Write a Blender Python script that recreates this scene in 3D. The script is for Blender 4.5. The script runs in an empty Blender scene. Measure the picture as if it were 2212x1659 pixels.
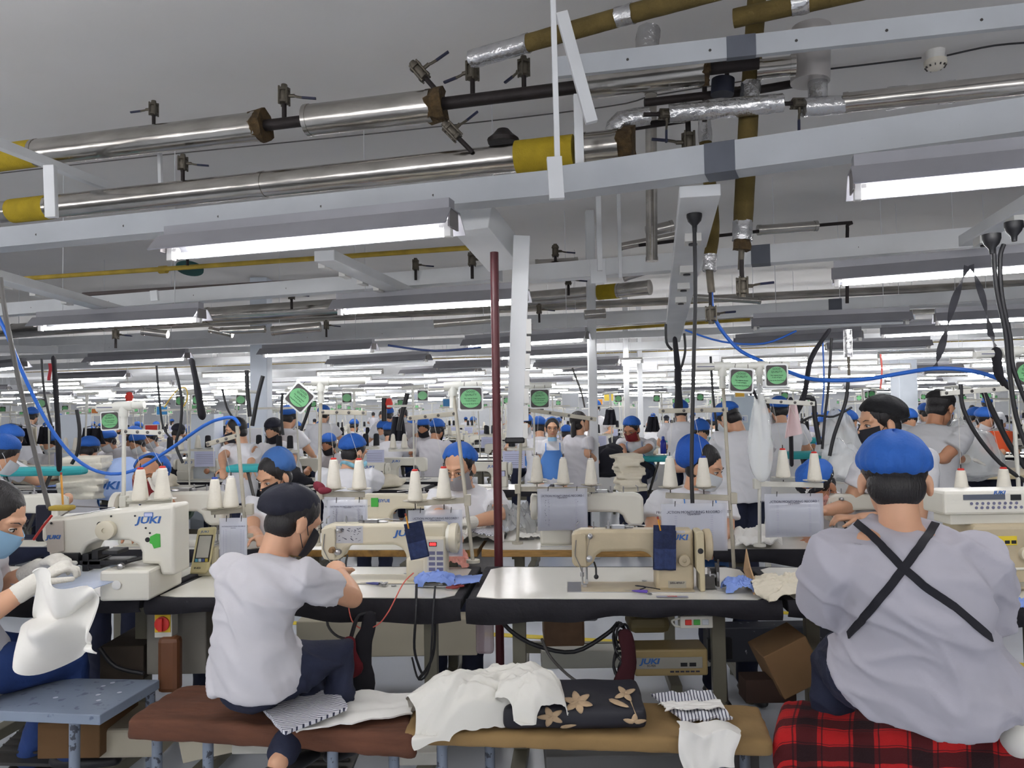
import bpy, bmesh, math, random
import numpy as np
from mathutils import Vector as V, Matrix, Euler, noise

# ------------------------------------------------ camera, light, exposure
random.seed(7)
SC = bpy.context.scene
COL = SC.collection
FPX = 1650.0
CAMZ = 1.52
PITCH = math.atan(60.5 / FPX)
ROLL = 0.015
cam_d = bpy.data.cameras.new('camera')
cam_d.sensor_width = 36.0
cam_d.lens = FPX / 2212 * 36.0
cam_d.clip_start = 0.05
cam_d.clip_end = 200
cam = bpy.data.objects.new('camera', cam_d)
COL.objects.link(cam)
_f = V((0, math.cos(PITCH), math.sin(PITCH)))
_u0 = V((0, -math.sin(PITCH), math.cos(PITCH)))
_r = V((1, 0, 0)) * math.cos(ROLL) - _u0 * math.sin(ROLL)
_u = V((1, 0, 0)) * math.sin(ROLL) + _u0 * math.cos(ROLL)
_m = Matrix((_r, _u, -_f)).transposed().to_4x4()
_m.translation = V((0, 0, CAMZ))
cam.matrix_world = _m
SC.camera = cam
CAM = V((0, 0, CAMZ))

world = bpy.data.worlds.new('world')
SC.world = world
world.use_nodes = True
world.node_tree.nodes['Background'].inputs[0].default_value = (0.93, 0.95, 1.0, 1)
world.node_tree.nodes['Background'].inputs[1].default_value = 0.35

SC.view_settings.view_transform = 'Standard'
SC.view_settings.look = 'None'
SC.view_settings.exposure = 0.6
SC.view_settings.gamma = 1.0
TUBE_POWER = 45.0
SC.cycles.max_bounces = 5
SC.cycles.diffuse_bounces = 3
SC.cycles.glossy_bounces = 2
SC.cycles.transmission_bounces = 4
SC.cycles.transparent_max_bounces = 12
SC.cycles.caustics_reflective = False
SC.cycles.caustics_refractive = False
SC.cycles.sample_clamp_indirect = 8.0

# ------------------------------------------------ pixel to point of the place
def _dir(px, py):
    return _f + _r * ((px - 1106) / FPX) + _u * ((829.5 - py) / FPX)
def P(px, py, D):
    d = _dir(px, py)
    return CAM + d * (D / d.y)
def PZ(px, py, z):
    d = _dir(px, py)
    return CAM + d * ((z - CAMZ) / d.z)
def mpp(D):
    return D / FPX

# ------------------------------------------------ materials
_M = {}
def _lin(c):
    return tuple(((x / 255) / 12.92 if x / 255 <= 0.04045 else ((x / 255 + 0.055) / 1.055) ** 2.4) for x in c)
def mat(name, rgb, rough=0.6, metal=0.0, var=0.0, vs=6.0, bump=0.0, bs=60.0, emit=0.0, alpha=1.0, trans=0.0, stretch=None, rgb2=None, edge=(0.45, 0.62), sheen=0.0, sub=0.0, spec=None):
    if name in _M: return _M[name]
    m = bpy.data.materials.new(name)
    m.use_nodes = True
    nt = m.node_tree
    b = nt.nodes['Principled BSDF']
    c = (*_lin(rgb), 1)
    b.inputs['Base Color'].default_value = c
    b.inputs['Roughness'].default_value = rough
    b.inputs['Metallic'].default_value = metal
    if spec is not None: b.inputs['Specular IOR Level'].default_value = spec
    m.diffuse_color = c
    tc = None
    if var or bump or rgb2:
        tc = nt.nodes.new('ShaderNodeTexCoord')
        mp = nt.nodes.new('ShaderNodeMapping')
        if stretch: mp.inputs['Scale'].default_value = stretch
        nt.links.new(tc.outputs['Object'], mp.inputs[0])
    if var or rgb2:
        n = nt.nodes.new('ShaderNodeTexNoise')
        n.inputs['Scale'].default_value = vs
        n.inputs['Detail'].default_value = 4
        nt.links.new(mp.outputs[0], n.inputs['Vector'])
        r = nt.nodes.new('ShaderNodeValToRGB')
        r.color_ramp.elements[0].position = edge[0] if rgb2 else 0.3
        r.color_ramp.elements[1].position = edge[1] if rgb2 else 0.7
        if rgb2:
            r.color_ramp.elements[0].color = c
            r.color_ramp.elements[1].color = (*_lin(rgb2), 1)
        else:
            r.color_ramp.elements[0].color = tuple(x * (1 - var) for x in c[:3]) + (1,)
            r.color_ramp.elements[1].color = tuple(min(1, x * (1 + var * .5)) for x in c[:3]) + (1,)
        nt.links.new(n.outputs[0], r.inputs[0])
        nt.links.new(r.outputs[0], b.inputs['Base Color'])
    if bump:
        n2 = nt.nodes.new('ShaderNodeTexNoise')
        n2.inputs['Scale'].default_value = bs
        n2.inputs['Detail'].default_value = 3
        nt.links.new(mp.outputs[0], n2.inputs['Vector'])
        bp = nt.nodes.new('ShaderNodeBump')
        bp.inputs['Strength'].default_value = bump
        bp.inputs['Distance'].default_value = 0.01
        nt.links.new(n2.outputs[0], bp.inputs['Height'])
        nt.links.new(bp.outputs[0], b.inputs['Normal'])
    if emit:
        b.inputs['Emission Color'].default_value = c
        b.inputs['Emission Strength'].default_value = emit
    if alpha < 1: b.inputs['Alpha'].default_value = alpha
    if trans: b.inputs['Transmission Weight'].default_value = trans
    if sub:
        b.inputs['Subsurface Weight'].default_value = sub
        b.inputs['Subsurface Radius'].default_value = (0.01, 0.004, 0.002)
        b.inputs['Subsurface Scale'].default_value = 0.5
    _M[name] = m
    return m
def nodes_of(m): return m.node_tree.nodes, m.node_tree.links, m.node_tree.nodes['Principled BSDF']

WHITE = mat('white_paint', (222, 224, 226), .45, var=.06, vs=3)
BEAM_DIM = mat('grey_beam_paint_dimmed', (182, 186, 191), .5, var=.1, vs=2.5, bump=.05, bs=30)  # greyish near beams, also darkened in colour to tone down their strong light
BEAM = mat('beam_paint_lightened', (228, 230, 232), .5, var=.1, vs=2.5, bump=.05, bs=30)  # same paint lightened, standing in for light the farther beams lack
GREYP = mat('dark_grey_paint', (92, 96, 106), .6, var=.15)
CEIL = mat('ceiling_plaster', (226, 224, 222), .9, var=.05, vs=.8, bump=.08, bs=25)
ALU = mat('aluminium_jacket', (186, 182, 176), .22, 1.0, var=.3, vs=3, bump=.10, bs=9, stretch=(1, 4, 4))
FOIL = mat('crinkled_foil', (205, 205, 206), .27, .9, var=.1, vs=20, bump=.9, bs=28)
INSUL = mat('olive_insulation', (104, 88, 46), .95, var=.3, vs=9, bump=.5, bs=60)
YELLOW = mat('yellow_wrap', (172, 148, 26), .8, var=.15, vs=15, bump=.3, bs=120)
YPIPE = mat('yellow_pipe_paint', (178, 150, 46), .55, var=.3, vs=8)
IRON = mat('black_iron', (44, 38, 38), .6, .4, var=.3, vs=12, bump=.2)
BRASS = mat('dull_valve_metal', (100, 94, 84), .5, .7, var=.2, vs=20, bump=.2)
NAVYG = mat('navy_grip', (30, 34, 62), .5)
RUST = mat('torn_insulation', (84, 66, 40), .95, var=.5, vs=25, bump=1, bs=70)
REFL = mat('lamp_reflector', (158, 158, 164), .35, .35, var=.08, vs=4)
REFW = mat('lamp_white_sheet', (206, 207, 212), .3, .25)
LAMPE = mat('lamp_end_grey', (120, 116, 116), .5, .3)
SOCKET = mat('lamp_socket', (225, 224, 220), .5)
TUBE = mat('glowing_tube', (252, 251, 252), .4, emit=TUBE_POWER)
TUBEOFF = mat('unlit_tube', (225, 228, 232), .3)
REDPOLE = mat('maroon_pole_paint', (84, 28, 36), .38, var=.2, vs=10, bump=.1)
CREAM = mat('machine_cream', (214, 206, 184), .38, var=.06, vs=6)
CREAM2 = mat('machine_white', (222, 219, 207), .4, var=.05, vs=5)
BEIGE = mat('aged_beige', (188, 174, 146), .42, var=.14, vs=9, bump=.06)
YELLOWED = mat('yellowed_plastic', (216, 204, 156), .45)
STEEL = mat('steel', (176, 176, 178), .28, .95)
DSTEEL = mat('dark_steel', (90, 88, 86), .4, .8)
BLACKM = mat('black_plastic', (26, 26, 30), .45)
LEGP = mat('bench_leg_olive', (122, 118, 102), .5, var=.12)
LAM = mat('white_laminate', (226, 224, 214), .25, var=.03)
BLKC = mat('black_cloth', (26, 25, 32), .85, var=.2, vs=20, bump=.35, bs=25)
WOOD = mat('wood_edge', (176, 136, 78), .6, var=.3, vs=14, stretch=(1, 1, 6))
PVC = mat('white_pvc', (222, 222, 214), .35)
STAND = mat('stand_paint', (178, 172, 156), .45, var=.2, vs=14)
STANDW = mat('stand_white', (214, 212, 202), .45, var=.08, vs=14)
CONE = mat('cone_thread', (234, 229, 216), .8, var=.03, bump=.35, bs=200, stretch=(.2, .2, 3))
CONEK = mat('black_thread', (22, 22, 30), .75)
REDP = mat('red_plastic', (200, 44, 36), .45)
BLUEP = mat('blue_plastic', (40, 70, 160), .45)
PIN = mat('spool_pin', (60, 56, 54), .5, .5)
PAPER = mat('sheet_in_sleeve', (196, 200, 228), .3)
SLEEVE = mat('clear_sleeve', (225, 228, 238), .12, alpha=.45)
INK = mat('ink_lines', (112, 112, 138), .8)
INKD = mat('ink_dark', (52, 52, 70), .8)
LOGO = mat('blue_logo', (44, 96, 168), .45)
SHIRT = mat('white_tee', (206, 204, 209), .9, var=.03, vs=5, bump=.14, bs=14)
SHIRTW = mat('bright_white_tee', (230, 230, 234), .9, var=.03, vs=5, bump=.14, bs=14)
SHIRTG = mat('heather_tee', (182, 180, 190), .9, var=.04, vs=5, bump=.14, bs=14)
SKIN = mat('skin_tan', (216, 166, 134), .5, var=.05, vs=14, sub=.08)
SKIND = mat('skin_brown', (188, 134, 102), .5, var=.05, vs=14, sub=.08)
HAIR = mat('black_hair', (24, 20, 22), .45, var=.3, vs=30, bump=.5, bs=60, stretch=(6, 1, 1))
CAPB = mat('blue_hair_net', (38, 98, 186), .75, var=.12, vs=9, bump=.3, bs=90)
CAPN = mat('navy_cap', (28, 30, 46), .8, var=.1, vs=9, bump=.15, bs=60)
JEAN = mat('dark_denim', (30, 36, 60), .85, var=.25, vs=9, bump=.15, bs=90)
JEANB = mat('blue_denim', (36, 62, 120), .85, var=.22, vs=9, bump=.15, bs=90)
BLKT = mat('black_trousers', (20, 20, 27), .85, bump=.15, bs=50)
MASKK = mat('mask_black', (28, 28, 36), .8)
MASKW = mat('mask_white', (214, 220, 226), .8)
MASKR = mat('mask_maroon', (132, 38, 44), .8)
MASKG = mat('mask_grey', (150, 148, 152), .8)
MASKP = mat('mask_pink', (226, 170, 160), .8)
MASKB = mat('mask_light_blue', (150, 190, 220), .8)
APR = mat('apron_blue', (92, 148, 226), .8, var=.05, bump=.2, bs=20)
GLOVE = mat('white_glove', (230, 226, 216), .9, bump=.3, bs=120)
CLOTHW = mat('white_cloth', (238, 236, 230), .9, var=.02, bump=.12, bs=18)
CLOTHC = mat('cream_cloth', (224, 216, 196), .9, var=.04, bump=.2, bs=20)
CLOTHB = mat('light_blue_cloth', (134, 160, 226), .85, var=.04, bump=.15, bs=25)
TEAL = mat('teal_board', (54, 172, 176), .7, var=.05)
CABLE = mat('black_cable', (30, 30, 34), .5)
CABLEG = mat('grey_cable', (88, 86, 84), .5)
HOSE = mat('blue_hose', (34, 100, 196), .3)
CARD = mat('cardboard', (150, 118, 82), .9, var=.1)
EYEW = mat('eye_white', (232, 228, 222), .3)
EYED = mat('eye_dark', (28, 18, 14), .2)
LIP = mat('lip', (172, 96, 88), .5)
PILLAR = mat('pale_blue_pillar', (222, 230, 240), .6, var=.03)

# ------------------------------------------------ mesh builder
def frame_of(d, up=V((0, 0, 1))):
    d = V(d).normalized()
    if abs(d.dot(up)) > .98: up = V((1, 0, 0))
    s = d.cross(up).normalized()
    return s, s.cross(d).normalized(), d     # side, up, along
class MB:
    def __init__(s): s.v = []; s.f = []; s.mi = []; s.cm = 0; s.mats = []
    def use(s, m):
        if m not in s.mats: s.mats.append(m)
        s.cm = s.mats.index(m); return s
    def add(s, vs, fs):
        o = len(s.v)
        s.v += [tuple(p) for p in vs]
        s.f += [tuple(i + o for i in f) for f in fs]
        s.mi += [s.cm] * len(fs); return s
    def hexa(s, p):      # 8 points: bottom 0-3 ccw, top 4-7
        return s.add(p, [(3, 2, 1, 0), (4, 5, 6, 7), (0, 1, 5, 4), (1, 2, 6, 5), (2, 3, 7, 6), (3, 0, 4, 7)])
    def box(s, c, size, rot=None):
        c = V(c); h = V(size) / 2
        p = [V((x * h.x, y * h.y, z * h.z)) for z in (-1, 1) for x, y in ((-1, -1), (1, -1), (1, 1), (-1, 1))]
        if rot is not None:
            R = rot if isinstance(rot, Matrix) else Euler(rot).to_matrix()
            p = [R @ q for q in p]
        return s.hexa([c + q for q in p])
    def b2(s, x0, x1, y0, y1, z0, z1):
        return s.box(((x0 + x1) / 2, (y0 + y1) / 2, (z0 + z1) / 2), (abs(x1 - x0), abs(y1 - y0), abs(z1 - z0)))
    def bar(s, a, b, w, h, up=V((0, 0, 1)), off=0):
        a = V(a); b = V(b); sd, u, d = frame_of(b - a, up)
        p = []
        for q in (a, b):
            p.append([q + sd * x * w / 2 + u * (y * h / 2 + off) for x, y in ((-1, -1), (1, -1), (1, 1), (-1, 1))])
        return s.add(p[0] + p[1], [(0, 3, 2, 1)[::-1], (4, 5, 6, 7)[::-1], (0, 1, 5, 4)[::-1], (1, 2, 6, 5)[::-1], (2, 3, 7, 6)[::-1], (3, 0, 4, 7)[::-1]][0:6])
    def tube(s, pts, r, n=10, flat=1.0, up=None, cap='flat', closed=False):
        pts = [V(p) for p in pts]; k = len(pts)
        rs = r if isinstance(r, (list, tuple)) else [r] * k
        rings = []; prev = None
        if cap == 'round':
            d0 = (pts[0] - pts[1]).normalized(); d1 = (pts[-1] - pts[-2]).normalized()
            a0 = [(pts[0] + d0 * rs[0] * math.sin(t), rs[0] * math.cos(t)) for t in (1.35, .9, .45)]
            a1 = [(pts[-1] + d1 * rs[-1] * math.sin(t), rs[-1] * math.cos(t)) for t in (.45, .9, 1.35)]
            pts = [a[0] for a in a0] + pts + [a[0] for a in a1]
            rs = [a[1] for a in a0] + list(rs) + [a[1] for a in a1]; k = len(pts)
        vs = []
        for i, p in enumerate(pts):
            d = (pts[min(i + 1, k - 1)] - pts[max(i - 1, 0)])
            if d.length < 1e-9: d = V((0, 0, 1))
            d.normalize()
            if prev is None:
                sd, u, _ = frame_of(d, V(up) if up else V((0, 0, 1)))
            else:
                u = (prev - d * prev.dot(d))
                u = u.normalized() if u.length > 1e-6 else frame_of(d)[1]
                sd = d.cross(u).normalized()
            prev = u
            for j in range(n):
                t = 2 * math.pi * j / n
                vs.append(p + sd * math.cos(t) * rs[i] + u * math.sin(t) * rs[i] * flat)
        fs = []
        for i in range(k - 1):
            for j in range(n):
                a = i * n + j; b = i * n + (j + 1) % n
                fs.append((a, b, b + n, a + n))
        fs.append(tuple(range(n))[::-1]); fs.append(tuple((k - 1) * n + j for j in range(n)))
        return s.add(vs, fs)
    def cyl(s, a, b, r, n=14, r2=None): return s.tube([a, b], [r, r if r2 is None else r2], n)
    def lathe(s, prof, o=(0, 0, 0), ax=(0, 0, 1), n=20):   # prof: (r, h)
        o = V(o); sd, u, d = frame_of(ax)
        vs = []; k = len(prof)
        for r, h in prof:
            for j in range(n):
                t = 2 * math.pi * j / n
                vs.append(o + d * h + (sd * math.cos(t) + u * math.sin(t)) * max(r, 1e-5))
        fs = []
        for i in range(k - 1):
            for j in range(n):
                a = i * n + j; b = i * n + (j + 1) % n
                fs.append((a, b, b + n, a + n))
        fs.append(tuple(range(n))[::-1]); fs.append(tuple((k - 1) * n + j for j in range(n)))
        return s.add(vs, fs)
    def prism(s, outline, o, ax_x, ax_y, t):   # outline in 2D, extruded along ax_x cross ax_y by +-t/2
        o = V(o); X = V(ax_x).normalized(); Y = V(ax_y).normalized(); N = X.cross(Y).normalized()
        n = len(outline)
        vs = [o + X * a + Y * b - N * t / 2 for a, b in outline] + [o + X * a + Y * b + N * t / 2 for a, b in outline]
        fs = [tuple(range(n))[::-1], tuple(range(n, 2 * n))]
        for i in range(n):
            j = (i + 1) % n
            fs.append((i, j, j + n, i + n))
        return s.add(vs, fs)
    def ell(s, c, r, rot=None, nu=20, nv=12, fn=None):
        c = V(c); r = V(r) if hasattr(r, '__len__') else V((r, r, r)); vs = [];
        R = None if rot is None else (rot if isinstance(rot, Matrix) else Euler(rot).to_matrix())
        for i in range(nv + 1):
            ph = math.pi * i / nv
            for j in range(nu):
                t = 2 * math.pi * j / nu
                p = V((math.sin(ph) * math.cos(t), math.sin(ph) * math.sin(t), math.cos(ph)))
                if i in (0, nv): p = V((1e-4 * math.cos(t), 1e-4 * math.sin(t), p.z))
                if fn: p = fn(p, t, ph)
                p = V((p.x * r.x, p.y * r.y, p.z * r.z))
                if R is not None: p = R @ p
                vs.append(c + p)
        fs = []
        for i in range(nv):
            for j in range(nu):
                a = i * nu + j; b = i * nu + (j + 1) % nu
                fs.append((b, a, a + nu, b + nu))
        fs.append(tuple(range(nu))); fs.append(tuple(nv * nu + j for j in range(nu))[::-1])
        return s.add(vs, fs)
    def grid(s, fn, nu, nv, wrap=False):
        vs = [fn(i / nu, j / nv) for j in range(nv + 1) for i in range(nu + 1)]
        w = nu + 1
        return s.add(vs, [(j * w + i, j * w + i + 1, (j + 1) * w + i + 1, (j + 1) * w + i) for j in range(nv) for i in range(nu)])
    def sheet(s, fn, nu, nv, t):    # closed sheet of thickness t along its normals
        w = nu + 1
        A = [V(fn(i / nu, j / nv)) for j in range(nv + 1) for i in range(nu + 1)]
        Nn = []
        for j in range(nv + 1):
            for i in range(nu + 1):
                a = A[j * w + min(i + 1, nu)] - A[j * w + max(i - 1, 0)]
                b = A[min(j + 1, nv) * w + i] - A[max(j - 1, 0) * w + i]
                c = a.cross(b); Nn.append(c.normalized() if c.length > 1e-9 else V((0, 0, 1)))
        B = [p - q * t for p, q in zip(A, Nn)]; N = len(A)
        fs = [(j * w + i, j * w + i + 1, (j + 1) * w + i + 1, (j + 1) * w + i) for j in range(nv) for i in range(nu)]
        fs += [tuple(k + N for k in f[::-1]) for f in fs]
        ring = [i for i in range(nu)] + [j * w + nu for j in range(nv)] + [nv * w + i for i in range(nu, 0, -1)] + [j * w for j in range(nv, 0, -1)]
        for k in range(len(ring)):
            a = ring[k]; b = ring[(k + 1) % len(ring)]
            fs.append((b, a, a + N, b + N))
        return s.add(A + B, fs)
    def mesh(s, name):
        me = bpy.data.meshes.new(name)
        me.from_pydata(s.v, [], s.f)
        for m in s.mats: me.materials.append(m)
        if len(s.mats) > 1: me.polygons.foreach_set('material_index', s.mi)
        me.update(); return me
    def build(s, name, m=None, parent=None, smooth=40, bevel=0, world=False, seg=2, fix=True):
        if world and parent is not None:
            o = parent
            T = V((0, 0, 0))
            while o is not None: T += o.location; o = o.parent
            s.v = [(a - T.x, b - T.y, c - T.z) for a, b, c in s.v]
        if m is not None and not s.mats: s.mats = [m]
        me = s.mesh(name)
        if fix:
            bm = bmesh.new(); bm.from_mesh(me)
            bmesh.ops.recalc_face_normals(bm, faces=bm.faces)
            bm.to_mesh(me); bm.free()
        if smooth:
            me.polygons.foreach_set('use_smooth', [True] * len(me.polygons))
            me.set_sharp_from_angle(angle=math.radians(smooth))
        o = bpy.data.objects.new(name, me)
        COL.objects.link(o)
        if parent is not None: o.parent = parent
        if bevel:
            bv = o.modifiers.new('bevel', 'BEVEL'); bv.width = bevel; bv.segments = seg; bv.limit_method = 'ANGLE'; bv.angle_limit = .6
            bv.harden_normals = False
        return o

def tag(o, label=None, cat=None, group=None, kind=None):
    if label: o['label'] = label
    if cat: o['category'] = cat
    if group: o['group'] = group
    if kind: o['kind'] = kind
    return o
def thing(name, label, cat, loc=(0, 0, 0), rz=0, group=None):
    o = bpy.data.objects.new(name, None); COL.objects.link(o)
    o.empty_display_size = .1
    o.location = loc; o.rotation_euler = (0, 0, rz)
    return tag(o, label, cat, group)
KIDS = {}
def kids(o):
    return [c for c in COL.objects if c.parent == o] if o.name not in KIDS else KIDS[o.name]
def cache_kids():
    KIDS.clear()
    for c in COL.objects:
        KIDS.setdefault(c.name, [])
    for c in COL.objects:
        if c.parent: KIDS[c.parent.name].append(c)
def copy_tree(o, loc=None, rz=None, label=None, group=None, parent=None, scale=None, rx=None):
    src = kids(o)
    c = o.copy(); COL.objects.link(c); c.parent = parent
    if loc is not None: c.location = loc
    if rz is not None: c.rotation_euler = (0, 0, rz)
    if rx is not None: c.rotation_euler = rx
    if scale is not None: c.scale = (scale, scale, scale)
    if label: c['label'] = label
    if group: c['group'] = group
    new = []
    for ch in src: new.append(copy_tree(ch, parent=c))
    if KIDS: KIDS[c.name] = new
    return c
def kid(o, name):
    for c in COL.objects:
        if c.parent == o and c.name.split('.')[0] == name: return c
def text_mesh(txt, size, depth=.0006, shear=0.0, spacing=1.0, align='CENTER', bold=0.0):
    cu = bpy.data.curves.new('t', 'FONT')
    cu.body = txt; cu.size = size; cu.extrude = depth; cu.shear = shear; cu.align_x = align; cu.align_y = 'CENTER'
    cu.space_character = spacing; cu.offset = bold; cu.resolution_u = 2
    o = bpy.data.objects.new('t', cu); COL.objects.link(o)
    dg = bpy.context.evaluated_depsgraph_get()
    me = bpy.data.meshes.new_from_object(o.evaluated_get(dg))
    bpy.data.objects.remove(o); bpy.data.curves.remove(cu)
    return me
def lettering(name, txt, size, m, parent, loc, rot, depth=.0006, shear=0.0, bold=0.0, spacing=1.0):
    me = text_mesh(txt, size, depth, shear, spacing, 'CENTER', bold)
    me.materials.clear(); me.materials.append(m)
    o = bpy.data.objects.new(name, me); COL.objects.link(o)
    o.parent = parent; o.location = loc; o.rotation_euler = rot
    if txt == 'JUKI': o.scale = (1.35, 1, 1)
    return o
def cable(name, pts, r, m, label, cat='cable', group=None, n=8, sub=4):
    pts = [V(p) for p in pts]
    out = []
    for i in range(len(pts) - 1):      # Catmull-Rom through the points
        p0 = pts[max(i - 1, 0)]; p1 = pts[i]; p2 = pts[i + 1]; p3 = pts[min(i + 2, len(pts) - 1)]
        for k in range(sub):
            t = k / sub
            out.append(.5 * ((2 * p1) + (p2 - p0) * t + (2 * p0 - 5 * p1 + 4 * p2 - p3) * t * t + (3 * p1 - p0 - 3 * p2 + p3) * t ** 3))
    out.append(pts[-1])
    c = out[0].copy()
    b = MB(); b.tube([p - c for p in out], r, n)
    o = b.build(name, m, smooth=60); o.location = c
    return tag(o, label, cat, group)
def smoothpts(pts, sub=5):
    out = []
    pts = [V(p) for p in pts]
    for i in range(len(pts) - 1):
        p0 = pts[max(i - 1, 0)]; p1 = pts[i]; p2 = pts[i + 1]; p3 = pts[min(i + 2, len(pts) - 1)]
        for k in range(sub):
            t = k / sub
            out.append(.5 * ((2 * p1) + (p2 - p0) * t + (2 * p0 - 5 * p1 + 4 * p2 - p3) * t * t + (3 * p1 - p0 - 3 * p2 + p3) * t ** 3))
    out.append(pts[-1]); return out
def remeshed(mb, name, m, parent, voxel=.008, smooth=4, folds=None, world=False):
    """fuse the shapes in mb into one continuous surface"""
    me = mb.mesh(name)
    bm = bmesh.new(); bm.from_mesh(me); bmesh.ops.recalc_face_normals(bm, faces=bm.faces); bm.to_mesh(me); bm.free()
    o = bpy.data.objects.new(name, me); COL.objects.link(o)
    r = o.modifiers.new('r', 'REMESH'); r.mode = 'VOXEL'; r.voxel_size = voxel; r.adaptivity = 0
    if smooth:
        s = o.modifiers.new('s', 'SMOOTH'); s.iterations = smooth; s.factor = .5
    dg = bpy.context.evaluated_depsgraph_get()
    me2 = bpy.data.meshes.new_from_object(o.evaluated_get(dg))
    o.modifiers.clear(); o.data = me2; bpy.data.meshes.remove(me)
    me2.name = name
    n = len(me2.vertices)
    if folds:
        co = np.empty(n * 3, 'f'); me2.vertices.foreach_get('co', co); co = co.reshape(-1, 3)
        no = np.empty(n * 3, 'f'); me2.vertices.foreach_get('normal', no); no = no.reshape(-1, 3)
        d = np.fromiter((folds(V(p)) for p in co), 'f', n)
        co = co + no * d[:, None]
        me2.vertices.foreach_set('co', co.reshape(-1)); me2.update()
    me2.polygons.foreach_set('use_smooth', [True] * len(me2.polygons))
    me2.materials.clear(); me2.materials.append(m)
    o.parent = parent
    return o
def nz(p, s, seed=0.0): return noise.noise(V((p[0] * s + seed, p[1] * s + seed * 1.7, p[2] * s - seed)))
# ------------------------------------------------ the hall
PHI = math.radians(14)
U = V((math.cos(PHI), -math.sin(PHI), 0)); W = V((math.sin(PHI), math.cos(PHI), 0))
def H(u, w, z=0): return U * u + W * w + V((0, 0, z))
CZ = 3.62
W0, W1, UL, UR = -7.0, 47.0, -34.0, 36.0
def slab(name, u0, u1, w0, w1, z0, z1, m):
    b = MB(); b.hexa([H(u0, w0, z0), H(u1, w0, z0), H(u1, w1, z0), H(u0, w1, z0), H(u0, w0, z1), H(u1, w0, z1), H(u1, w1, z1), H(u0, w1, z1)])
    o = b.build(name, m, smooth=0); return tag(o, kind='structure')
FLOOR = mat('floor_paint', (200, 205, 214), .32, var=.12, vs=1.2, bump=.03, bs=8)
slab('floor', UL, UR, W0, W1, -.1, 0, FLOOR)
slab('ceiling', UL, UR, W0, W1, CZ, CZ + .1, CEIL)
WALLM = mat('wall_paint', (222, 224, 226), .8, var=.03)
slab('wall_back', UL, UR, W1, W1 + .2, 0, CZ, WALLM)
slab('wall_front', UL, UR, W0 - .2, W0, 0, CZ, WALLM)
slab('wall_left', UL - .2, UL, W0, W1, 0, CZ, WALLM)
slab('wall_right', UR, UR + .2, W0, W1, 0, CZ, WALLM)
YL = mat('floor_line_yellow', (232, 206, 40), .6)
for i, (u0, u1, w0, w1) in enumerate([(-3, 2.2, 5.05, 5.13), (-3, 2.2, 6.0, 6.08)]):
    tag(slab('floor_line', u0, u1, w0, w1, 0, .003, YL), 'yellow painted line on the pale floor, %s of the two under the tables' % ('nearer', 'farther')[i], 'floor marking', kind='structure')

# ------------------------------------------------ fluorescent lamps
def make_bare():
    t = thing('fluorescent_lamp', 'x', 'lamp')
    b = MB(); b.box((0, 0, .03), (1.28, .05, .04)); b.build('batten', SOCKET, t, smooth=0)
    for sx in (-1, 1):
        s = MB(); s.box((sx * .635, 0, -.01), (.03, .03, .07)); s.build('lamp_socket', SOCKET, t, smooth=0)
    g = MB(); g.cyl((-.6, 0, -.026), (.6, 0, -.026), .0135, 10); g.build('tube', TUBE, t)
    for x in (-.45, .45): g = MB(); g.cyl((x, 0, .05), (x, 0, 1.34), .003, 5); g.build('hanger_rod', BEAM, t)
    return t
def make_lamp(lit=True, rods=True):
    t = thing('fluorescent_lamp', 'x', 'lamp')
    b = MB().use(REFL)
    cs = [(-.115, -.012), (-.05, .062), (.05, .062), (.115, -.012)]
    inner = [(y * .97, z - .004) for y, z in cs]
    L = .665
    pts = cs + inner[::-1]
    vs = [V((-L, y, z)) for y, z in pts] + [V((L, y, z)) for y, z in pts]
    n = 8
    b.add(vs, [(i, (i + 1) % n, (i + 1) % n + n, i + n) for i in range(n)] + [(0, 1, 6, 7), (1, 2, 5, 6), (2, 3, 4, 5), (8, 15, 14, 9), (9, 14, 13, 10), (10, 13, 12, 11)])
    b.box((0, 0, .085), (1.3, .06, .045))
    b.build('reflector', None, t, smooth=0)
    for sx in (-1, 1):
        e = MB(); e.prism([(-.05, -.012), (.05, -.012), (.045, .058), (-.045, .058)], (sx * .655, 0, 0), (0, 1, 0), (0, 0, 1), .008)
        e.build('end_plate', LAMPE, t, smooth=0)
        s = MB(); s.box((sx * .635, 0, -.01), (.03, .03, .07)); s.cyl((sx * .622, 0, -.002), (sx * .598, 0, -.002), .0145)
        s.build('lamp_socket', SOCKET, t, bevel=.003)
    g = MB(); g.cyl((-.6, 0, -.026), (.6, 0, -.026), .0135, 10)
    g.build('tube', TUBE if lit else TUBEOFF, t)
    for x in (-.45, .45) if rods else (): g = MB(); g.cyl((x, 0, .1), (x, 0, 1.34), .003, 5); g.build('hanger_rod', BEAM, t)
    return t
lampB = make_bare(); lampP = make_lamp(); lampU = make_lamp(False); lampN = make_lamp(True, False)
cache_kids()
LZ = 2.27
def lamp_px(a, b, label, lit=True, z=LZ, group=None, first=[1, 1, 1]):
    A = PZ(*a, z); B = PZ(*b, z)
    c = (A + B) / 2; ln = (B - A).length
    d = B - A
    near = a[0] in (385, 2072, 1820)
    src = lampN if near else lampP if lit else lampU
    k = 2 if near else 0 if lit else 1
    s = ln / 1.2
    if first[k]:
        first[k] = 0; o = src
    else: o = copy_tree(src)
    o.location = c; o.rotation_euler = (0, 0, math.atan2(d.y, d.x)); o['label'] = label
    o.scale = (s, 1, 1) if .8 < s < 1.35 else (min(max(s, .8), 1.35), 1, 1)
    if group: o['group'] = group
    return o
G1 = 'fluorescent lamps over the near benches'
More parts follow.
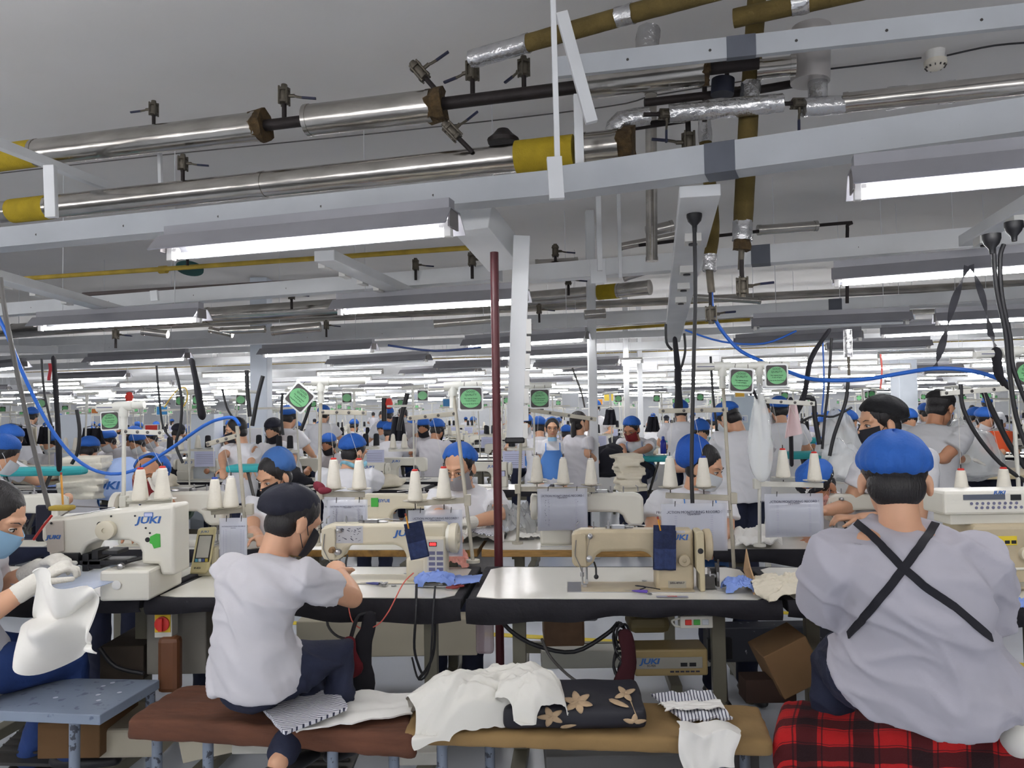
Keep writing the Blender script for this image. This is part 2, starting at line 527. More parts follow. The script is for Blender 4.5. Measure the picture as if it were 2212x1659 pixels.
for a, b, lab, lit in [
    ((385, 541), (950, 490), 'large lit fluorescent lamp with wide grey reflector under the nearest ceiling beam', 1),
    ((97, 703), (420, 685), 'lit fluorescent lamp at the left, just below the yellow gas pipe', 1),
    ((745, 667), (1118, 645), 'lit fluorescent lamp passing behind the maroon pole', 1),
    ((201, 781), (395, 772), 'lit lamp above the left black cable bundle', 1),
    ((578, 764), (797, 753), 'lit fluorescent lamp left of the maroon pole, lower of the two big ones', 1),
    ((1017, 745), (1256, 730), 'lit lamp crossing behind the white socket column, higher of its two', 1),
    ((1088, 770), (1268, 761), 'lit lamp crossing behind the white socket column, lower of its two', 1),
    ((2072, 385), (2380, 356), 'lit fluorescent lamp in the top right corner', 1),
    ((1820, 603), (2300, 566), 'long lit lamp at the right edge with black webbing straps hanging over it', 1),
    ((2050, 691), (2290, 680), 'lit lamp at the right edge behind the strap and cables', 1),
    ((1914, 721), (2166, 708), 'lit bare looking lamp right of the switched off reflector', 1),
    ((1640, 703), (1950, 690), 'switched off lamp with dark reflector right of the hanging power rail', 0),
    ((1600, 742), (1850, 728), 'switched off lamp just behind and below the larger dark one at right', 0),
    ((722, 785), (915, 775), 'switched off lamp with dark reflector left of the maroon pole', 0),
    ((876, 806), (1025, 798), 'switched off lamp reflector nearer the maroon pole', 0),
    ((1795, 752), (2000, 745), 'switched off grey lamp above the sagging blue hose', 0),
    ((1165, 791), (1330, 784), 'switched off lamp right of the white socket column', 0),
    ((0, 795), (30, 792), 'lit lamp cut by the left edge of the view', 1),
    ((130, 818), (270, 813), 'lit lamp behind the left black cable bundle', 1),
    ((1203, 803), (1337, 798), 'lit lamp right of the second white column from the maroon pole', 1)]:
    lamp_px(a, b, lab, bool(lit), group=G1)
ordw = ['first', 'second', 'third', 'fourth', 'fifth', 'sixth', 'seventh', 'eighth', 'ninth', 'tenth', 'eleventh', 'twelfth', 'thirteenth', 'fourteenth', 'fifteenth', 'sixteenth', 'seventeenth', 'eighteenth', 'nineteenth', 'twentieth', 'twenty first', 'twenty second', 'twenty third', 'twenty fourth', 'twenty fifth', 'twenty sixth', 'twenty seventh', 'twenty eighth', 'twenty ninth', 'thirtieth', 'thirty first', 'thirty second', 'thirty third', 'thirty fourth', 'thirty fifth', 'thirty sixth', 'thirty seventh', 'thirty eighth', 'thirty ninth', 'fortieth']
def inview(p, m=.6):
    d = p - CAM
    if d.y < .3: return False
    return abs(d.x) / d.y < .67 + m / d.y
rng = random.Random(3)
nrow = 0; nl = 0
w = 12.4
while w < 45:
    step = 2.35 if w < 24 else 3.0
    nrow += 1; k = 0
    n0 = int(30 / step)
    for i in range(-n0, n0 + 1):
        u = i * step + rng.uniform(-.15, .15) + (nrow % 2) * .9
        p = H(u, w + rng.uniform(-.08, .08), LZ + rng.uniform(-.03, .05))
        if not inview(p, .9): continue
        r = rng.random()
        if r < .07: continue
        k += 1; nl += 1
        o = copy_tree(lampU if r <= .18 else (lampB if r > .3 else lampP), p, -PHI)
        o['label'] = '%s fluorescent lamp, %s from the left in far lamp row %s' % ('lit' if r > .18 else 'unlit', ordw[min(k - 1, 39)], ordw[nrow - 1])
        o['group'] = 'fluorescent lamps in the far rows'
    w += 1.75 if w < 26 else 2.2
# unseen lamps added behind and beside the camera to brighten benches and ceiling
for i, (u, w) in enumerate([(-4.5, 1.2), (-2.2, 1.0), (2.3, .9), (-3.4, -1), (-.9, -1), (1.6, -1), (-2.4, -2.8), (.2, -2.8), (2.6, -2.8), (5, 1), (-7, 3), (-5.6, 1.6), (-3.2, .2), (3.6, .6), (-1.6, -4.4), (1.6, -4.4), (-5, -2.6), (5, -2.6), (-7, .5), (6.5, -.5), (-4.2, -4.4), (4.4, -4.4), (.3, -1.9), (-6.5, -1.2)]):
    o = copy_tree(lampB, H(u, w, LZ), -PHI)
    o['label'] = 'unseen fluorescent lamp added to brighten the ceiling, behind the photographer, place %s' % ordw[i]
    o['group'] = 'added unseen lamps behind the photographer'

# ------------------------------------------------ beams, rails
def beam(name, label, A, B, h=.1, w=.12, m=BEAM, cat='beam', up=V((0, 0, 1)), off=None, group=None, extra=None):
    c = (A + B) / 2
    b = MB(); b.bar(A - c, B - c, w, h, up, off=h / 2 if off is None else off)
    if extra: extra(b, A - c, B - c)
    o = b.build(name, m, smooth=0, bevel=.004)
    o.location = c
    return tag(o, label, cat, group)
def patch(b, A, B, t, ln=.12, h=.1, w=.12, m=GREYP):
    d = (B - A).normalized(); p = A.lerp(B, t)
    b.use(m); b.bar(p, p + d * ln, w + .004, h + .004, off=h / 2)
def two(A, B, ts, m0=BEAM, h=.1, w=.12):
    def f(b, a, c):
        for t in ts: patch(b, a, c, t, h=h, w=w)
        b.use(DSTEEL)
        for i in range(5):
            p = a.lerp(c, .15 + .17 * i); b.cyl(p + V((0, -w / 2 - .003, h * .45)), p + V((0, -w / 2 + .01, h * .45)), .006, 8)
    return f
bmz = 2.47
def beampx(a, b, label, z=bmz, h=.1, w=.12, ts=(), **k):
    A = PZ(*a, z); B = PZ(*b, z)
    o = beam('ceiling_beam', label, A, B, h, w, group='white steel ceiling beams', extra=two(A, B, ts, h=h, w=w), **k)
    if len(o.data.materials) == 2 or len(o.data.materials) == 3:
        pass
    return o
BM0 = MB
_old = MB.__init__
def _init(s):
    _old(s)
def mkbeam(a, b, label, z=bmz, h=.1, w=.12, ts=(), up=V((0, 0, 1))):
    A = PZ(*a, z); B = PZ(*b, z); c = (A + B) / 2
    m = MB().use(BEAM_DIM if 'nearest' in label or 'flat bar' in label else BEAM); m.bar(A - c, B - c, w, h, up, off=h / 2)
    m.add([p - c + V((0, 0, h)) for p in ()], [])
    two(A, B, ts, h=h, w=w)(m, A - c, B - c)
    o = m.build('ceiling_beam', None, smooth=0); o.location = c
    return tag(o, label, 'beam', 'white steel ceiling beams')
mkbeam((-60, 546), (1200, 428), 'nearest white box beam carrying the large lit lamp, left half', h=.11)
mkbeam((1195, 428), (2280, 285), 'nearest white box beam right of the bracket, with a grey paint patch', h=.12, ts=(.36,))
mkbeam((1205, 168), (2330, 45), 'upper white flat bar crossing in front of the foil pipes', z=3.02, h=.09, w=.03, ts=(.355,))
mkbeam((-60, 688), (1080, 606), 'second white beam from the camera, left of the maroon pole', h=.11)
mkbeam((1145, 610), (2300, 522), 'second white beam from the camera, right of the white column, grey patch', h=.12, ts=(.47,))
mkbeam((130, 764), (1000, 722), 'third white beam, left half, above the switched off lamps', h=.11)
mkbeam((1000, 722), (2300, 640), 'third white beam, right half, with a small dark green plate', h=.11, ts=(.68,))
mkbeam((-60, 760), (130, 764), 'short white beam piece meeting the third beam at the left edge', h=.1)
w = 9.6; k = 0
while w < 44:
    k += 1
    A = H(-30, w, bmz); B = H(30, w, bmz)
    A = H(max(-30, -.9 * w - 3), w, bmz + rng.uniform(-.03, .25)); B = H(min(34, .75 * w + 3), w, A.z)
    c = (A + B) / 2
    m = MB().use(BEAM); m.bar(A - c, B - c, .12, .1 + .03 * (k % 2), off=.05)
    m.use(ALU if k % 3 else YPIPE); m.tube([A - c + V((0, .25, .25)), B - c + V((0, .25, .25))], .05 if k % 3 else .02, 8)
    o = m.build('ceiling_beam', None, smooth=0); o.location = c
    tag(o, 'white far ceiling beam with a pipe on top, %s of the far beams' % ordw[k - 1], 'beam', 'white steel ceiling beams')
    w += 1.75 if w < 26 else 2.2
# depthwise rails
def rail(A, B, w, h, label, m=BEAM, sockets=(), name='power_rail', side=None):
    t = thing(name, label, 'power rail', (A + B) / 2)
    c = (A + B) / 2
    b = MB(); b.bar(A - c, B - c, w, h)
    b.build('channel', m, t, smooth=0, bevel=.004)
    d = (B - A).normalized(); sd = d.cross(V((0, 0, 1))).normalized()
    for s in sockets:
        p = A.lerp(B, s) - c
        q = MB().use(SOCKET); off = V((0, 0, -h / 2 - .02)) if side is None else sd * side * (w / 2 + .02)
        if side is None: q.bar(p - d * .05 + off, p + d * .05 + off, .08, .04)
        else: q.bar(p - d * .05 + off, p + d * .05 + off, .04, .08)
        q.use(BLACKM); o2 = off * 1.0 + (V((0, 0, -.022)) if side is None else V((0, 0, -.01)))
        q.cyl(p + o2, p + o2 + V((0, 0, -.008)), .022, 12)
        q.build('socket', None, t, smooth=30)
    return t
rail(PZ(700, 552, 2.4), PZ(895, 640, 2.4), .12, .06, 'white power rail with four sockets hanging left of the maroon pole', sockets=(.12, .3, .48, .66), side=-1)
rail(PZ(1512, 412, 2.44), PZ(1452, 735, 2.3), .17, .05, 'long white power rail running back right of the socket column', sockets=(.12, .26, .36, .46))
rail(PZ(2260, 420, 2.42), PZ(2092, 520, 2.42), .1, .06, 'white power rail at the right edge with two black plugs', sockets=(.3, .75))
rail(PZ(-40, 588, 2.4), PZ(262, 672, 2.4), .12, .06, 'white power rail at the left edge with three cream sockets', sockets=(.2, .4, .62), side=-1)
rail(PZ(1020, 470, 2.5), PZ(1095, 560, 2.36), .2, .14, 'wide white steel box above the maroon pole')
rail(PZ(-30, 300, 2.9), PZ(245, 408, 2.9), .05, .05, 'white angle bar slanting over the pipes at the left', name='angle_bar')
# upright hangers
def hanger(a, b, D, wd, label, m=BEAM, name='hanger_bar', dz=.03):
    A = P(*a, D); B = P(*b, D); c = (A + B) / 2
    q = MB(); q.bar(A - c, B - c, wd, dz, up=V((0, 1, 0)))
    o = q.build(name, m, smooth=0, bevel=.002); o.location = c
    return tag(o, label, 'bracket', 'white hanger bars of the pipe rack')
hanger((1194, -20), (1204, 345), 3.05, .022, 'thin white hanger rod beside the yellow wrapped pipe')
hanger((1197, 340), (1203, 430), 3.02, .06, 'short wide white bracket clamped round the nearest beam')
hanger((1213, 28), (1278, 265), 3.15, .05, 'slanting white angle brace behind the thin rod')
hanger((1248, 205), (1252, 355), 3.3, .038, 'short white upright right of the yellow wrap')
hanger((108, 358), (112, 470), 3.5, .05, 'white upright in front of the left yellow wraps')
hanger((1292, 415), (1296, 585), 4.6, .03, 'thin white rod hanging right of the white column')
hanger((1336, 420), (1340, 600), 4.8, .02, 'thinner white rod just right of another rod')
hanger((345, 330), (347, 400), 4.6, .02, 'thin white rod between the two silver pipes')
hanger((333, 628), (335, 650), 5.2, .05, 'small white clamp on the second beam at left')
hanger((1290, 560), (1293, 612), 4.9, .1, 'white clamp on the second beam right of the column')

# ------------------------------------------------ pipes
def pipe(name, label, segs, z=None, group=None, cat='pipe'):
    """segs: list of (part name, material, radius, [(px,py) or (px,py,D)...])"""
    pts = []
    def pt(q): return P(*q) if len(q) == 3 else PZ(q[0], q[1], z)
    c = pt(segs[0][3][0])
    t = thing(name, label, cat, c, group=group)
    for pn, m, r, q in segs:
        ps = [pt(x) - c for x in q]
        b = MB()
        if m is RUST:
            ps2 = smoothpts(ps, 3)
            b.tube(ps2, [r * (1 + .18 * math.sin(7 * i)) for i in range(len(ps2))], 14)
            for v in range(len(b.v)):
                k = 1 + .1 * nz(b.v[v], 40)
                p = V(b.v[v]); b.v[v] = tuple(p + V((nz(p, 30), nz(p, 30, 5), nz(p, 30, 9))) * r * .35)
            b.build(pn, m, t, smooth=30)
        elif m is FOIL or m is INSUL:
            n = max(4, int((ps[-1] - ps[0]).length / .03))
            full = smoothpts(ps, max(2, n // max(1, len(ps) - 1)))
            b.tube(full, [r * (1 + (.06 if m is FOIL else .03) * nz(p, 20)) for p in full], 16)
            if m is FOIL:
                for v in range(len(b.v)):
                    p = V(b.v[v]); b.v[v] = tuple(p + V((nz(p, 45), nz(p, 45, 5), nz(p, 45, 9))) * .006)
            b.build(pn, m, t, smooth=35)
        else:
            b.tube(smoothpts(ps, 4) if len(ps) > 2 else ps, r, 20)
            if m is ALU:
                n = max(1, int((ps[-1] - ps[0]).length / 1.0)); d = (ps[-1] - ps[0]).normalized()
                for i in range(n + 1):
                    e = ps[0].lerp(ps[-1], i / n); b.tube([e - d * .012, e + d * .012], r + .003, 20)
            b.build(pn, m, t, smooth=50)
    return t
GP = 'pipes of the overhead rack'
pipe('insulated_pipe', 'upper silver jacketed pipe with torn ends and bare black gaps', [
    ('yellow_wrap', YELLOW, .08, [(-40, 346), (82, 330)]),
    ('jacket', ALU, .078, [(82, 330), (556, 273)]),
    ('torn_insulation', RUST, .072, [(548, 274), (574, 271)]),
    ('bare_pipe', IRON, .03, [(566, 272), (672, 259)]),
    ('jacket', ALU, .082, [(668, 260), (930, 229)]),
    ('torn_insulation', RUST, .078, [(925, 229), (958, 226)]),
    ('bare_pipe', IRON, .032, [(950, 225), (1280, 184)]),
    ('jacket', ALU, .068, [(1272, 183), (1516, 153)]),
    ('torn_insulation', RUST, .062, [(1512, 153), (1532, 151)]),
    ('bare_pipe', IRON, .03, [(1525, 149), (1640, 135)]),
    ('jacket', ALU, .045, [(1640, 150), (1712, 142)])], 3.1, GP)
pipe('insulated_pipe', 'lower long silver pipe running above the nearest beam, yellow wraps at both ends', [
    ('jacket', ALU, .064, [(-40, 462), (35, 455)]),
    ('yellow_wrap', YELLOW, .071, [(28, 456), (112, 447)]),
    ('jacket', ALU, .068, [(112, 447), (1120, 340)]),
    ('yellow_wrap', YELLOW, .08, [(1116, 340), (1240, 327)]),
    ('jacket', ALU, .075, [(1262, 322), (1332, 314)]),
    ('torn_insulation', RUST, .07, [(1326, 315), (1368, 310)])], 2.77, GP)
pipe('foil_pipe', 'crinkled foil wrapped pipe running to the right edge with an elbow at its left end', [
    ('elbow', FOIL, .045, [(1332, 325, 3.6), (1326, 290, 3.6), (1340, 262, 3.6), (1402, 250, 3.6)]),
    ('foil_wrap', FOIL, .044, [(1445, 246, 3.55), (1690, 222, 3.5)]),
    ('foil_wrap', FOIL, .042, [(1735, 232, 3.5), (1822, 226, 3.5)]),
    ('foil_wrap', ALU, .045, [(1826, 222, 3.5), (2260, 176, 3.2)]),
    ('foil_band', FOIL, .049, [(1915, 213, 3.46), (1958, 208, 3.43)]),
    ('foil_band', FOIL, .049, [(2030, 201, 3.4), (2062, 198, 3.38)])], None, GP)
pipe('olive_pipe', 'olive insulated pipe at the very top with foil bands', [
    ('foil_wrap', FOIL, .045, [(1018, 128), (1142, 93)]),
    ('insulation', INSUL, .042, [(1140, 93), (1335, 38)]),
    ('foil_band', FOIL, .045, [(1332, 38), (1368, 28)]),
    ('insulation', INSUL, .042, [(1366, 29), (1640, -45)])], 3.3, GP)
pipe('olive_pipe', 'short olive pipe in the top right with a foil band', [
    ('insulation', INSUL, .042, [(1585, 40), (1712, 12)]),
    ('foil_band', FOIL, .045, [(1710, 12), (1748, 4)]),
    ('insulation', INSUL, .042, [(1746, 5), (1900, -30)])], 3.3, GP)
pipe('drop_pipe', 'thick olive insulated drop pipe hanging behind two beams, valve at its foot', [
    ('insulation', INSUL, .044, [(1636, -25, 3.62), (1622, 180, 3.62)]),
    ('foil_band', FOIL, .047, [(1622, 180, 3.62), (1618, 232, 3.62)]),
    ('insulation', INSUL, .046, [(1618, 230, 3.62), (1605, 480, 3.62)]),
    ('foil_band', FOIL, .047, [(1605, 478, 3.62), (1603, 520, 3.62)]),
    ('torn_insulation', RUST, .036, [(1603, 518, 3.62), (1602, 540, 3.62)]),
    ('outlet', BRASS, .014, [(1602, 535, 3.62), (1600, 582, 3.62)])], None, GP)
pipe('drop_pipe', 'thinner olive drop pipe ending above the blue hose', [
    ('foil_band', FOIL, .036, [(1522, 262, 4.1), (1524, 308, 4.1)]),
    ('insulation', INSUL, .034, [(1524, 308, 4.1), (1540, 480, 4.1), (1534, 552, 4.1)]),
    ('foil_band', FOIL, .036, [(1534, 550, 4.1), (1532, 585, 4.1)]),
    ('outlet', BRASS, .02, [(1532, 583, 4.1), (1537, 632, 4.1)])], None, GP)
pipe('silver_riser', 'smooth silver vertical pipe between the white column and the power rail', [
    ('jacket', ALU, .035, [(1406, 200, 4.6), (1408, 560, 4.6)])], None, GP)
pipe('foil_stub', 'crumpled foil stub rising behind the upper flat bar', [('foil_wrap', FOIL, .06, [(1399, 175, 3.9), (1398, 100, 3.9), (1402, 62, 3.9)])], None, GP)
pipe('steam_separator', 'grey metal can hanging at the top right over the foil pipe', [
    ('can', mat('can_grey', (186, 182, 180), .5, .3), .09, [(1752, 60, 3.6), (1750, 178, 3.6)]),
    ('foil_wrap', FOIL, .045, [(1765, 172, 3.6), (1768, 222, 3.58)])], None, GP, 'tank')
pipe('gas_pipe', 'thin yellow painted pipe crossing below the large lamp', [('pipe_run', YPIPE, .017, [(20, 604), (1032, 534)]), ('coupling', YPIPE, .028, [(345, 583), (360, 582)])], 2.6, GP)
pipe('gas_pipe', 'thin yellow painted pipe far behind the maroon pole', [('pipe_run', YPIPE, .02, [(1285, 713), (1620, 690)])], 2.62, GP)
pipe('grey_pipe', 'dull dark pipe behind the yellow pipe at left', [('pipe_run', mat('dull_pipe', (110, 100, 98), .6, .3), .02, [(180, 636), (780, 600)])], 2.75, GP)
pipe('insulated_pipe', 'silver pipe behind the second beam left of the maroon pole', [('jacket', ALU, .075, [(30, 715), (450, 682)]), ('jacket', ALU, .075, [(450, 682), (760, 662)])], 2.45, GP)
pipe('insulated_pipe', 'silver pipe with yellow band right of the white column', [('jacket', ALU, .08, [(1142, 645), (1295, 632)]), ('yellow_band', YELLOW, .082, [(1292, 632), (1338, 628)]), ('jacket', ALU, .078, [(1336, 628), (1402, 621)])], 2.8, GP)
pipe('condensate_pipe', 'thin dark pipe with silver sleeve and elbow right of the thick drop pipe', [
    ('pipe_run', IRON, .012, [(1380, 530, 5.4), (1590, 505, 5.4), (1822, 482, 5.4), (1830, 488, 5.4), (1830, 522, 5.4), (1830, 655, 5.4)]),
    ('sleeve', ALU, .035, [(1640, 497, 5.4), (1762, 488, 5.4)])], None, GP)
pipe('manifold', 'black iron pipe branch with a navy trap under the silver jacket', [
    ('pipe_run', IRON, .02, [(1392, 222, 3.7), (1410, 220, 3.7), (1530, 206, 3.7), (1600, 200, 3.7), (1720, 180, 3.7)]),
    ('pipe_run', IRON, .012, [(1522, 120, 3.7), (1522, 262, 3.7)]),
    ('pipe_run', IRON, .018, [(1330, 280, 3.75), (1480, 258, 3.75)]),
    ('steam_trap', mat('navy_iron', (34, 38, 54), .55, .2), .055, [(1560, 205, 3.65), (1562, 172, 3.65)])], None, GP)
for i, (x, y, n) in enumerate([(940, 905, 0)]): pass
# many small far pipes and brackets in the zone of the second and third beams
farp = [((1160, 575), (1245, 570), 5.8, .05), ((1340, 533), (1480, 505), 6, .03), ((1400, 500), (1450, 488), 5.6, .04), ((480, 715), (570, 711), 7.6, .035), ((310, 716), (360, 722), 7.2, .035), ((455, 712), (500, 722), 7.6, .03), ((590, 715), (690, 706), 8, .05), ((940, 700), (1060, 690), 8, .04), ((1265, 680), (1305, 677), 7.4, .045), ((1480, 640), (1640, 650), 7.5, .03), ((1350, 600), (1480, 560), 6.4, .03)]
for i, (a, b, D, r) in enumerate(farp):
    pipe('pipe_stub', 'short silver pipe stub above the middle beams, %s counted from the near side' % ordw[i], [('jacket', ALU, r, [(*a, D), (*b, D)])], None, 'short pipe stubs')
# ceiling wire, smoke detector
def wirepx(pts, z, r, m, label, name='ceiling_wire'):
    return cable(name, [PZ(a, b, z) for a, b in pts], r, m, label, 'wire')
wirepx([(-30, 378), (350, 335), (860, 283), (1300, 232), (1420, 205), (1640, 170)], 3.6, .005, CABLEG, 'dark wire along the ceiling seam between the two silver pipes')
wirepx([(1690, 158), (1800, 148), (1990, 125)], 3.6, .006, CABLE, 'black wire running to the smoke detector')
wirepx([(2045, 120), (2150, 98), (2260, 90)], 3.6, .006, CABLE, 'black wire leaving the smoke detector to the right')
p = PZ(2020, 118, 3.6)
sd = thing('smoke_detector', 'round white smoke detector on the ceiling at top right', 'smoke detector', p)
b = MB(); b.lathe([(.055, .02), (.05, -.01), (.05, -.03)]); b.build('base', SOCKET, sd)
b = MB(); b.lathe([(.04, -.03), (.062, -.035), (.062, -.06), (.04, -.085), (.02, -.095)], n=24); b.build('sensor_head', mat('sensor_white', (224, 218, 204), .4), sd)
b = MB()
for i in range(12):
    a = i * math.pi / 6; b.box((.05 * math.cos(a), .05 * math.sin(a), -.073), (.016, .006, .012), (0, 0.6, a))
b.build('vents', DSTEEL, sd)
# big ceiling downstand
# ------------------------------------------------ valves
def make_valve(bent=False):
    t = thing('ball_valve', 'x', 'valve')
    b = MB(); b.tube([(0, 0, -.03), (0, 0, .06)], .011, 10); b.build('stem', IRON, t)
    b = MB()
    b.lathe([(.016, .055), (.028, .06), (.028, .072), (.02, .074), (.024, .095), (.02, .116), (.028, .118), (.028, .13), (.016, .134), (.014, .15)], n=12)
    for a in range(4):
        x, y = .026 * math.cos(a * 1.57 + .7), .026 * math.sin(a * 1.57 + .7)
        b.cyl((x, y, .052), (x, y, .138), .005, 6)
    b.cyl((.0, 0, .095), (.05, 0, .095), .009, 8)
    b.build('valve_body', BRASS, t)
    b = MB(); b.tube([(.045, 0, .095), (.06, .0, .09), (.09, 0, .085)], .006, 6); b.build('lever', BRASS, t)
    b = MB(); b.tube([(.085, 0, .086), (.15, 0, .08)], .009, 8, flat=.7); b.build('grip', NAVYG, t)
    return t
vP = make_valve(); cache_kids()
first = True
def valve(px, py, D, label, rot=(0, 0, 0), s=1.0):
    global first
    o = vP if first else copy_tree(vP)
    first = False
    o.location = P(px, py, D); o.rotation_euler = rot; o.scale = (s, s, s); o['label'] = label; o['group'] = 'ball valves on the overhead pipes'
for a in [(332, 268, 4.3, 'ball valve above the left upper silver pipe, lever left', (0, 0, 3.1), .9), (614, 250, 4.1, 'ball valve with navy lever on the bare gap of the upper pipe', (0, 0, 0), 1.15),
          (938, 190, 3.9, 'tilted ball valve with silver lever above the torn pipe end', (0, -.7, 0), 1.2), (1021, 200, 3.9, 'ball valve under the foil elbow, navy lever down', (0, 0, 2.6), 1.2), (1132, 190, 3.85, 'ball valve left of the thin white rod, navy lever', (0, 0, 2.2), 1.1),
          (395, 388, 4.2, 'ball valve on the lower long pipe at left', (0, 0, 0), .95), (1010, 318, 3.7, 'tilted ball valve on the lower pipe near the dark cap', (0, -.8, .2), 1.1),
          (1570, 150, 3.7, 'ball valve hanging from the short olive pipe', (math.pi, 0, 0), 1.0), (1486, 258, 3.7, 'upside down ball valve with navy lever pointing left', (math.pi, 0, math.pi), 1.2),
          (1403, 247, 3.55, 'ball valve in line with the foil pipe, left one', (0, 1.5, .2), .9), (1690, 224, 3.5, 'ball valve in line with the foil pipe, right one', (0, 1.5, .2), .9),
          (1602, 575, 3.6, 'ball valve at the foot of the thick olive drop pipe', (math.pi, 0, 0), 1.0), (1535, 640, 4.1, 'ball valve at the foot of the thin olive drop pipe', (math.pi, 0, .3), 1.0),
          (1200, 570, 5.7, 'small valve behind the top of the white column', (0, 0, 0), 1), (1020, 592, 5.4, 'small ball valve behind the second beam near the maroon pole', (0, 0, 0), 1.1), (898, 597, 5.6, 'small valve left of the one near the maroon pole', (0, 0, 0), .9),
          (1165, 690, 7.2, 'distant small valve right of the white column', (0, 0, 0), 1), (1228, 630, 6, 'distant valve on the yellow banded pipe', (0, 0, 0), 1), (630, 660, 6.5, 'small valve on the silver pipe behind the second beam', (0, 0, 0), 1), (705, 722, 8, 'distant valve above the third beam left of the maroon pole', (0, 0, 0), 1), (250, 745, 7, 'distant valve above the third beam at left', (0, 0, 0), 1),
          (405, 565, 5.4, 'small valve at the green round plate on the yellow pipe', (0, 0, 0), .9)]:
    valve(*a)
b = MB(); b.lathe([(.075, 0), (.08, .02), (.05, .045), (.03, .07), (.012, .075)], n=16); o = b.build('blind_flange', IRON); o.location = P(1087, 310, 3.75); tag(o, 'black iron cap on top of the lower silver pipe', 'pipe cap')
b = MB(); b.lathe([(.1, -.008), (.1, .008)], ax=(0, -1, 0.0), n=24); o = b.build('round_plate', mat('dark_green', (40, 84, 80), .6)); o.location = P(410, 580, 5.8); o.rotation_euler = (1.2, 0, 0); tag(o, 'round dark green plate hanging behind the yellow gas pipe', 'sign')

# ------------------------------------------------ columns
pole = thing('maroon_pole', 'thin maroon painted pole from the floor to the white box above', 'pole', P(1077, 1200, 3.78).xy.to_3d())
b = MB(); b.cyl((0, 0, .012), (0, 0, P(1077, 545, 3.78).z), .021, 24); b.build('shaft', REDPOLE, pole)
b = MB(); b.cyl((0, 0, 0), (0, 0, .012), .07, 20); b.build('foot_plate', REDPOLE, pole)
tp = P(1127, 512, 3.9); bt = P(1112, 948, 3.9)
col = thing('socket_column', 'white square column hanging beside the maroon pole with a row of sockets', 'column', bt)
b = MB(); b.bar(V((0, 0, 0)), tp - bt, .085, .085); b.build('shaft', WHITE, col, smooth=0, bevel=.004)
b = MB(); b.box((0, 0, -.006), (.1, .1, .03)); b.build('end_cap', BLACKM, col, bevel=.008)
for i in range(7):
    q = (tp - bt) * (.04 + i * .085)
    b = MB().use(SOCKET); b.box(q + V((.052, -.01, 0)), (.025, .07, .075)); b.use(BLACKM); b.box(q + V((.0655, -.01, 0)), (.003, .03, .03)); b.build('socket', None, col, smooth=0)
def pillar(px0, px1, ytop, D, label, m=PILLAR, ztop=None, d=None):
    x0 = P(px0, 900, D); x1 = P(px1, 900, D); wd = x1.x - x0.x
    zt = P(px0, ytop, D).z if ztop is None else ztop
    b = MB(); b.box(((x0.x + x1.x) / 2, D + wd / 2, zt / 2), (wd, d or wd, zt), (0, 0, -.0))
    c = V(((x0.x + x1.x) / 2, D + wd / 2, 0)); b.v = [tuple(V(q) - c) for q in b.v]
    o = b.build('pillar', m, smooth=0, bevel=.01); o.location = c
    return tag(o, label, 'pillar')
pillar(1273, 1292, 712, 7.9, 'slim white column right of the socket column, behind the standing women', WHITE, ztop=CZ)
pillar(1350, 1361, 780, 12.5, 'far slim white column between the two standing women and the power rail', WHITE, ztop=CZ)
pillar(1380, 1390, 790, 14.5, 'farther slim white column beside another slim one', WHITE, ztop=CZ)
pillar(126, 172, 896, 8.6, 'pale blue wrapped pillar behind the left black cable bundle')
pillar(410, 463, 895, 8.9, 'pale blue wrapped pillar left of the man in black mask')
pillar(540, 577, 880, 11.5, 'pale blue wrapped pillar behind the woman in blue apron', ztop=CZ)
pillar(1945, 1985, 810, 15.5, 'pale square building pillar behind the man with green cloth', ztop=CZ)
pillar(1580, 1630, 855, 9.0, 'pale blue cabinet pillar behind the tall worker in white', mat('cabinet_blue', (196, 208, 218), .5))
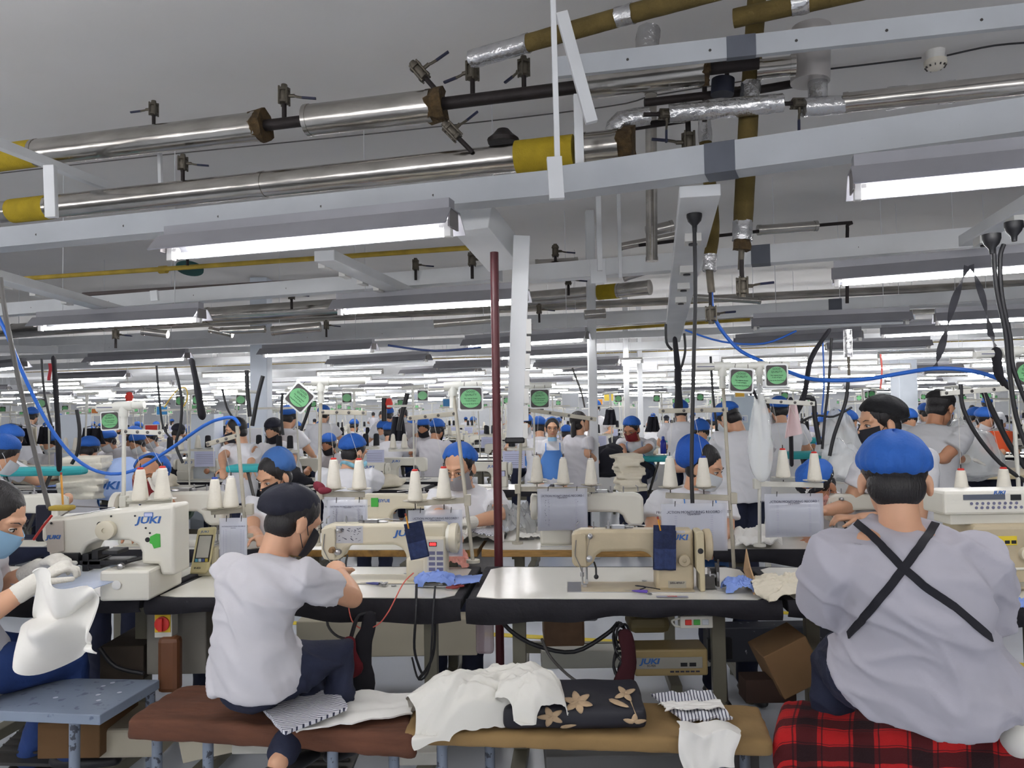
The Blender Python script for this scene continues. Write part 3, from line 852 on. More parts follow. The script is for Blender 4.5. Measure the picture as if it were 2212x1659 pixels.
# ------------------------------------------------ work tables
TA = math.radians(4.6)
tu = V((math.cos(TA), -math.sin(TA), 0)); tv = V((math.sin(TA), math.cos(TA), 0))
def TP(s, t, z=0): return V((0, 2.97, 0)) + tu * s + tv * t + V((0, 0, z))
def to_st(p):
    q = p - V((0, 2.97, 0)); return q.dot(tu), q.dot(tv)
TZ = .80
def make_table(name, label, w, d, loc, rz, top=LAM, edge=None, legs=LEGP, apron=True, bar=True, group=None, pedal=True, detail=True, chamfer=.05):
    t = thing(name, label, 'sewing table', loc, rz, group)
    h = w / 2
    b = MB()
    if edge is not None:
        b.b2(-h, h, 0, d, TZ - .04, TZ - .003); b.build('table_edge', edge, t, smooth=0, bevel=.004)
    else:
        b.b2(-h, h, 0, d, TZ - .045, TZ - .003); b.build('black_border', BLKC, t, smooth=0, bevel=.008)
    b = MB(); i = .035 if edge is None else .001; c = chamfer if detail else .01
    f = .012 if edge is None else .001
    b.prism([(-h + i, f + c * .5), (-h + i + c * 1.6, f), (h - i - c, f), (h - i, f + c), (h - i, d - i - c), (h - i - c, d - i), (-h + i + c, d - i), (-h + i, d - i - c)], (0, 0, TZ - .0015), (1, 0, 0), (0, 1, 0), .003)
    b.build('table_top', top, t, smooth=0)
    if apron:
        def fn(u, v):
            x = -h + u * w
            zb = .075 + .018 * math.sin(u * 5.1 + loc[0] * 3) + .006 * math.sin(u * 23)
            y = -.006 - .012 * math.sin(v * math.pi) - .006 * math.sin(u * 31 + v * 3) * v
            return (x, y, TZ + .001 - v * zb - (.0 if v > 0 else 0))
        b = MB(); b.sheet(fn, 40 if detail else 8, 6 if detail else 2, .004); b.build('cloth_apron', BLKC, t, smooth=60)
    for s in (-1, 1):
        b = MB(); x = s * (h - .18)
        b.b2(x - .03, x + .03, .12, d - .12, TZ - .075, TZ - .045)
        b.b2(x - .028, x + .028, d / 2 - .022, d / 2 + .022, .1, TZ - .07)
        b.b2(x - .03, x + .03, .02, d - .02, .05, .1)
        for y in (.06, d - .06): b.cyl((x, y, .0), (x, y, .05), .018, 8)
        b.build('leg', legs, t, smooth=0, bevel=.003 if detail else 0)
    if bar:
        b = MB(); b.b2(-h + .18, h - .18, d / 2 - .015, d / 2 + .015, .18, .24); b.build('crossbar', legs, t, smooth=0)
    if pedal and detail:
        b = MB(); b.box((0, .2, .12), (.34, .24, .015), (.25, 0, 0))
        for k in range(5): b.box((0, .12 + k * .04, .125 + k * .01), (.3, .006, .01), (.25, 0, 0))
        b.build('pedal', DSTEEL, t, smooth=0)
    return t
def atab(s0, s1, label, **k):
    return make_table('sewing_table', label, s1 - s0, .64, TP((s0 + s1) / 2, 0), -TA, **k)
atab(-2.62, -1.50, 'front row table under the large cream machine and yellowed control pad')
atab(-1.48, -.21, 'front row table in front of the woman in navy cap')
atab(-.19, 1.0, 'front row table with empty white top in the middle')
atab(1.02, 2.25, 'front row table beyond the large back view person with black straps')
# second row: tables facing us
for i, (s0, s1, lab, ed) in enumerate([(-2.6, -1.45, 'second row table at left behind the large cream machine', None), (-1.43, -.28, 'second row table with stained wood edge behind the panel machine', mat('stained_wood', (150, 112, 52), .6, var=.6, vs=18)), (-.26, .92, 'second row table with plain wood edge behind the empty middle table', WOOD), (.94, 2.1, 'second row table behind the cardboard flap and paper sheet', None)]):
    make_table('sewing_table', lab, s1 - s0, .56, TP((s0 + s1) / 2, 1.06), -TA, edge=ed, apron=ed is None, pedal=False)

# ------------------------------------------------ sewing machine head
def arm_outline(L=.29, top=.24):
    pts = [(-.034, top - .012), (-.04, top - .03), (-.04, .11), (-.03, .088), (.02, .086), (.045, .105), (.058, .135), (.08, .15), (L - .06, .152)]
    for a in range(0, 91, 15):
        r = .055; pts.append((L - .055 + r * math.sin(math.radians(a)), .152 - r + r * math.cos(math.radians(a)) - .0))
    pts += [(L + .004, 0), (.445, 0), (.445, top), (0, top)]
    return pts
def make_machine(name, label, body=CREAM, variant='G', detail=True, letters=True):
    t = thing(name, label, 'sewing machine')
    top = .24
    b = MB(); b.prism(arm_outline(top=top), (0, 0, 0), (1, 0, 0), (0, 0, 1), .078)
    b.b2(.292, .443, -.055, .055, 0, .105)
    b.build('machine_arm', body, t, smooth=35, bevel=.014 if detail else .008, seg=3 if detail else 1)
    b = MB(); b.use(STEEL); b.b2(-.06, .44, -.088, .088, .0, .003)
    b.use(body); b.b2(-.005, .44, -.086, .086, .002, .005)
    b.build('bed_plate', None, t, smooth=0)
    b = MB(); b.cyl((0, 0, .012), (0, 0, .09), .004, 8); b.cyl((.018, 0, .03), (.018, 0, .09), .005, 8); b.cyl((0, 0, .045), (0, 0, .062), .008, 8)
    b.box((.01, -.004, .01), (.016, .03, .008)); b.box((.018, 0, .025), (.012, .012, .018))
    b.build('needle_bar', STEEL, t)
    # hand wheel
    b = MB(); hx = .452 if variant != 'A' else .485
    b.lathe([(.03, 0), (.058, .004), (.062, .012), (.062, .03), (.05, .036), (.046, .03), (.02, .032), (.018, .04), (.004, .042)], (hx, 0, .175), (1, 0, 0), 28)
    b.build('handwheel', body if variant != 'A' else BEIGE, t, smooth=35)
    if detail:
        b = MB(); b.prism([(-.036, .22), (-.036, .115), (-.026, .095), (.018, .093), (.018, .22), (.0, .228)], (0, -.043, 0), (1, 0, 0), (0, 0, 1), .008)
        b.build('face_plate', body, t, smooth=0, bevel=.003)
        for (x, z, r) in [(.034, .215, .011), (.03, .125, .013)]:
            b = MB(); b.lathe([(r, 0), (r, .003), (.004, .004), (.004, .012), (r * .9, .013), (r * .9, .018), (r * .4, .022)], (x, -.042, z), (0, -1, 0), 16); b.build('tension_disc', STEEL, t)
        b = MB(); b.lathe([(.025, 0), (.025, .006), (.022, .012), (.008, .013), (.007, .008)], (.405, -.05, .12), (0, -1, 0), 24); b.build('stitch_dial', body, t)
        b = MB()
        b.tube([(-.02, -.03, .24), (-.02, -.03, .262), (-.01, -.02, .27)], .0025, 6); b.tube([(.05, 0, .24), (.05, 0, .268)], .003, 6)
        b.lathe([(.012, 0), (.012, .01), (.004, .012), (.003, .03)], (.11, 0, .24), (0, 0, 1), 12)
        b.lathe([(.022, 0), (.022, .004), (.015, .006)], (.19, .01, .24), (0, 0, 1), 16)
        b.box((.15, 0, .246), (.05, .03, .014)); b.tube([(.17, 0, .25), (.21, -.01, .256), (.26, 0, .25)], .003, 6)
        b.build('thread_guide', STEEL, t)
        b = MB(); b.tube([(.05, .01, .1), (.056, -.03, .085), (.056, -.04, .06)], .004, 6); b.ell((.056, -.04, .052), .01, nu=10, nv=6); b.build('presser_lever', BLACKM, t)
        b = MB(); b.tube([(-.022, -.048, .2), (-.028, -.052, .14), (-.01, -.05, .1), (-.002, -.02, .07)], .0018, 5); b.tube([(.034, -.06, .215), (.02, -.055, .15), (.03, -.06, .125)], .0008, 4); b.build('thread_wire', STEEL, t)
        b = MB(); b.b2(.34, .41, -.0575, -.0555, .012, .04); b.build('spec_plate', mat('plate_grey', (170, 164, 150), .4, .3), t, smooth=0)
        b = MB()
        for x, y in ((.02, -.12), (.02, .11)): b.lathe([(.01, 0), (.01, .002)], (x + .24, y + .0, .003), (0, 0, 1), 12)
        b.build('screw_cap', STEEL, t)
    if variant == 'A':
        b = MB(); b.prism([(.45, .232), (.45, .085), (.462, .07), (.462, 0), (.483, 0), (.483, .232), (.475, .238), (.458, .238)], (0, -.02, 0), (1, 0, 0), (0, 0, 1), .1)
        b.build('belt_cover', mat('belt_cover_beige', (196, 184, 152), .45), t, smooth=0, bevel=.005)
        b = MB(); b.lathe([(.011, 0), (.011, .003), (.006, .004)], (.467, -.07, .16), (0, -1, 0), 16); b.build('cover_slot', BLACKM, t)
        b = MB().use(STEEL); b.lathe([(.03, 0), (.03, .006), (.01, .008), (.01, .03), (.024, .031), (.024, .038)], (.505, -.01, .05), (1, 0, 0), 18)
        b.use(DSTEEL); b.box((.50, -.02, .03), (.05, .04, .05)); b.box((.54, -.01, .055), (.012, .03, .09)); b.cyl((.545, -.01, .05), (.545, -.01, .115), .004, 8); b.box((.525, .03, .04), (.03, .02, .07))
        b.build('bobbin_winder', None, t, smooth=30)
        lettering('nameplate_text', 'DDL-8700-7', .011, INKD, t, (.375, -.0585, .032), (math.pi / 2, 0, 0))
        lettering('brand_text', 'JUKI', .03, LOGO, t, (.385, -.0405, .208), (math.pi / 2, 0, 0), shear=.15, bold=.0009)
        b = MB(); b.b2(.352, .412, -.041, -.039, .226, .236); b.build('id_sticker', SLEEVE, t, smooth=0)
    if variant == 'B':
        b = MB(); b.b2(.36, .445, -.07, -.04, .03, .19); b.build('control_panel', CREAM, t, smooth=0, bevel=.008)
        b = MB().use(mat('panel_face', (206, 204, 196), .4)); b.b2(.378, .44, -.0725, -.07, .04, .18)
        b.use(mat('panel_dark', (60, 30, 32), .3)); b.b2(.385, .415, -.0735, -.072, .152, .17); b.build('panel_face', None, t, smooth=0)
        lettering('digit_display', '888', .016, mat('red_led', (255, 40, 40), .4, emit=3.0), t, (.4, -.0745, .161), (math.pi / 2, 0, 0), bold=.0006)
        b = MB().use(INK)
        for r in range(4):
            for c in range(2): b.b2(.384 + c * .03, .408 + c * .03, -.0732, -.072, .118 - r * .022, .132 - r * .022)
        b.build('panel_buttons', None, t, smooth=0)
        b = MB(); b.use(INKD); 
        rr = random.Random(2)
        for k in range(26): x = .03 + rr.random() * .085; z = .17 + rr.random() * .055; b.box((x, -.0403, z), (.004 + rr.random() * .01, .0006, .001 + rr.random() * .002), (0, rr.uniform(-.8, .8), 0))
        b.use(SLEEVE); b.b2(.02, .125, -.04, -.0395, .16, .232); b.build('scribbled_label', None, t, smooth=0)
        lettering('brand_text', 'JUKI', .034, LOGO, t, (.29, -.0405, .2), (math.pi / 2, 0, 0), shear=.2, bold=.001)
        b = MB(); b.lathe([(.052, 0), (.055, .006), (.055, .022)], (.443, 0, .175), (1, 0, 0), 28); b.build('wheel_hub', CREAM2, t)
        lettering('nameplate_text', 'DDL-8700B', .011, INKD, t, (.375, -.0585, .02), (math.pi / 2, 0, 0))
        b = MB().use(mat('knob_brass', (140, 112, 80), .5, .4)); b.lathe([(.013, 0), (.013, .01), (.009, .012), (.009, .03)], (.01, -.05, .135), (0, -1, 0), 14); b.build('tension_knob', None, t)
    if variant == 'G' and letters:
        for sgn in (-1, 1):
            lettering('brand_text', 'JUKI', .034, LOGO, t, (.3, sgn * .0405, .2), (math.pi / 2, 0, 0 if sgn < 0 else math.pi), shear=.2, bold=.0008)
        b = MB(); b.lathe([(.022, 0), (.022, .008), (.014, .01)], (.35, -.042, .16), (0, -1, 0), 14); b.build('stitch_dial', body, t)
        b = MB().use(BLACKM); b.b2(.37, .43, -.0412, -.039, .1, .16); b.use(PAPER); b.b2(.376, .424, -.0418, -.039, .106, .154); b.build('digital_display', None, t, smooth=0)
    return t
mA = make_machine('sewing_machine', 'aged beige sewing machine with blue letters and denim pocket on the empty middle table', BEIGE, 'A')
mA.location = PZ(1258, 1269, TZ); mA.rotation_euler = (0, 0, -TA)
mB = make_machine('sewing_machine', 'cream sewing machine with red digits on its panel beside the woman in navy cap', CREAM, 'B')
mB.location = PZ(722, 1252, TZ); mB.rotation_euler = (0, 0, -TA); mB.scale = (1.13, 1.05, 1.03)
# marks on the middle table
b = MB().use(mat('sticker_grey', (150, 152, 172), .4)); c = PZ(1452, 1291, TZ) + V((0, 0, .004)); b.box((0, 0, 0), (.12, .022, .001))
o = b.build('table_sticker', None, smooth=0); o.location = c; o.rotation_euler = (0, 0, -TA); tag(o, 'grey sticker with a red mark at the front edge of the middle table', 'sticker')
lettering('sticker_mark', 'WRS', .018, mat('sticker_red', (206, 90, 80), .5), o, (0, 0, .0012), (0, 0, 0), .0002, bold=.001)

# ------------------------------------------------ pockets and pencils
DEN = mat('denim_pocket', (34, 44, 78), .9, var=.3, vs=50, bump=.4, bs=150)
def pocket(px, py, D, w, h, label, tilt=0, pencils=((0, .3),), two=False):
    t = thing('denim_pocket', label, 'pocket', P(px, py, D))
    b = MB()
    def fn(u, v): return ((u - .5) * w, -.008 - .006 * math.sin(u * math.pi * (2 if two else 1)) ** 2, (.5 - v) * h)
    b.sheet(fn, 14, 6, .003); b.b2(-w / 2, w / 2, 0, .003, -h / 2, h / 2 + .02)
    b.use(DEN); o = b.build('pouch', DEN, t, smooth=50)
    b = MB(); b.sheet(lambda u, v: ((u - .5) * w * .96, -.017 - .008 * math.sin(u * math.pi * (2 if two else 1)) ** 2, -v * h * .5 + h * .05), 14, 5, .003); b.build('front_pouch', mat('denim_pocket_light', (48, 62, 104), .9, var=.3, vs=50, bump=.4, bs=150), t, smooth=50)
    t.rotation_euler = (0, tilt, 0)
    for i, (dx, a) in enumerate(pencils):
        q = thing('pencil', 'yellow pencil standing in the %s' % label, 'pencil', P(px, py, D) + V((dx * w, 0, h * .5)))
        b = MB(); b.tube([(0, 0, -.05), (a * .05, 0, .045)], .0035, 6); b.build('shaft', mat('pencil_yellow', (214, 150, 50), .4), q)
        b = MB(); b.tube([(a * .05, 0, .045), (a * .056, 0, .055)], .004, 8); b.build('eraser', mat('eraser_red', (150, 60, 50), .6), q)
        q['label'] = 'yellow pencil sticking out of the ' + label.split(' hanging')[0]
    return t
pocket(1435, 1188, 3.06, .088, .155, 'two part dark denim pocket hanging on the beige machine', .03, ((-.05, -.35),), True)
pocket(901, 1172, 3.1, .075, .125, 'slanted denim pocket hanging on the machine with red digits', -.2, ((-.32, -.4),))

# ------------------------------------------------ the large cream machine at left and its pad
o = thing('bartack_machine', 'large cream box shaped sewing machine with green tag at the left', 'sewing machine', P(240, 1278, 3.12)); o.location.z = TZ
S = 3.12 / FPX; X0 = 240; Y0 = 1271
def q2(px, py): return ((px - X0) * S, (Y0 - py) * S)
b = MB(); b.prism([q2(94, 1115), q2(104, 1102), q2(152, 1100), q2(250, 1088), q2(378, 1078), q2(380, 1228), q2(350, 1228), q2(345, 1204), q2(308, 1203), q2(308, 1178), q2(300, 1162), q2(280, 1152), q2(215, 1152), q2(190, 1162), q2(178, 1185), q2(160, 1192), q2(112, 1190), q2(106, 1158), q2(94, 1150)], (0, .06, 0), (1, 0, 0), (0, 0, 1), .15)
b.build('machine_body', CREAM2, o, smooth=30, bevel=.014, seg=3)
b = MB(); b.b2((243 - X0) * S, (347 - X0) * S, -.1, .2, .002, .12); b.build('machine_bed', CREAM2, o, smooth=0, bevel=.01)
b = MB(); b.prism([q2(106, 1120), q2(112, 1108), q2(144, 1107), q2(146, 1172), q2(126, 1178), q2(110, 1172)], (0, -.02, 0), (1, 0, 0), (0, 0, 1), .012); b.build('face_plate', mat('face_grey', (186, 178, 168), .4), o, smooth=0, bevel=.004)
b = MB(); x, z = q2(238, 1128); b.lathe([(.036, 0), (.038, .01), (.038, .03), (.03, .034), (.01, .034), (.009, .028)], (x, -.016, z), (0, -1, 0), 28); b.build('handwheel', CREAM, o)
b = MB(); x, z = q2(220, 1118); b.lathe([(.013, 0), (.013, .003)], (x, -.014, z), (0, -1, 0), 16)
for px, py, r in ((244, 1100, .004), (295, 1100, .004), (318, 1126, .004), (322, 1151, .01), (327, 1137, .004), (120, 1112, .005)): x, z = q2(px, py); b.lathe([(r, 0), (r, .002)], (x, -.016 - (.012 if px == 120 else 0), z), (0, -1, 0), 10)
b.build('screw', BLACKM, o)
x, z = q2(323, 1110); lettering('brand_text', 'JUKI', .038, LOGO, o, (x, -.016, z), (math.pi / 2, 0, .0), shear=.2, bold=.0012)
x, z = q2(124, 1142); lettering('brand_text', 'JUKI', .022, LOGO, o, (x, -.028, z), (math.pi / 2, 0, 0), shear=.2, bold=.0008)
b = MB(); x, z = q2(338, 1155); b.prism([(-.02, .02), (.005, .032), (.02, .03), (.022, -.022), (-.004, -.028), (-.012, -.01), (-.022, -.006)], (x, -.017, z), (1, 0, 0), (0, 0, 1), .002); b.build('green_tag', mat('green_tag', (64, 168, 62), .5), o, smooth=0)
b = MB(); x, z = q2(324, 1098); b.use(LOGO).box((x, -.0165, z), (.036, .0015, .018)); b.use(PAPER).box((x, -.0175, z), (.031, .0015, .013)); b.build('id_sticker', None, o, smooth=0)
b = MB().use(BLACKM)
for x0, x1, y0, y1 in ((105, 150, 1186, 1200), (130, 178, 1176, 1202), (186, 200, 1178, 1215), (200, 226, 1190, 1210), (180, 280, 1192, 1202), (206, 220, 1170, 1190), (228, 262, 1172, 1180)):
    b.b2((x0 - X0) * S, (x1 - X0) * S, -.03, .06, (Y0 - y1) * S, (Y0 - y0) * S)
b.tube([(q2(262, 1200)[0], -.03, q2(262, 1200)[1]), (q2(310, 1190)[0], .0, q2(310, 1190)[1])], .008, 8)
b.build('work_clamp', None, o, smooth=0, bevel=.003)
b = MB(); 
for px in (144, 150, 158): b.cyl((q2(px, 0)[0], .02, q2(0, 1190)[1]), (q2(px + 3, 0)[0], .0, q2(0, 1216)[1]), .004, 8)
b.lathe([(.012, 0), (.012, .02), (.006, .024)], (q2(277, 0)[0], -.05, q2(0, 1202)[1]), (0, -1, 0), 14)
b.build('needle_bar', STEEL, o)
b = MB(); b.prism([q2(90, 1222), q2(120, 1232), q2(195, 1251), q2(296, 1226), q2(250, 1208), q2(140, 1208)], (0, 0, 0), (1, 0, 0), (0, 0, 1), .001)
b = MB(); b.add([V(((px - X0) * S, y, (Y0 - py) * S)) for px, py, y in ((60, 1225, -.12), (120, 1240, -.2), (198, 1252, -.24), (300, 1222, -.05), (250, 1212, .1), (120, 1208, .06))], [(0, 1, 2, 3, 4, 5)])
sh = b.build('plastic_sheet', mat('clear_plate', (190, 205, 235), .08, alpha=.45), o, smooth=0); m_ = sh.modifiers.new('s', 'SOLIDIFY'); m_.thickness = .003
b = MB(); x, z = q2(280, 1236); b.lathe([(.016, 0), (.018, .006), (.01, .008)], (x, -.1, z), (0, -1, 0), 18); b.build('round_switch', SOCKET, o)
b = MB(); b.tube([(q2(118, 0)[0], 0, q2(0, 1105)[1]), (q2(240, 0)[0], .03, q2(0, 1085)[1]), (q2(150, 0)[0], .05, q2(0, 1082)[1]), (q2(108, 0)[0], .03, q2(0, 1110)[1]), (q2(110, 0)[0], -.02, q2(0, 1140)[1])], .003, 6)
b.build('oil_tube', STEEL, o)
cn = MB()
pn = thing('pencil', 'yellow pencil standing upright on top of the large cream machine', 'pencil', P(136, 1090, 3.1)); b = MB(); b.cyl((0, 0, 0), (-.008, 0, .12), .004, 6); b.build('shaft', mat('pencil_yellow', (214, 150, 50), .4), pn)
b = MB(); b.cyl((-.008, 0, .12), (-.0085, 0, .13), .0045, 8); b.build('eraser', mat('eraser_red', (150, 60, 50), .6), pn)
b = MB(); b.box((0, 0, 0), (.09, .05, .02)); o = b.build('pin_cushion', mat('mustard', (170, 146, 60), .9, bump=.5), bevel=.008); o.location = P(134, 1097, 3.12); tag(o, 'small mustard cushion on the large cream machine holding the pencil', 'pin cushion')
b = MB(); b.tube([(.02, 0, .05), (0, 0, .0), (-.02, 0, -.06)], .005, 6); o = b.build('tweezers', REDP); o.location = P(93, 1137, 3.0); o.rotation_euler = (0, .3, 0); tag(o, 'red handled tweezers hanging at the left of the cream machine', 'tweezers')
b = MB(); b.b2(-.03, .03, -.01, .01, -.075, .075); o = b.build('dark_pouch', mat('navy_cloth', (26, 28, 44), .9), bevel=.008); o.location = P(94, 1130, 3.17); tag(o, 'dark pouch hanging behind the face of the large cream machine', 'pocket')
# control pad
o = thing('control_pad', 'yellowed hand control pad with grey screen standing on the left table', 'control pad', PZ(447, 1243, TZ)); sc = 3.2 / FPX
b = MB(); b.prism([(-.068, .0), (-.062, .03), (-.03, .205), (.052, .21), (.05, .19), (.018, .018), (.006, .0)], (-.0, -.02, .012), (1, 0, 0), (0, 0, 1), .028); b.build('pad_body', YELLOWED, o, smooth=0, bevel=.01)
b = MB(); b.prism([(-.035, .075), (-.018, .172), (.036, .172), (.02, .075)], (0, -.036, .012), (1, 0, 0), (0, 0, 1), .003); b.build('pad_screen', mat('pad_screen', (196, 194, 186), .2), o, smooth=0)
b = MB(); b.prism([(-.045, .055), (-.022, .176), (.042, .176), (.022, .055)], (0, -.0345, .012), (1, 0, 0), (0, 0, 1), .003); b.build('screen_bezel', mat('bezel', (54, 50, 46), .4), o, smooth=0)
for i, c in enumerate([(90, 170, 200), (190, 210, 220), (70, 90, 150), (200, 180, 70)]):
    b = MB(); b.b2(-.038 + i * .015, -.026 + i * .015, -.039, -.037, .069, .083); b.build('pad_button', mat('pad_button%d' % i, c, .4), o, smooth=0)
lettering('brand_text', 'JUKI', .014, LOGO, o, (.004, -.0345, .202), (math.pi / 2, 0, 0), shear=.2); lettering('model_text', 'IP-420', .012, INKD, o, (-.03, -.0345, .04), (math.pi / 2, 0, 0))
b = MB(); b.b2(-.035, .05, -.02, .06, 0, .03); b.b2(.02, .045, -.005, .03, .02, .13); b.build('pad_stand', mat('pad_stand', (200, 192, 164), .5), o, smooth=0, bevel=.006)

# ------------------------------------------------ right hand machine with display box
o = thing('bartack_machine', 'large cream machine with wide display box at the right edge', 'sewing machine', P(2150, 1300, 3.0)); o.location.z = TZ
S = 3.0 / FPX; X0 = 2150; Y0 = 1300
b = MB(); b.b2((2042 - X0) * S, (2290 - X0) * S, -.02, .14, (Y0 - 1138) * S, (Y0 - 1088) * S); b.build('display_box', CREAM2, o, smooth=0, bevel=.01)
b = MB(); b.b2((2060 - X0) * S, (2290 - X0) * S, 0, .12, (Y0 - 1160) * S, (Y0 - 1138) * S); b.build('box_foot', CREAM2, o, smooth=0, bevel=.004)
b = MB(); b.b2((2100 - X0) * S, (2290 - X0) * S, -.03, .2, .0, (Y0 - 1158) * S); b.build('machine_body', BEIGE, o, smooth=0, bevel=.02, seg=3)
b = MB(); b.b2((2083 - X0) * S, (2172 - X0) * S, -.0225, -.02, (Y0 - 1106) * S, (Y0 - 1095) * S); b.build('display_window', mat('lcd', (92, 98, 110), .2), o, smooth=0)
b = MB(); b.b2((2184 - X0) * S, (2206 - X0) * S, -.0225, -.02, (Y0 - 1108) * S, (Y0 - 1096) * S); b.build('small_window', BLACKM, o, smooth=0)
b = MB().use(INK)
for r in range(2):
    for k in range(9): b.lathe([(.006, 0), (.006, .001)], ((2100 + k * 12 + r * 10 - X0) * S, -.021, (Y0 - 1114 - r * 9) * S), (0, -1, 0), 10)
b.build('panel_buttons', None, o)
lettering('brand_text', 'JUKI', .018, LOGO, o, ((2160 - X0) * S, -.0215, (Y0 - 1091.5) * S), (math.pi / 2, 0, 0), shear=.2, bold=.0006)
b = MB().use(mat('warning_yellow', (226, 200, 50), .5)); b.b2((2132 - X0) * S, (2190 - X0) * S, -.0325, -.03, (Y0 - 1202) * S, (Y0 - 1183) * S); b.use(BLACKM)
for k in range(4): b.b2((2136 + k * 14 - X0) * S, (2146 + k * 14 - X0) * S, -.034, -.032, (Y0 - 1199) * S, (Y0 - 1192) * S)
b.build('warning_label', None, o, smooth=0)
b = MB(); b.lathe([(.025, 0), (.025, .02), (.018, .024), (.01, .03)], ((2206 - X0) * S, -.03, (Y0 - 1220) * S), (0, -1, 0), 24); b.build('feed_dial', CREAM, o)
b = MB(); b.tube([((2160 - X0) * S, -.05, (Y0 - 1250) * S), ((2290 - X0) * S, -.05, (Y0 - 1250) * S)], .005, 8); b.build('thread_rail', CREAM2, o)
b = MB(); b.b2((2168 - X0) * S, (2206 - X0) * S, -.033, -.03, (Y0 - 1290) * S, (Y0 - 1280) * S); b.build('spec_plate', mat('plate_grey', (170, 164, 150), .4, .3), o, smooth=0)

# second row machines seen from behind, operators facing us
mG = make_machine('sewing_machine', 'x', CREAM2, 'G')
mF = make_machine('sewing_machine', 'x', CREAM2, 'G', detail=False)
MFUSED = []
cache_kids()
def put_machine(px, py, label, rz, src=None, s=1.0, z=TZ, group='machines of the second row', first=[1]):
    src = src or mG
    o = copy_tree(src) if not first[0] else src
    first[0] = 0
    o.location = PZ(px, py, z); o.rotation_euler = (0, 0, rz); o.scale = (s, s, s); o['label'] = label; o['group'] = group
    return o
put_machine(1372, 1174, 'cream machine facing away behind the sheet of the left three cone stand', math.pi - TA, s=1.15)
put_machine(1800, 1160, 'cream machine behind the right paper sheet and the bent woman', -TA, s=1.0)
put_machine(470, 1175, 'cream machine behind the control pad, seen from the back', math.pi - TA, s=1.25)
put_machine(120, 1175, 'cream machine at the left behind the large machine', math.pi - TA, s=1.2)
fy = make_machine('sewing_machine', 'long cream machine with green tag behind the machine with red digits', CREAM, 'G', letters=False)
fy.location = PZ(960, 1152, TZ); fy.rotation_euler = (0, 0, math.pi - TA); fy.scale = (1.1, 1, 1.0)
lettering('brand_text', 'FEIYUE', .026, LOGO, fy, (.33, .0405, .2), (math.pi / 2, 0, math.pi), bold=.0006)
b = MB(); b.b2(.355, .395, .041, .044, .165, .218); b.build('green_tag', mat('green_tag', (64, 168, 62), .5), fy, smooth=0)

# ------------------------------------------------ thread stands, cones, sleeves, signs
def make_cone(name, m=CONE, tip=REDP):
    t = thing(name, 'x', 'thread cone')
    b = MB(); b.lathe([(.002, 0), (.031, 0), (.034, .004), (.034, .012), (.019, .125), (.017, .131), (.012, .133)], n=24); b.build('wound_thread', m, t, smooth=50)
    b = MB(); b.lathe([(.0135, .128), (.0135, .138), (.01, .141), (.006, .141)], n=16); b.build('cone_tip', tip, t)
    return t
coneR = make_cone('thread_cone'); coneB = make_cone('thread_cone', tip=BLUEP); coneW = make_cone('thread_cone', tip=SOCKET)
def make_kcone():
    t = thing('thread_cone', 'x', 'thread cone')
    b = MB(); b.lathe([(.02, 0), (.034, .002), (.03, .12), (.024, .132), (.01, .136)], n=12); b.build('wound_thread', CONEK, t, smooth=50)
    return t
coneK = make_kcone()
SGK = mat('sign_dark', (66, 62, 62), .5); SGG = mat('sign_green', (112, 184, 124), .35, var=.3, vs=6); SGW = mat('sign_white_edge', (232, 234, 232), .4)
def rrect(w, r, n=5):
    out = []
    for cx, cy, a0 in ((w - r, w - r, 0), (-w + r, w - r, 90), (-w + r, -w + r, 180), (w - r, -w + r, 270)):
        for k in range(n + 1):
            a = math.radians(a0 + 90 * k / n); out.append((cx + r * math.cos(a), cy + r * math.sin(a)))
    return out
def make_sign(words=True):
    t = thing('quality_sign', 'x', 'sign')
    b = MB(); b.prism(rrect(.057, .012), (0, 0, 0), (1, 0, 0), (0, 0, 1), .004); b.build('sign_rim', SGW, t, smooth=0)
    b = MB(); b.prism(rrect(.049, .009), (0, -.003, 0), (1, 0, 0), (0, 0, 1), .003); b.build('sign_board', SGK, t, smooth=0)
    b = MB(); b.prism([(.047 * math.cos(a / 18 * math.pi), .042 * math.sin(a / 18 * math.pi)) for a in range(36)], (0, -.0055, 0), (1, 0, 0), (0, 0, 1), .002); b.build('green_oval', SGG, t, smooth=0)
    if words:
        D = mat('sign_ink', (30, 70, 44), .6)
        for s, z, sz in (('GOOD', .031, .013), ('QUALITY', .017, .013), ('No rejects found', .0, .0085), ('5 out of 5pcs', -.01, .0085), ('Keep up the Good Work!', -.024, .0068)):
            lettering('sign_text', s, sz, D, t, (0, -.0068, z), (math.pi / 2, 0, 0), .0002, bold=.0002)
    b = MB()
    for s in (-1, 1): b.tube([(s * .028, 0, .048), (s * .03, .003, .062), (s * .028, .0, .075)], .0014, 5)
    b.build('hook', DSTEEL, t)
    return t
signP = make_sign(); signF = make_sign(False)
cache_kids()
used = set()
def inst(src, loc, label, rot=(0, 0, 0), s=1.0, group=None):
    if src.name in used: o = copy_tree(src)
    else: o = src; used.add(src.name)
    o.location = loc; o.rotation_euler = rot; o.scale = (s, s, s) if not hasattr(s, '__len__') else s
    o['label'] = label
    if group: o['group'] = group
    return o
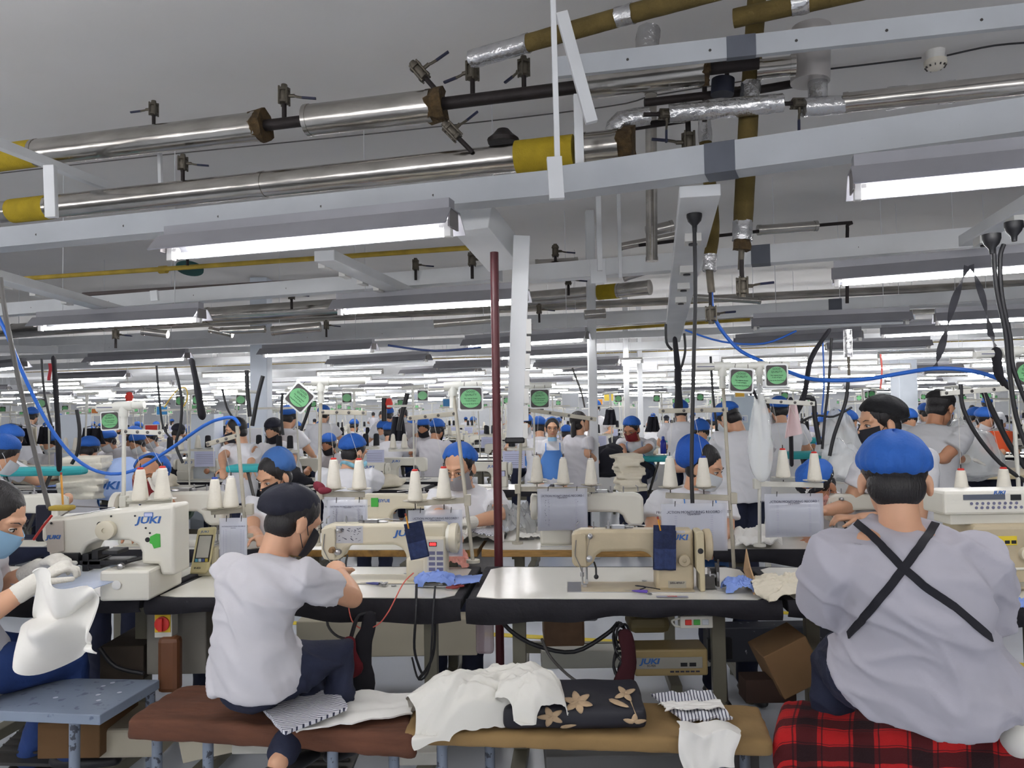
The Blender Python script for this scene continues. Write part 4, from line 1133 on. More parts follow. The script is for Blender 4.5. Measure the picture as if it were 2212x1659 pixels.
def thread_stand(label, D, base, top, bar=None, cones=(), guide=None, pvc=None, m=STAND, r=.0085, tilt=0, D2=None):
    A = P(*base, D); B = P(*top, D2 or D)
    t = thing('thread_stand', label, 'thread stand', A)
    W_ = dict()
    def at(px, py): # on the plane of the pole
        k = (base[1] - py) / max(1, base[1] - top[1]); return P(px, py, D + ((D2 or D) - D) * k)
    b = MB(); b.tube([A - A, B - A], r, 12); b.build('pole', m, t)
    b = MB(); b.cyl((0, 0, 0), (0, 0, .012), .03, 16); b.build('foot', m, t)
    if bar:
        a, c = at(*bar[0]) - A, at(*bar[1]) - A
        b = MB(); b.bar(a, c, .012, .026); q = c if (c.xy - (at(*base) - A).xy).length < (a.xy).length else a
        b.build('cone_bar', m, t, smooth=0, bevel=.002)
        b = MB(); e = a if abs(a.x) < abs(c.x) else c; b.box(e, (.03, .03, .05)); b.build('clamp', m, t, smooth=0, bevel=.003)
    for i, (cx, cy, src) in enumerate(cones):      # cx, cy: foot of the cone
        p = at(cx, cy) - A
        b = MB(); b.lathe([(.004, -.012), (.02, -.008), (.055, .0), (.056, .002), (.02, -.004), (.004, -.004)], p, n=28); b.build('cone_dish', m, t, smooth=50)
        b = MB(); b.cyl(p + V((0, 0, -.05 if i else -.04)), p + V((0, 0, .158)), .0025, 6); b.build('spindle', PIN, t)
        inst(src, P(0, 0, 1) * 0 + A + p + V((0, 0, .001)), '%s thread cone on the %s' % (('left', 'right')[i] if len(cones) == 2 else ('left', 'middle', 'right')[i] if len(cones) == 3 else 'single', label), group='white thread cones on the near stands')
    if guide:
        a, c = at(*guide[0]) - A, at(*guide[1]) - A
        b = MB(); b.bar(a, c, .01, .022); b.build('guide_bar', m, t, smooth=0, bevel=.002)
        b = MB()
        for k in (.06, .36, .62, .93): p = a.lerp(c, k); b.lathe([(.003, -.008), (.007, -.007), (.007, .007), (.003, .008)], p, (0, 1, 0), 10)
        b.build('eyelet', DSTEEL, t)
        if cones:
            b = MB()
            for i, (cx, cy, src) in enumerate(cones): b.tube([at(cx, cy) - A + V((0, 0, .14)), a.lerp(c, (.2, .5, .8)[i])], .0007, 4)
            b.build('thread', CONE, t)
    if pvc:
        a, c = at(*pvc[0]) - A, at(*pvc[1]) - A; mid = B - A
        b = MB(); b.tube([a, c], .0165, 16); d = (c - a).normalized(); k = a + d * (mid - a).dot(d)
        b.tube([k - d * .04, k + d * .04], .021, 16); b.tube([k, k - V((0, 0, .045))], .021, 16); b.tube([k, k - V((0, 0, .1))], .0155, 14); b.build('pvc_top', PVC, t, smooth=50)
        b = MB(); b.box(k.lerp(a, .6) + V((0, -.017, 0)), (.08, .0006, .004), (0, math.atan2(-(a - k).z, (a - k).x) if 0 else 0, 0)); b.build('pipe_print', INK, t, smooth=0)
    return t
G0 = coneR
thread_stand('tan thread stand at the right of the beige machine', 3.5, (1586, 1236), (1560, 800), ((1438, 1070), (1584, 1076)), [(1448, 1052, coneW), (1520, 1052, coneB)], ((1423, 888), (1572, 885)), ((1498, 793), (1632, 790)))
thread_stand('tan three cone stand just right of the maroon pole', 4.1, (1118, 1175), (1130, 800), ((1118, 1056), (1285, 1058)), [(1160, 1041, coneW), (1217, 1045, coneW), (1277, 1047, coneW)], ((1132, 884), (1288, 906)), ((1090, 838), (1192, 831)))
thread_stand('slanting tan stand behind the machine with red digits', 3.4, (1022, 1215), (978, 835), ((900, 1087), (1010, 1080)), [(897, 1082, coneR), (959, 1076, coneR)], ((880, 904), (988, 893)), ((925, 838), (1042, 829)), D2=3.5)
thread_stand('tan stand between the navy capped woman and the second row', 3.55, (688, 1178), (693, 838), ((692, 1067), (788, 1068)), [(721, 1055, coneR), (776, 1056, coneR)], ((692, 890), (792, 892)), ((642, 826), (790, 822)))
thread_stand('rusty tan stand at the left of the navy capped woman', 3.45, (532, 1160), (512, 920), ((456, 1106), (540, 1100)), [(464, 1099, coneB), (499, 1096, coneW)], ((446, 960), (516, 940)))
thread_stand('white stand under the second green sign at right', 3.75, (1641, 1180), (1640, 800), ((1634, 1045), (1778, 1048)), [(1692, 1031, coneR), (1760, 1038, coneR)], ((1645, 866), (1760, 872)), ((1625, 790), (1704, 788)), m=STANDW)
thread_stand('white stand at the right edge of the view', 3.3, (2206, 1140), (2182, 768), ((2060, 1088), (2205, 1086)), [(2078, 1083, coneR), (2170, 1080, coneR)], ((2032, 850), (2215, 836)), ((2105, 768), (2230, 755)), m=STANDW)
thread_stand('white stand rising behind the large cream machine', 3.3, (267, 1120), (268, 885), ((268, 1083), (372, 1081)), [(303, 1081, coneR), (351, 1078, coneR)], ((268, 932), (352, 935)), ((210, 882), (312, 874)), m=STANDW)
for (px, py, D, rot, lab) in [(1017, 861, 3.42, (0, 0, 0), 'green quality sign hanging just left of the maroon pole'), (1166, 861, 4.05, (0, 0, 0), 'green quality sign hanging just right of the white socket column'), (1601, 822, 3.42, (0, .06, 0), 'green quality sign overlapped by the clear bag, left of two'), (1677, 811, 3.6, (0, 0, 0), 'green quality sign right of the pair above the clear bag'), (647, 859, 3.5, (0, .72, 0), 'diamond tilted green quality sign left of the middle'), (238, 909, 4.3, (0, -.05, 0), 'green quality sign at the left in front of hanging black trousers'), (2219, 806, 3.25, (0, 0, 0), 'green quality sign cut by the right edge')]:
    inst(signP, P(px, py, D), lab, rot, .98 if D < 4 else .95, 'green quality signs near the camera')
SH = 0
def sleeve(px0, py0, px1, py1, D, label, kind=0, tilt=0):
    A = P(px0, py1, D); B = P(px1, py0, D); w = B.x - A.x; h = B.z - A.z
    t = thing('record_sheet', label, 'paper sheet', V(((A.x + B.x) / 2, D, (A.z + B.z) / 2)))
    t.rotation_euler = (0, tilt, 0)
    def fn(u, v): return ((u - .5) * w, .008 * math.sin(u * 3.1) - .004, (.5 - v) * h)
    b = MB(); b.sheet(fn, 12, 2, .001); b.build('paper', PAPER, t, smooth=60)
    def fn2(u, v): return ((u - .5) * (w + .012), .008 * math.sin(u * 3.1) - .007, (.5 - v) * (h + .012) + .018 * (1 - v))
    b = MB(); b.grid(fn2, 12, 2); s = b.build('plastic_sleeve', SLEEVE, t, smooth=60); k = s.modifiers.new('s', 'SOLIDIFY'); k.thickness = .0008
    b = MB().use(INK); f = lambda u: .008 * math.sin(u * 3.1) - .0066
    n = 16
    for i in range(n + 1):
        z = h * (.32 - .72 * i / n)
        for j in range(6):
            u = .1 + .8 * (j + .5) / 6; b.box(((u - .5) * w, f(u), z), (w * .8 / 6 * 1.01, .0008, .0009))
    for u in (.1, .25, .5, .72, .9): b.box(((u - .5) * w, f(u), -.04 * h), (.0009, .0008, h * .72))
    rr = random.Random(px0)
    if kind == 1:
        b.use(INKD)
        for i in range(n):
            for j in range(12):
                if rr.random() < .75: u = .12 + .76 * (j + rr.random() * .4) / 12; b.box(((u - .5) * w, f(u) - .0003, h * (.32 - .72 * (i + .5) / n)), (w * .035 * (.5 + rr.random()), .0008, h * .014), (0, rr.uniform(-.3, .3), 0))
    b.build('ruled_lines', None, t, smooth=0)
    for s_, z, sz in (('PRODUCTION MONITORING RECORD SHEET', .42, w * .058), ('Operation', .375, w * .05)):
        lettering('sheet_text', s_, sz, INKD, t, (0, -.0055, h * z), (math.pi / 2, 0, 0), .0002)
    b = MB()
    for s_ in (-.3, .3): b.tube([(s_ * w, 0, h / 2), (s_ * w + .003, -.004, h / 2 + .035)], .002, 5)
    b.build('tie', BLACKM, t)
    return t
sleeve(1432, 1098, 1566, 1188, 3.38, 'record sheet hanging on the tan stand beside the beige machine')
sleeve(1164, 1064, 1266, 1144, 4.05, 'densely filled record sheet on the three cone stand', 1)
sleeve(886, 1112, 996, 1200, 3.42, 'record sheet behind the machine with red digits')
sleeve(1655, 1076, 1774, 1158, 3.68, 'record sheet on the white stand at right')
sleeve(710, 1090, 792, 1134, 3.5, 'record sheet behind the navy capped head', 1)
sleeve(478, 1130, 532, 1210, 3.4, 'record sheet behind the yellowed control pad')
cache_kids()
# ------------------------------------------------ people
from mathutils.bvhtree import BVHTree
def D2R(a): return math.radians(a)
def yawF(a): return V((math.sin(D2R(a)), math.cos(D2R(a)), 0))
def loft(mb, secs, n=20):
    vs = []
    for c, sx, fy, rx, ry in secs:
        for j in range(n):
            t = 2 * math.pi * j / n; vs.append(c + sx * math.cos(t) * rx + fy * math.sin(t) * ry)
    fs = []
    for i in range(len(secs) - 1):
        for j in range(n):
            a = i * n + j; b = i * n + (j + 1) % n; fs.append((a, b, b + n, a + n))
    fs.append(tuple(range(n))[::-1]); fs.append(tuple((len(secs) - 1) * n + j for j in range(n)))
    mb.add(vs, fs)
def hand(mb, wrist, d, palm, thumb_side, s=1.0, curl=.5, r=.0085):
    d = V(d).normalized(); palm = (V(palm) - d * V(palm).dot(d)).normalized(); sd = d.cross(palm).normalized() * thumb_side
    mb.tube([wrist, wrist + d * .03 * s, wrist + d * .085 * s], [.023 * s, .03 * s, .034 * s], 12, flat=.5, up=palm, cap='round')
    for i, L in enumerate((.062, .072, .068, .054)):
        o = wrist + d * (.08 - abs(i - 1.2) * .004) * s + sd * (.028 - i * .0195) * s
        pts = [o]; a = 0; q = o.copy()
        for k in range(3):
            a += curl * (.35 + .35 * k); q = q + (d * math.cos(a) + palm * math.sin(a)) * L * s * (.42, .33, .25)[k]; pts.append(q.copy())
        mb.tube(pts, [r * 1.08 * s, r * s, r * .92 * s, r * .78 * s], 8, cap='round')
    o = wrist + d * .025 * s + sd * .026 * s
    mb.tube([o, o + (d * .6 + sd * .7 + palm * .2) * .035 * s, o + (d * 1.1 + sd * .75 + palm * .5) * .06 * s], [.013 * s, .0105 * s, .008 * s], 8, cap='round')
def person(label, pel, head, body=0, face=None, pitch=20, roll=0, s=1.0, bulk=1.0, arms=None, knees=None, feet=None, skin=SKIN, shirt=SHIRT, trousers=JEAN, cap=None, capr=None, hair=True,
           mask=None, apron=None, gloves=(), voxel=.008, fold=.009, hunch=.04, group=None, sleeve=.62, glasses=False, hairlong=False, detail=True, base=None, eyes=True, hem=.1, shw=1.0, tw=1.0, hb=0.0, shoes=BLACKM, capdef={}):
    F = yawF(body); R = V((F.y, -F.x, 0)); UP = V((0, 0, 1))
    root = thing('person', label, 'person', (pel.x, pel.y, 0) if base is None else base, group=group)
    O = V(root.location); pel = pel - O; head = head - O
    face = body if face is None else face
    HF0 = yawF(face); HR = V((HF0.y, -HF0.x, 0))
    HF = HF0 * math.cos(D2R(pitch)) - UP * math.sin(D2R(pitch)); HU = HR.cross(HF).normalized()
    if roll:
        q = Matrix.Rotation(D2R(roll), 3, HF); HR = q @ HR; HU = q @ HU
    def h(x, y, z): return head + (HR * x + HF * y + HU * z) * s
    HM = Matrix((HR, HF, HU)).transposed()
    skullb = h(0, -.03, -.06)
    N = skullb + ((pel - skullb).normalized() * .6 + (-HU) * .25 + (-F * .1)) * .1 * s     # base of the neck
    T = (N - pel); tl = T.length; Td = T.normalized()
    def spine(t): return pel + T * t - F * hunch * math.sin(math.pi * min(max(t, 0), 1)) * s
    def fr(t):
        d = (spine(t + .05) - spine(t - .05)).normalized(); f = (F - d * F.dot(d)).normalized()
        return R, f
    k = s * bulk
    prof = [(-.16, .10, .08), (-.06, .15, .11), (.06, .165, .118), (.25, .142 * tw, .108), (.42, .135 * tw, .1), (.6, .15 * tw, .108), (.78, .165 * shw, .105), (.9, .14 * shw, .085), (.97, .095, .062), (1.03, .06, .05)]
    # ---- body
    B = MB()
    loft(B, [(spine(t) if t > 0 else pel + Td * t * tl, *fr(t), rx * k, ry * k) for t, rx, ry in prof])
    B.tube([N - Td * .03 * s, N.lerp(skullb, .5), skullb + HU * .03 * s], [.056 * s, .05 * s, .05 * s], 14, cap='round')
    B.ell(h(0, -.012, .03), (.073 * s, .09 * s, .084 * s), HM); B.ell(h(0, .026, -.022), (.061 * s, .06 * s, .084 * s), HM)
    B.ell(h(0, .045, -.082), (.034 * s, .032 * s, .026 * s), HM, 14, 10)
    if detail:
        for x in (-1, 1):
            B.ell(h(x * .032, .047, -.032), .026 * s, HM, 12, 8); B.ell(h(x * .081, -.008, -.012), (.011 * s, .021 * s, .033 * s), HM, 10, 8)
            B.ell(h(x * .012, .094, -.024), .0085 * s, HM, 8, 6)
        B.tube([h(0, .08, .014), h(0, .094, -.006), h(0, .103, -.022)], [.008 * s, .0095 * s, .012 * s], 8, cap='round')
        B.tube([h(-.045, .066, .028), h(0, .081, .03), h(.045, .066, .028)], .011 * s, 8, cap='round')
        B.ell(h(0, .082, -.05), (.022 * s, .011 * s, .007 * s), HM, 10, 6); B.ell(h(0, .08, -.06), (.019 * s, .011 * s, .007 * s), HM, 10, 6)
    sh = {}
    for sgn in (-1, 1):
        sh[sgn] = spine(.88 if shw == 1 else .84) + R * sgn * .168 * k * shw
    S_ = MB()        # shirt
    sp = [(-hem / tl - .04, .178, .14), (-.02, .183, .145), (.08, .182, .14), (.25, .158 * (1 + tw) / 2, .124), (.42, .15 * tw, .115), (.6, .163 * tw, .12), (.78, .176 * shw, .117), (.9, .150 * shw, .098), (.975, .118, .084), (1.005, .088, .072), (1.035, .064, .058)]
    loft(S_, [(pel + Td * t * tl if t < 0 else spine(t), *fr(t), rx * k + .004, ry * k + .004) for t, rx, ry in sp], 28)
    ap = arms or {}
    gl = []
    for sgn in (-1, 1):
        a = ap.get(sgn)
        if a is None:
            el = sh[sgn] + (R * sgn * .06 - UP * .25 + F * .1) * s; ha = el + (F * .22 - R * sgn * .1) * s
        else:
            el = a[0] - O; ha = a[1] - O
        c0 = spine(.86 if shw == 1 else .83) + R * sgn * .1 * k * shw
        B.tube([c0, sh[sgn], sh[sgn].lerp(el, .5), el], [.05 * k, .05 * k, .044 * k, .037 * s], 14, cap='round')
        fd = (ha - el).normalized(); wr = ha
        B.tube([el, el.lerp(wr, .3), el.lerp(wr, .7), wr], [.037 * s, .039 * s, .031 * s, .024 * s], 12, cap='round')
        palm = a[2] if a is not None and len(a) > 2 else V((0, 0, -1))
        ts = -sgn * (1 if V(palm).z < 0 else 1)
        if sgn in gloves:
            g = MB(); hand(g, wr - fd * .005, fd, palm, ts, s * 1.08, a[3] if a and len(a) > 3 else .5, .0095)
            g.tube([wr - fd * .04 * s, wr + fd * .02 * s], [.032 * s, .031 * s], 12, cap='round'); gl.append(g)
        elif detail: hand(B, wr, fd, palm, ts, s, a[3] if a and len(a) > 3 else .6)
        else: B.ell(wr + fd * .06 * s, .036 * s, None, 10, 6)
        e = sh[sgn].lerp(el, sleeve)
        S_.tube([c0, sh[sgn] + UP * .004, sh[sgn].lerp(e, .5), e], [.058 * k, .066 * k, .066 * k, .07 * k], 18, cap='flat')
    # ---- legs
    L_ = MB(); Lb = MB(); Fm = MB()
    kn = knees or {}
    hipb = pel + V((0, 0, -.0))
    L_.ell(hipb, (.15 * k, .122 * k, .11 * s), Matrix((R, F, UP)).transposed())
    for sgn in (-1, 1):
        kk = (kn[sgn][0] - O) if sgn in kn else pel + R * sgn * .09 * s + F * .4 * s
        ft = (kn[sgn][1] - O) if sgn in kn else V((kk.x, kk.y, .06))
        hp = pel + R * sgn * .085 * k
        L_.tube([hp, hp.lerp(kk, .5), kk, kk.lerp(ft, .4), kk.lerp(ft, .92)], [.092 * k, .084 * k, .062 * s, .058 * s, .05 * s], 16, cap='round')
        Lb.tube([hp, kk, ft], [.07 * s, .05 * s, .034 * s], 10, cap='round')
        if detail: Fm.tube([ft - F * .04 + V((0, 0, -.02)), ft + F * .06 + V((0, 0, -.03)), ft + F * .16 + V((0, 0, -.035))], [.034 * s, .038 * s, .028 * s], 10, flat=.7, cap='round')
    B.v and None
    o = len(B.v); B.add(Lb.v, Lb.f)
    body_o = remeshed(B, 'body', skin, root, voxel, 3)
    if detail: Fm.build('shoes', shoes, root, smooth=60)
    if fold:
        def fl(p, sd=pel.x * 7 + s):
            a = noise.noise(V((p.x * 5 + sd, p.y * 5, p.z * 2.4)))
            w_ = a * .05
            c = max(0, 1 - abs(noise.noise(V(((p.x + p.z * .7 + w_) * 9 + sd, p.y * 5, (p.z - p.x) * 2.2)))) * 3.4)
            e = max(0, 1 - abs(noise.noise(V(((p.x - p.z * .6) * 3 + sd, p.y * 4 + 3, (p.z + p.x * .5 + w_) * 11)))) * 3.6)
            return fold * (a * .8 + c * .6 + e * .45 - .3)
    else: fl = None
    so = remeshed(S_, 'shirt', shirt, root, voxel, 4, fl)
    to = remeshed(L_, 'trousers', trousers, root, voxel * 1.15, 3, fl)
    # ---- hair and cap
    if hair:
        b = MB(); b.ell(h(0, -.02 - hb, .037), (.081 * s, .092 * s, .0875 * s), HM); b.ell(h(0, -.042, -.022), (.071 * s, .055 * s, .062 * s), HM)
        for x in (-1, 1): b.ell(h(x * .062, .002 - hb, .03), (.019 * s, .033 * s, .045 * s), HM, 12, 8)
        if hairlong:
            b.tube([h(0, -.07, .02), h(0, -.1, -.08), h(.0, -.115, -.2), h(0, -.1, -.34)], [.06 * s, .062 * s, .05 * s, .02 * s], 14, flat=.5, cap='round')
        b.build('hair', HAIR, root, smooth=70)
    if cap:
        cc = dict(c=(0, -.036, .052), r=(.09, .106, .08), tilt=.42, pleat=.04, low=.5); cc.update(capdef)
        def cf(p, t, ph):
            z = p.z
            kz = 1.0 if z > 0 else cc['low']
            low = max(0, 1 - abs(z + .3) * 1.5)
            m_ = 1 + cc['pleat'] * math.sin(t * 17 + 2 * math.sin(t * 3)) * low + .05 * noise.noise(V((p.x * 2.2, p.y * 2.2, p.z * 2.2 + s * 9)))
            return V((p.x * m_, p.y * m_, z * kz * (1 + .05 * math.sin(t * 5))))
        b = MB(); Rt = HM @ Matrix.Rotation(cc['tilt'], 3, 'X')
        b.ell(h(*cc['c']), [q * s for q in cc['r']], Rt, 72 if detail else 20, 22 if detail else 10, cf)
        b.build('hair_cap', cap, root, smooth=75)
    if capr:      # band under the cap
        b = MB(); b.tube([h(.083 * math.cos(t), -.012 + .097 * math.sin(t), .042 + .02 * math.sin(t)) for t in [i * math.pi / 12 for i in range(25)]], .014 * s, 8); b.build('cap_band', capr, root, smooth=60)
    if mask:
        def mf(u, v):
            th = (u - .5) * 2.5; z = -.012 - v * .082 + .012 * abs(u - .5) * 2 * (1 if v < .5 else -1)
            bulge = math.exp(-(th / .42) ** 2)
            return h(.076 * math.sin(th), .022 + .07 * math.cos(th) + bulge * (.022 - .014 * abs(v - .35)) - v * v * .012, z)
        b = MB(); b.sheet(mf, 20, 10, .0025 * s)
        for x in (-1, 1):
            b.tube([h(x * .064, .038, -.03), h(x * .076, .01, .0), h(x * .084, -.014, .018)], .0016 * s, 5); b.tube([h(x * .064, .038, -.075), h(x * .077, .01, -.05), h(x * .084, -.016, -.02)], .0016 * s, 5)
        b.build('face_mask', mask, root, smooth=70)
    if eyes and detail:
        for x in (-1, 1):
            e = MB(); e.ell(h(x * .031, .0745, .004), (.0145 * s, .0085 * s, .0065 * s), HM, 12, 8); e = e.build('eye', EYEW, root)
            i_ = MB(); i_.ell(h(x * .031, .0815, .0025), (.0055 * s, .0025 * s, .0055 * s), HM, 10, 6); i_.v = [tuple(q) for q in i_.v]; i_.build('iris', EYED, e)
            l = MB(); l.tube([h(x * .016, .082, .005), h(x * .03, .086, .0125), h(x * .046, .074, .006)], .0019 * s, 6); l.build('eyelid', HAIR, root)
            w = MB(); w.tube([h(x * .016, .0875, .025), h(x * .034, .084, .032), h(x * .052, .068, .027)], [.0022 * s, .0036 * s, .0016 * s], 6, flat=.5); w.build('eyebrow', HAIR, root)
        if not mask:
            l = MB(); l.tube([h(-.022, .083, -.055), h(0, .0945, -.0545), h(.022, .083, -.055)], [.002 * s, .0055 * s, .002 * s], 8); l.build('lips', LIP, root)
    if glasses:
        g = MB()
        for x in (-1, 1):
            g.tube([h(x * .033 + .024 * math.cos(t), .096 - .006 * abs(math.cos(t)), .0 + .02 * math.sin(t)) for t in [i * math.pi / 10 for i in range(21)]], .0016 * s, 5)
            g.tube([h(x * .056, .09, .004), h(x * .08, .0, .008)], .0013 * s, 5)
        g.tube([h(-.01, .097, .004), h(.01, .097, .004)], .0015 * s, 5); g.build('glasses', mat('glasses_frame', (150, 110, 90), .3, .7), root)
    for i, g in enumerate(gl):
        remeshed(g, 'glove', GLOVE, root, .0045 if voxel < .01 else .007, 2)
    if apron:
        # bib standing a little off the shirt front
        def af(u, v):
            t = .8 - v * .95; w_ = (.085 + .08 * min(1, v * 2)) * k
            a_ = (u - .5) * 2
            rx, ry = .168 * k, .138 * k
            x = a_ * w_; y = ry * math.sqrt(max(.05, 1 - (x / (rx * 1.06)) ** 2)) + .008
            c = spine(t) if t > 0 else pel + Td * t * tl
            return c + R * x + fr(max(t, 0))[1] * y
        b = MB(); b.sheet(af, 12, 14, .003)
        for x in (-1, 1):
            b.tube([af(.5 + x * .48, 0), spine(.93) + R * x * .08 * k + F * .088 * k, spine(1.0) + R * x * .07 * k, spine(.9) - R * x * .02 - F * .108 * k], .006 * s, 6, flat=.5)
        b.build('apron', apron, root, smooth=60)
    return root
def arm(e, h_, palm=(0, 0, -1), curl=.6): return (e, h_, V(palm), curl)

# woman in navy cap, seated with her back to us
pn2 = person('seated woman in navy cap and white tee at the machine with red digits, back turned', P(556, 1458, 2.64), P(636, 1126, 2.68), body=28, face=48, pitch=28, s=1.0, bulk=.98,
    arms={1: arm(P(762, 1292, 2.78), P(735, 1238, 3.0), (0, 0, -1)), -1: arm(P(560, 1290, 2.82), P(690, 1245, 3.02))},
    knees={1: (P(735, 1415, 2.75), P(735, 1610, 2.72)), -1: (P(700, 1440, 2.9), P(600, 1650, 2.5))}, shirt=SHIRT, trousers=JEAN, cap=CAPN, mask=MASKK, skin=SKIN, voxel=.007, fold=.019, hunch=.05, hem=.03,
    capdef=dict(c=(0, -.045, .045), r=(.083, .108, .072), tilt=.42, pleat=.03, low=.65), sleeve=.55, tw=.93)
# large person with crossed straps
p3 = person('large seated person seen from behind, blue hair net and black crossed straps', P(1995, 1455, 2.16), P(1932, 1040, 2.1), body=13, face=22, pitch=18, s=1.03, bulk=1.3, shw=.74, tw=.84,
    arms={-1: arm(P(1788, 1330, 2.3), P(1800, 1290, 2.55)), 1: arm(P(2125, 1345, 2.25), P(2120, 1290, 2.5))},
    knees={-1: (P(1800, 1440, 2.55), P(1790, 1640, 2.5)), 1: (P(2080, 1440, 2.6), P(2080, 1640, 2.55))}, shirt=SHIRTG, trousers=JEAN, cap=CAPB, skin=SKIN, voxel=.008, fold=.019, hunch=.045, hem=.05,
    capdef=dict(c=(0, -.03, .048), r=(.091, .104, .082), tilt=.25, pleat=.06, low=.62), sleeve=.78, eyes=False)
def on_surface(o, pxs, lift):
    me = o.data; T = V(o.parent.location)
    bv = BVHTree.FromPolygons([v.co[:] for v in me.vertices], [p.vertices[:] for p in me.polygons])
    out = []
    for px, py in pxs:
        d = _dir(px, py).normalized(); r = bv.ray_cast(CAM - T, d)
        if r[0] is not None: out.append((r[0] + r[1] * lift, r[1]))
    return out
def ribbon(pts, w, t=.004):
    b = MB(); vs = []; 
    for i, (p, n) in enumerate(pts):
        d = (pts[min(i + 1, len(pts) - 1)][0] - pts[max(i - 1, 0)][0]).normalized(); s_ = d.cross(n).normalized()
        vs += [p + s_ * w / 2, p - s_ * w / 2, p - s_ * w / 2 - n * t, p + s_ * w / 2 - n * t]
    fs = []
    for i in range(len(pts) - 1):
        for j in range(4): a = i * 4 + j; c = i * 4 + (j + 1) % 4; fs.append((a, c, c + 4, a + 4))
    fs += [(0, 1, 2, 3), tuple(len(vs) - 4 + j for j in (3, 2, 1, 0))]
    b.add(vs, fs); return b
def line(a, b, n=26): return [(a[0] + (b[0] - a[0]) * i / n, a[1] + (b[1] - a[1]) * i / n) for i in range(n + 1)]
STRAP = mat('black_strap', (20, 20, 30), .8)
sh_o = kid(p3, 'shirt')
def bend(pts, k=26):
    out = []
    for i in range(len(pts) - 1): out += line(pts[i], pts[i + 1], k)[:-1]
    return out + [pts[-1]]
for q in ([(1836, 1116), (1885, 1160), (1950, 1225), (2000, 1268), (2060, 1310), (2140, 1378)], [(2038, 1102), (2010, 1150), (1955, 1225), (1920, 1270), (1870, 1330), (1834, 1372)]):
    pts = on_surface(sh_o, bend(q, 10), .005)
    ribbon(pts, .02).build('strap', STRAP, p3, smooth=60)
# woman at the left edge
p1 = person('woman at the left edge in white gloves and blue jeans holding up white cloth', P(-90, 1435, 2.85), P(-14, 1122, 2.8), body=80, face=80, pitch=28, s=1.12,
    arms={1: arm(P(-60, 1345, 2.55), P(66, 1266, 2.66), (0, 0, -1), .9), -1: arm(P(-20, 1280, 3.05), P(74, 1230, 3.0), (0, 0, -1), .8)},
    knees={1: (P(158, 1432, 3.12), P(152, 1630, 3.1)), -1: (P(140, 1425, 3.3), P(60, 1650, 3.3))}, shirt=SHIRT, trousers=JEANB, mask=MASKB, skin=SKIN, gloves=(1, -1), voxel=.008, fold=.006)
# second row, facing us
p4 = person('woman in blue cap and maroon mask, gloved hand raised to her cheek', P(330, 1240, 4.55), P(322, 1030, 4.4), body=180, face=176, pitch=6, s=1.05,
    arms={-1: arm(P(372, 1108, 4.25), P(356, 1068, 4.22), (0, .6, .6), .9), 1: arm(P(262, 1130, 4.3), P(290, 1150, 4.0))}, shirt=mat('dark_green_tee', (40, 62, 52), .9), cap=CAPB, mask=MASKR, skin=SKIND, gloves=(-1,), voxel=.007, hb=.014,
    capdef=dict(c=(0, -.055, .04), r=(.096, .095, .08), tilt=.75))
p5 = person('woman looking down in blue cap and black mask behind the navy cap', P(560, 1250, 4.5), P(592, 1030, 4.4), body=190, face=212, pitch=26, s=1.05,
    arms={-1: arm(P(620, 1170, 4.3), P(600, 1165, 4.1)), 1: arm(P(545, 1150, 4.3), P(560, 1160, 4.1))}, shirt=SHIRTW, cap=mat('cap_mid_blue', (58, 104, 168), .75, var=.1, bump=.2, bs=90), mask=MASKK, skin=SKIN, voxel=.008, capdef=dict(c=(0, -.05, .045), r=(.1, .09, .1), tilt=.5))
p7 = person('woman with round glasses, grey mask and blue cap left of the maroon pole', P(1010, 1260, 4.65), P(992, 1010, 4.45), body=186, face=200, pitch=22, s=1.08, bulk=1.02,
    arms={-1: arm(P(1078, 1115, 4.35), P(1010, 1130, 4.15), (0, 0, -1)), 1: arm(P(950, 1130, 4.4), P(975, 1150, 4.1))}, shirt=SHIRTW, cap=CAPB, mask=MASKG, skin=SKIN, glasses=True, gloves=(-1,), voxel=.007, hb=.006,
    capdef=dict(c=(0, -.04, .045), r=(.094, .1, .08), tilt=.55, pleat=.06))
p12 = person('seated woman in long blue cap and white mask behind the right cone stand', P(1500, 1250, 4.5), P(1522, 1010, 4.35), body=170, face=125, pitch=22, s=1.08, bulk=1.08,
    arms={1: arm(P(1405, 1150, 4.3), P(1450, 1180, 4.1)), -1: arm(P(1572, 1150, 4.4), P(1540, 1180, 4.1))}, shirt=SHIRTW, apron=APR, cap=mat('cap_deep_blue', (28, 88, 184), .75, var=.1, bump=.25, bs=90), mask=MASKW, skin=SKIN, voxel=.008, capdef=dict(c=(0, -.07, .03), r=(.1, .1, .12), tilt=.6))
p13 = person('woman bent low over her machine, blue cap with black dotted band, pink mask', P(1840, 1230, 4.6), P(1765, 1050, 4.3), body=205, face=235, pitch=48, s=1.08,
    arms={-1: arm(P(1850, 1160, 4.3), P(1800, 1165, 4.15)), 1: arm(P(1740, 1150, 4.4), P(1750, 1165, 4.2))}, shirt=SHIRTW, cap=CAPB, capr=mat('dotted_band', (20, 20, 26), .8, vs=30, rgb2=(230, 230, 226), edge=(.6, .62)), mask=MASKP, glasses=True, skin=SKIND, voxel=.008, capdef=dict(c=(0, -.03, .06), r=(.092, .105, .07), tilt=.25))
p14 = person('woman in black cap and black mask looking left behind the large person', P(1960, 1120, 4.2), P(1898, 915, 4.0), body=255, face=262, pitch=10, s=1.1, shirt=SHIRTW, cap=mat('cap_black_knit', (18, 18, 22), .8, bump=.4, bs=50), mask=MASKK, skin=SKIN, voxel=.007,
    knees={1: (P(1960, 1300, 4.2), P(1960, 1450, 4.2)), -1: (P(1980, 1300, 4.3), P(1980, 1450, 4.3))}, capdef=dict(c=(0, -.04, .05), r=(.092, .115, .08), tilt=.35, pleat=.02))
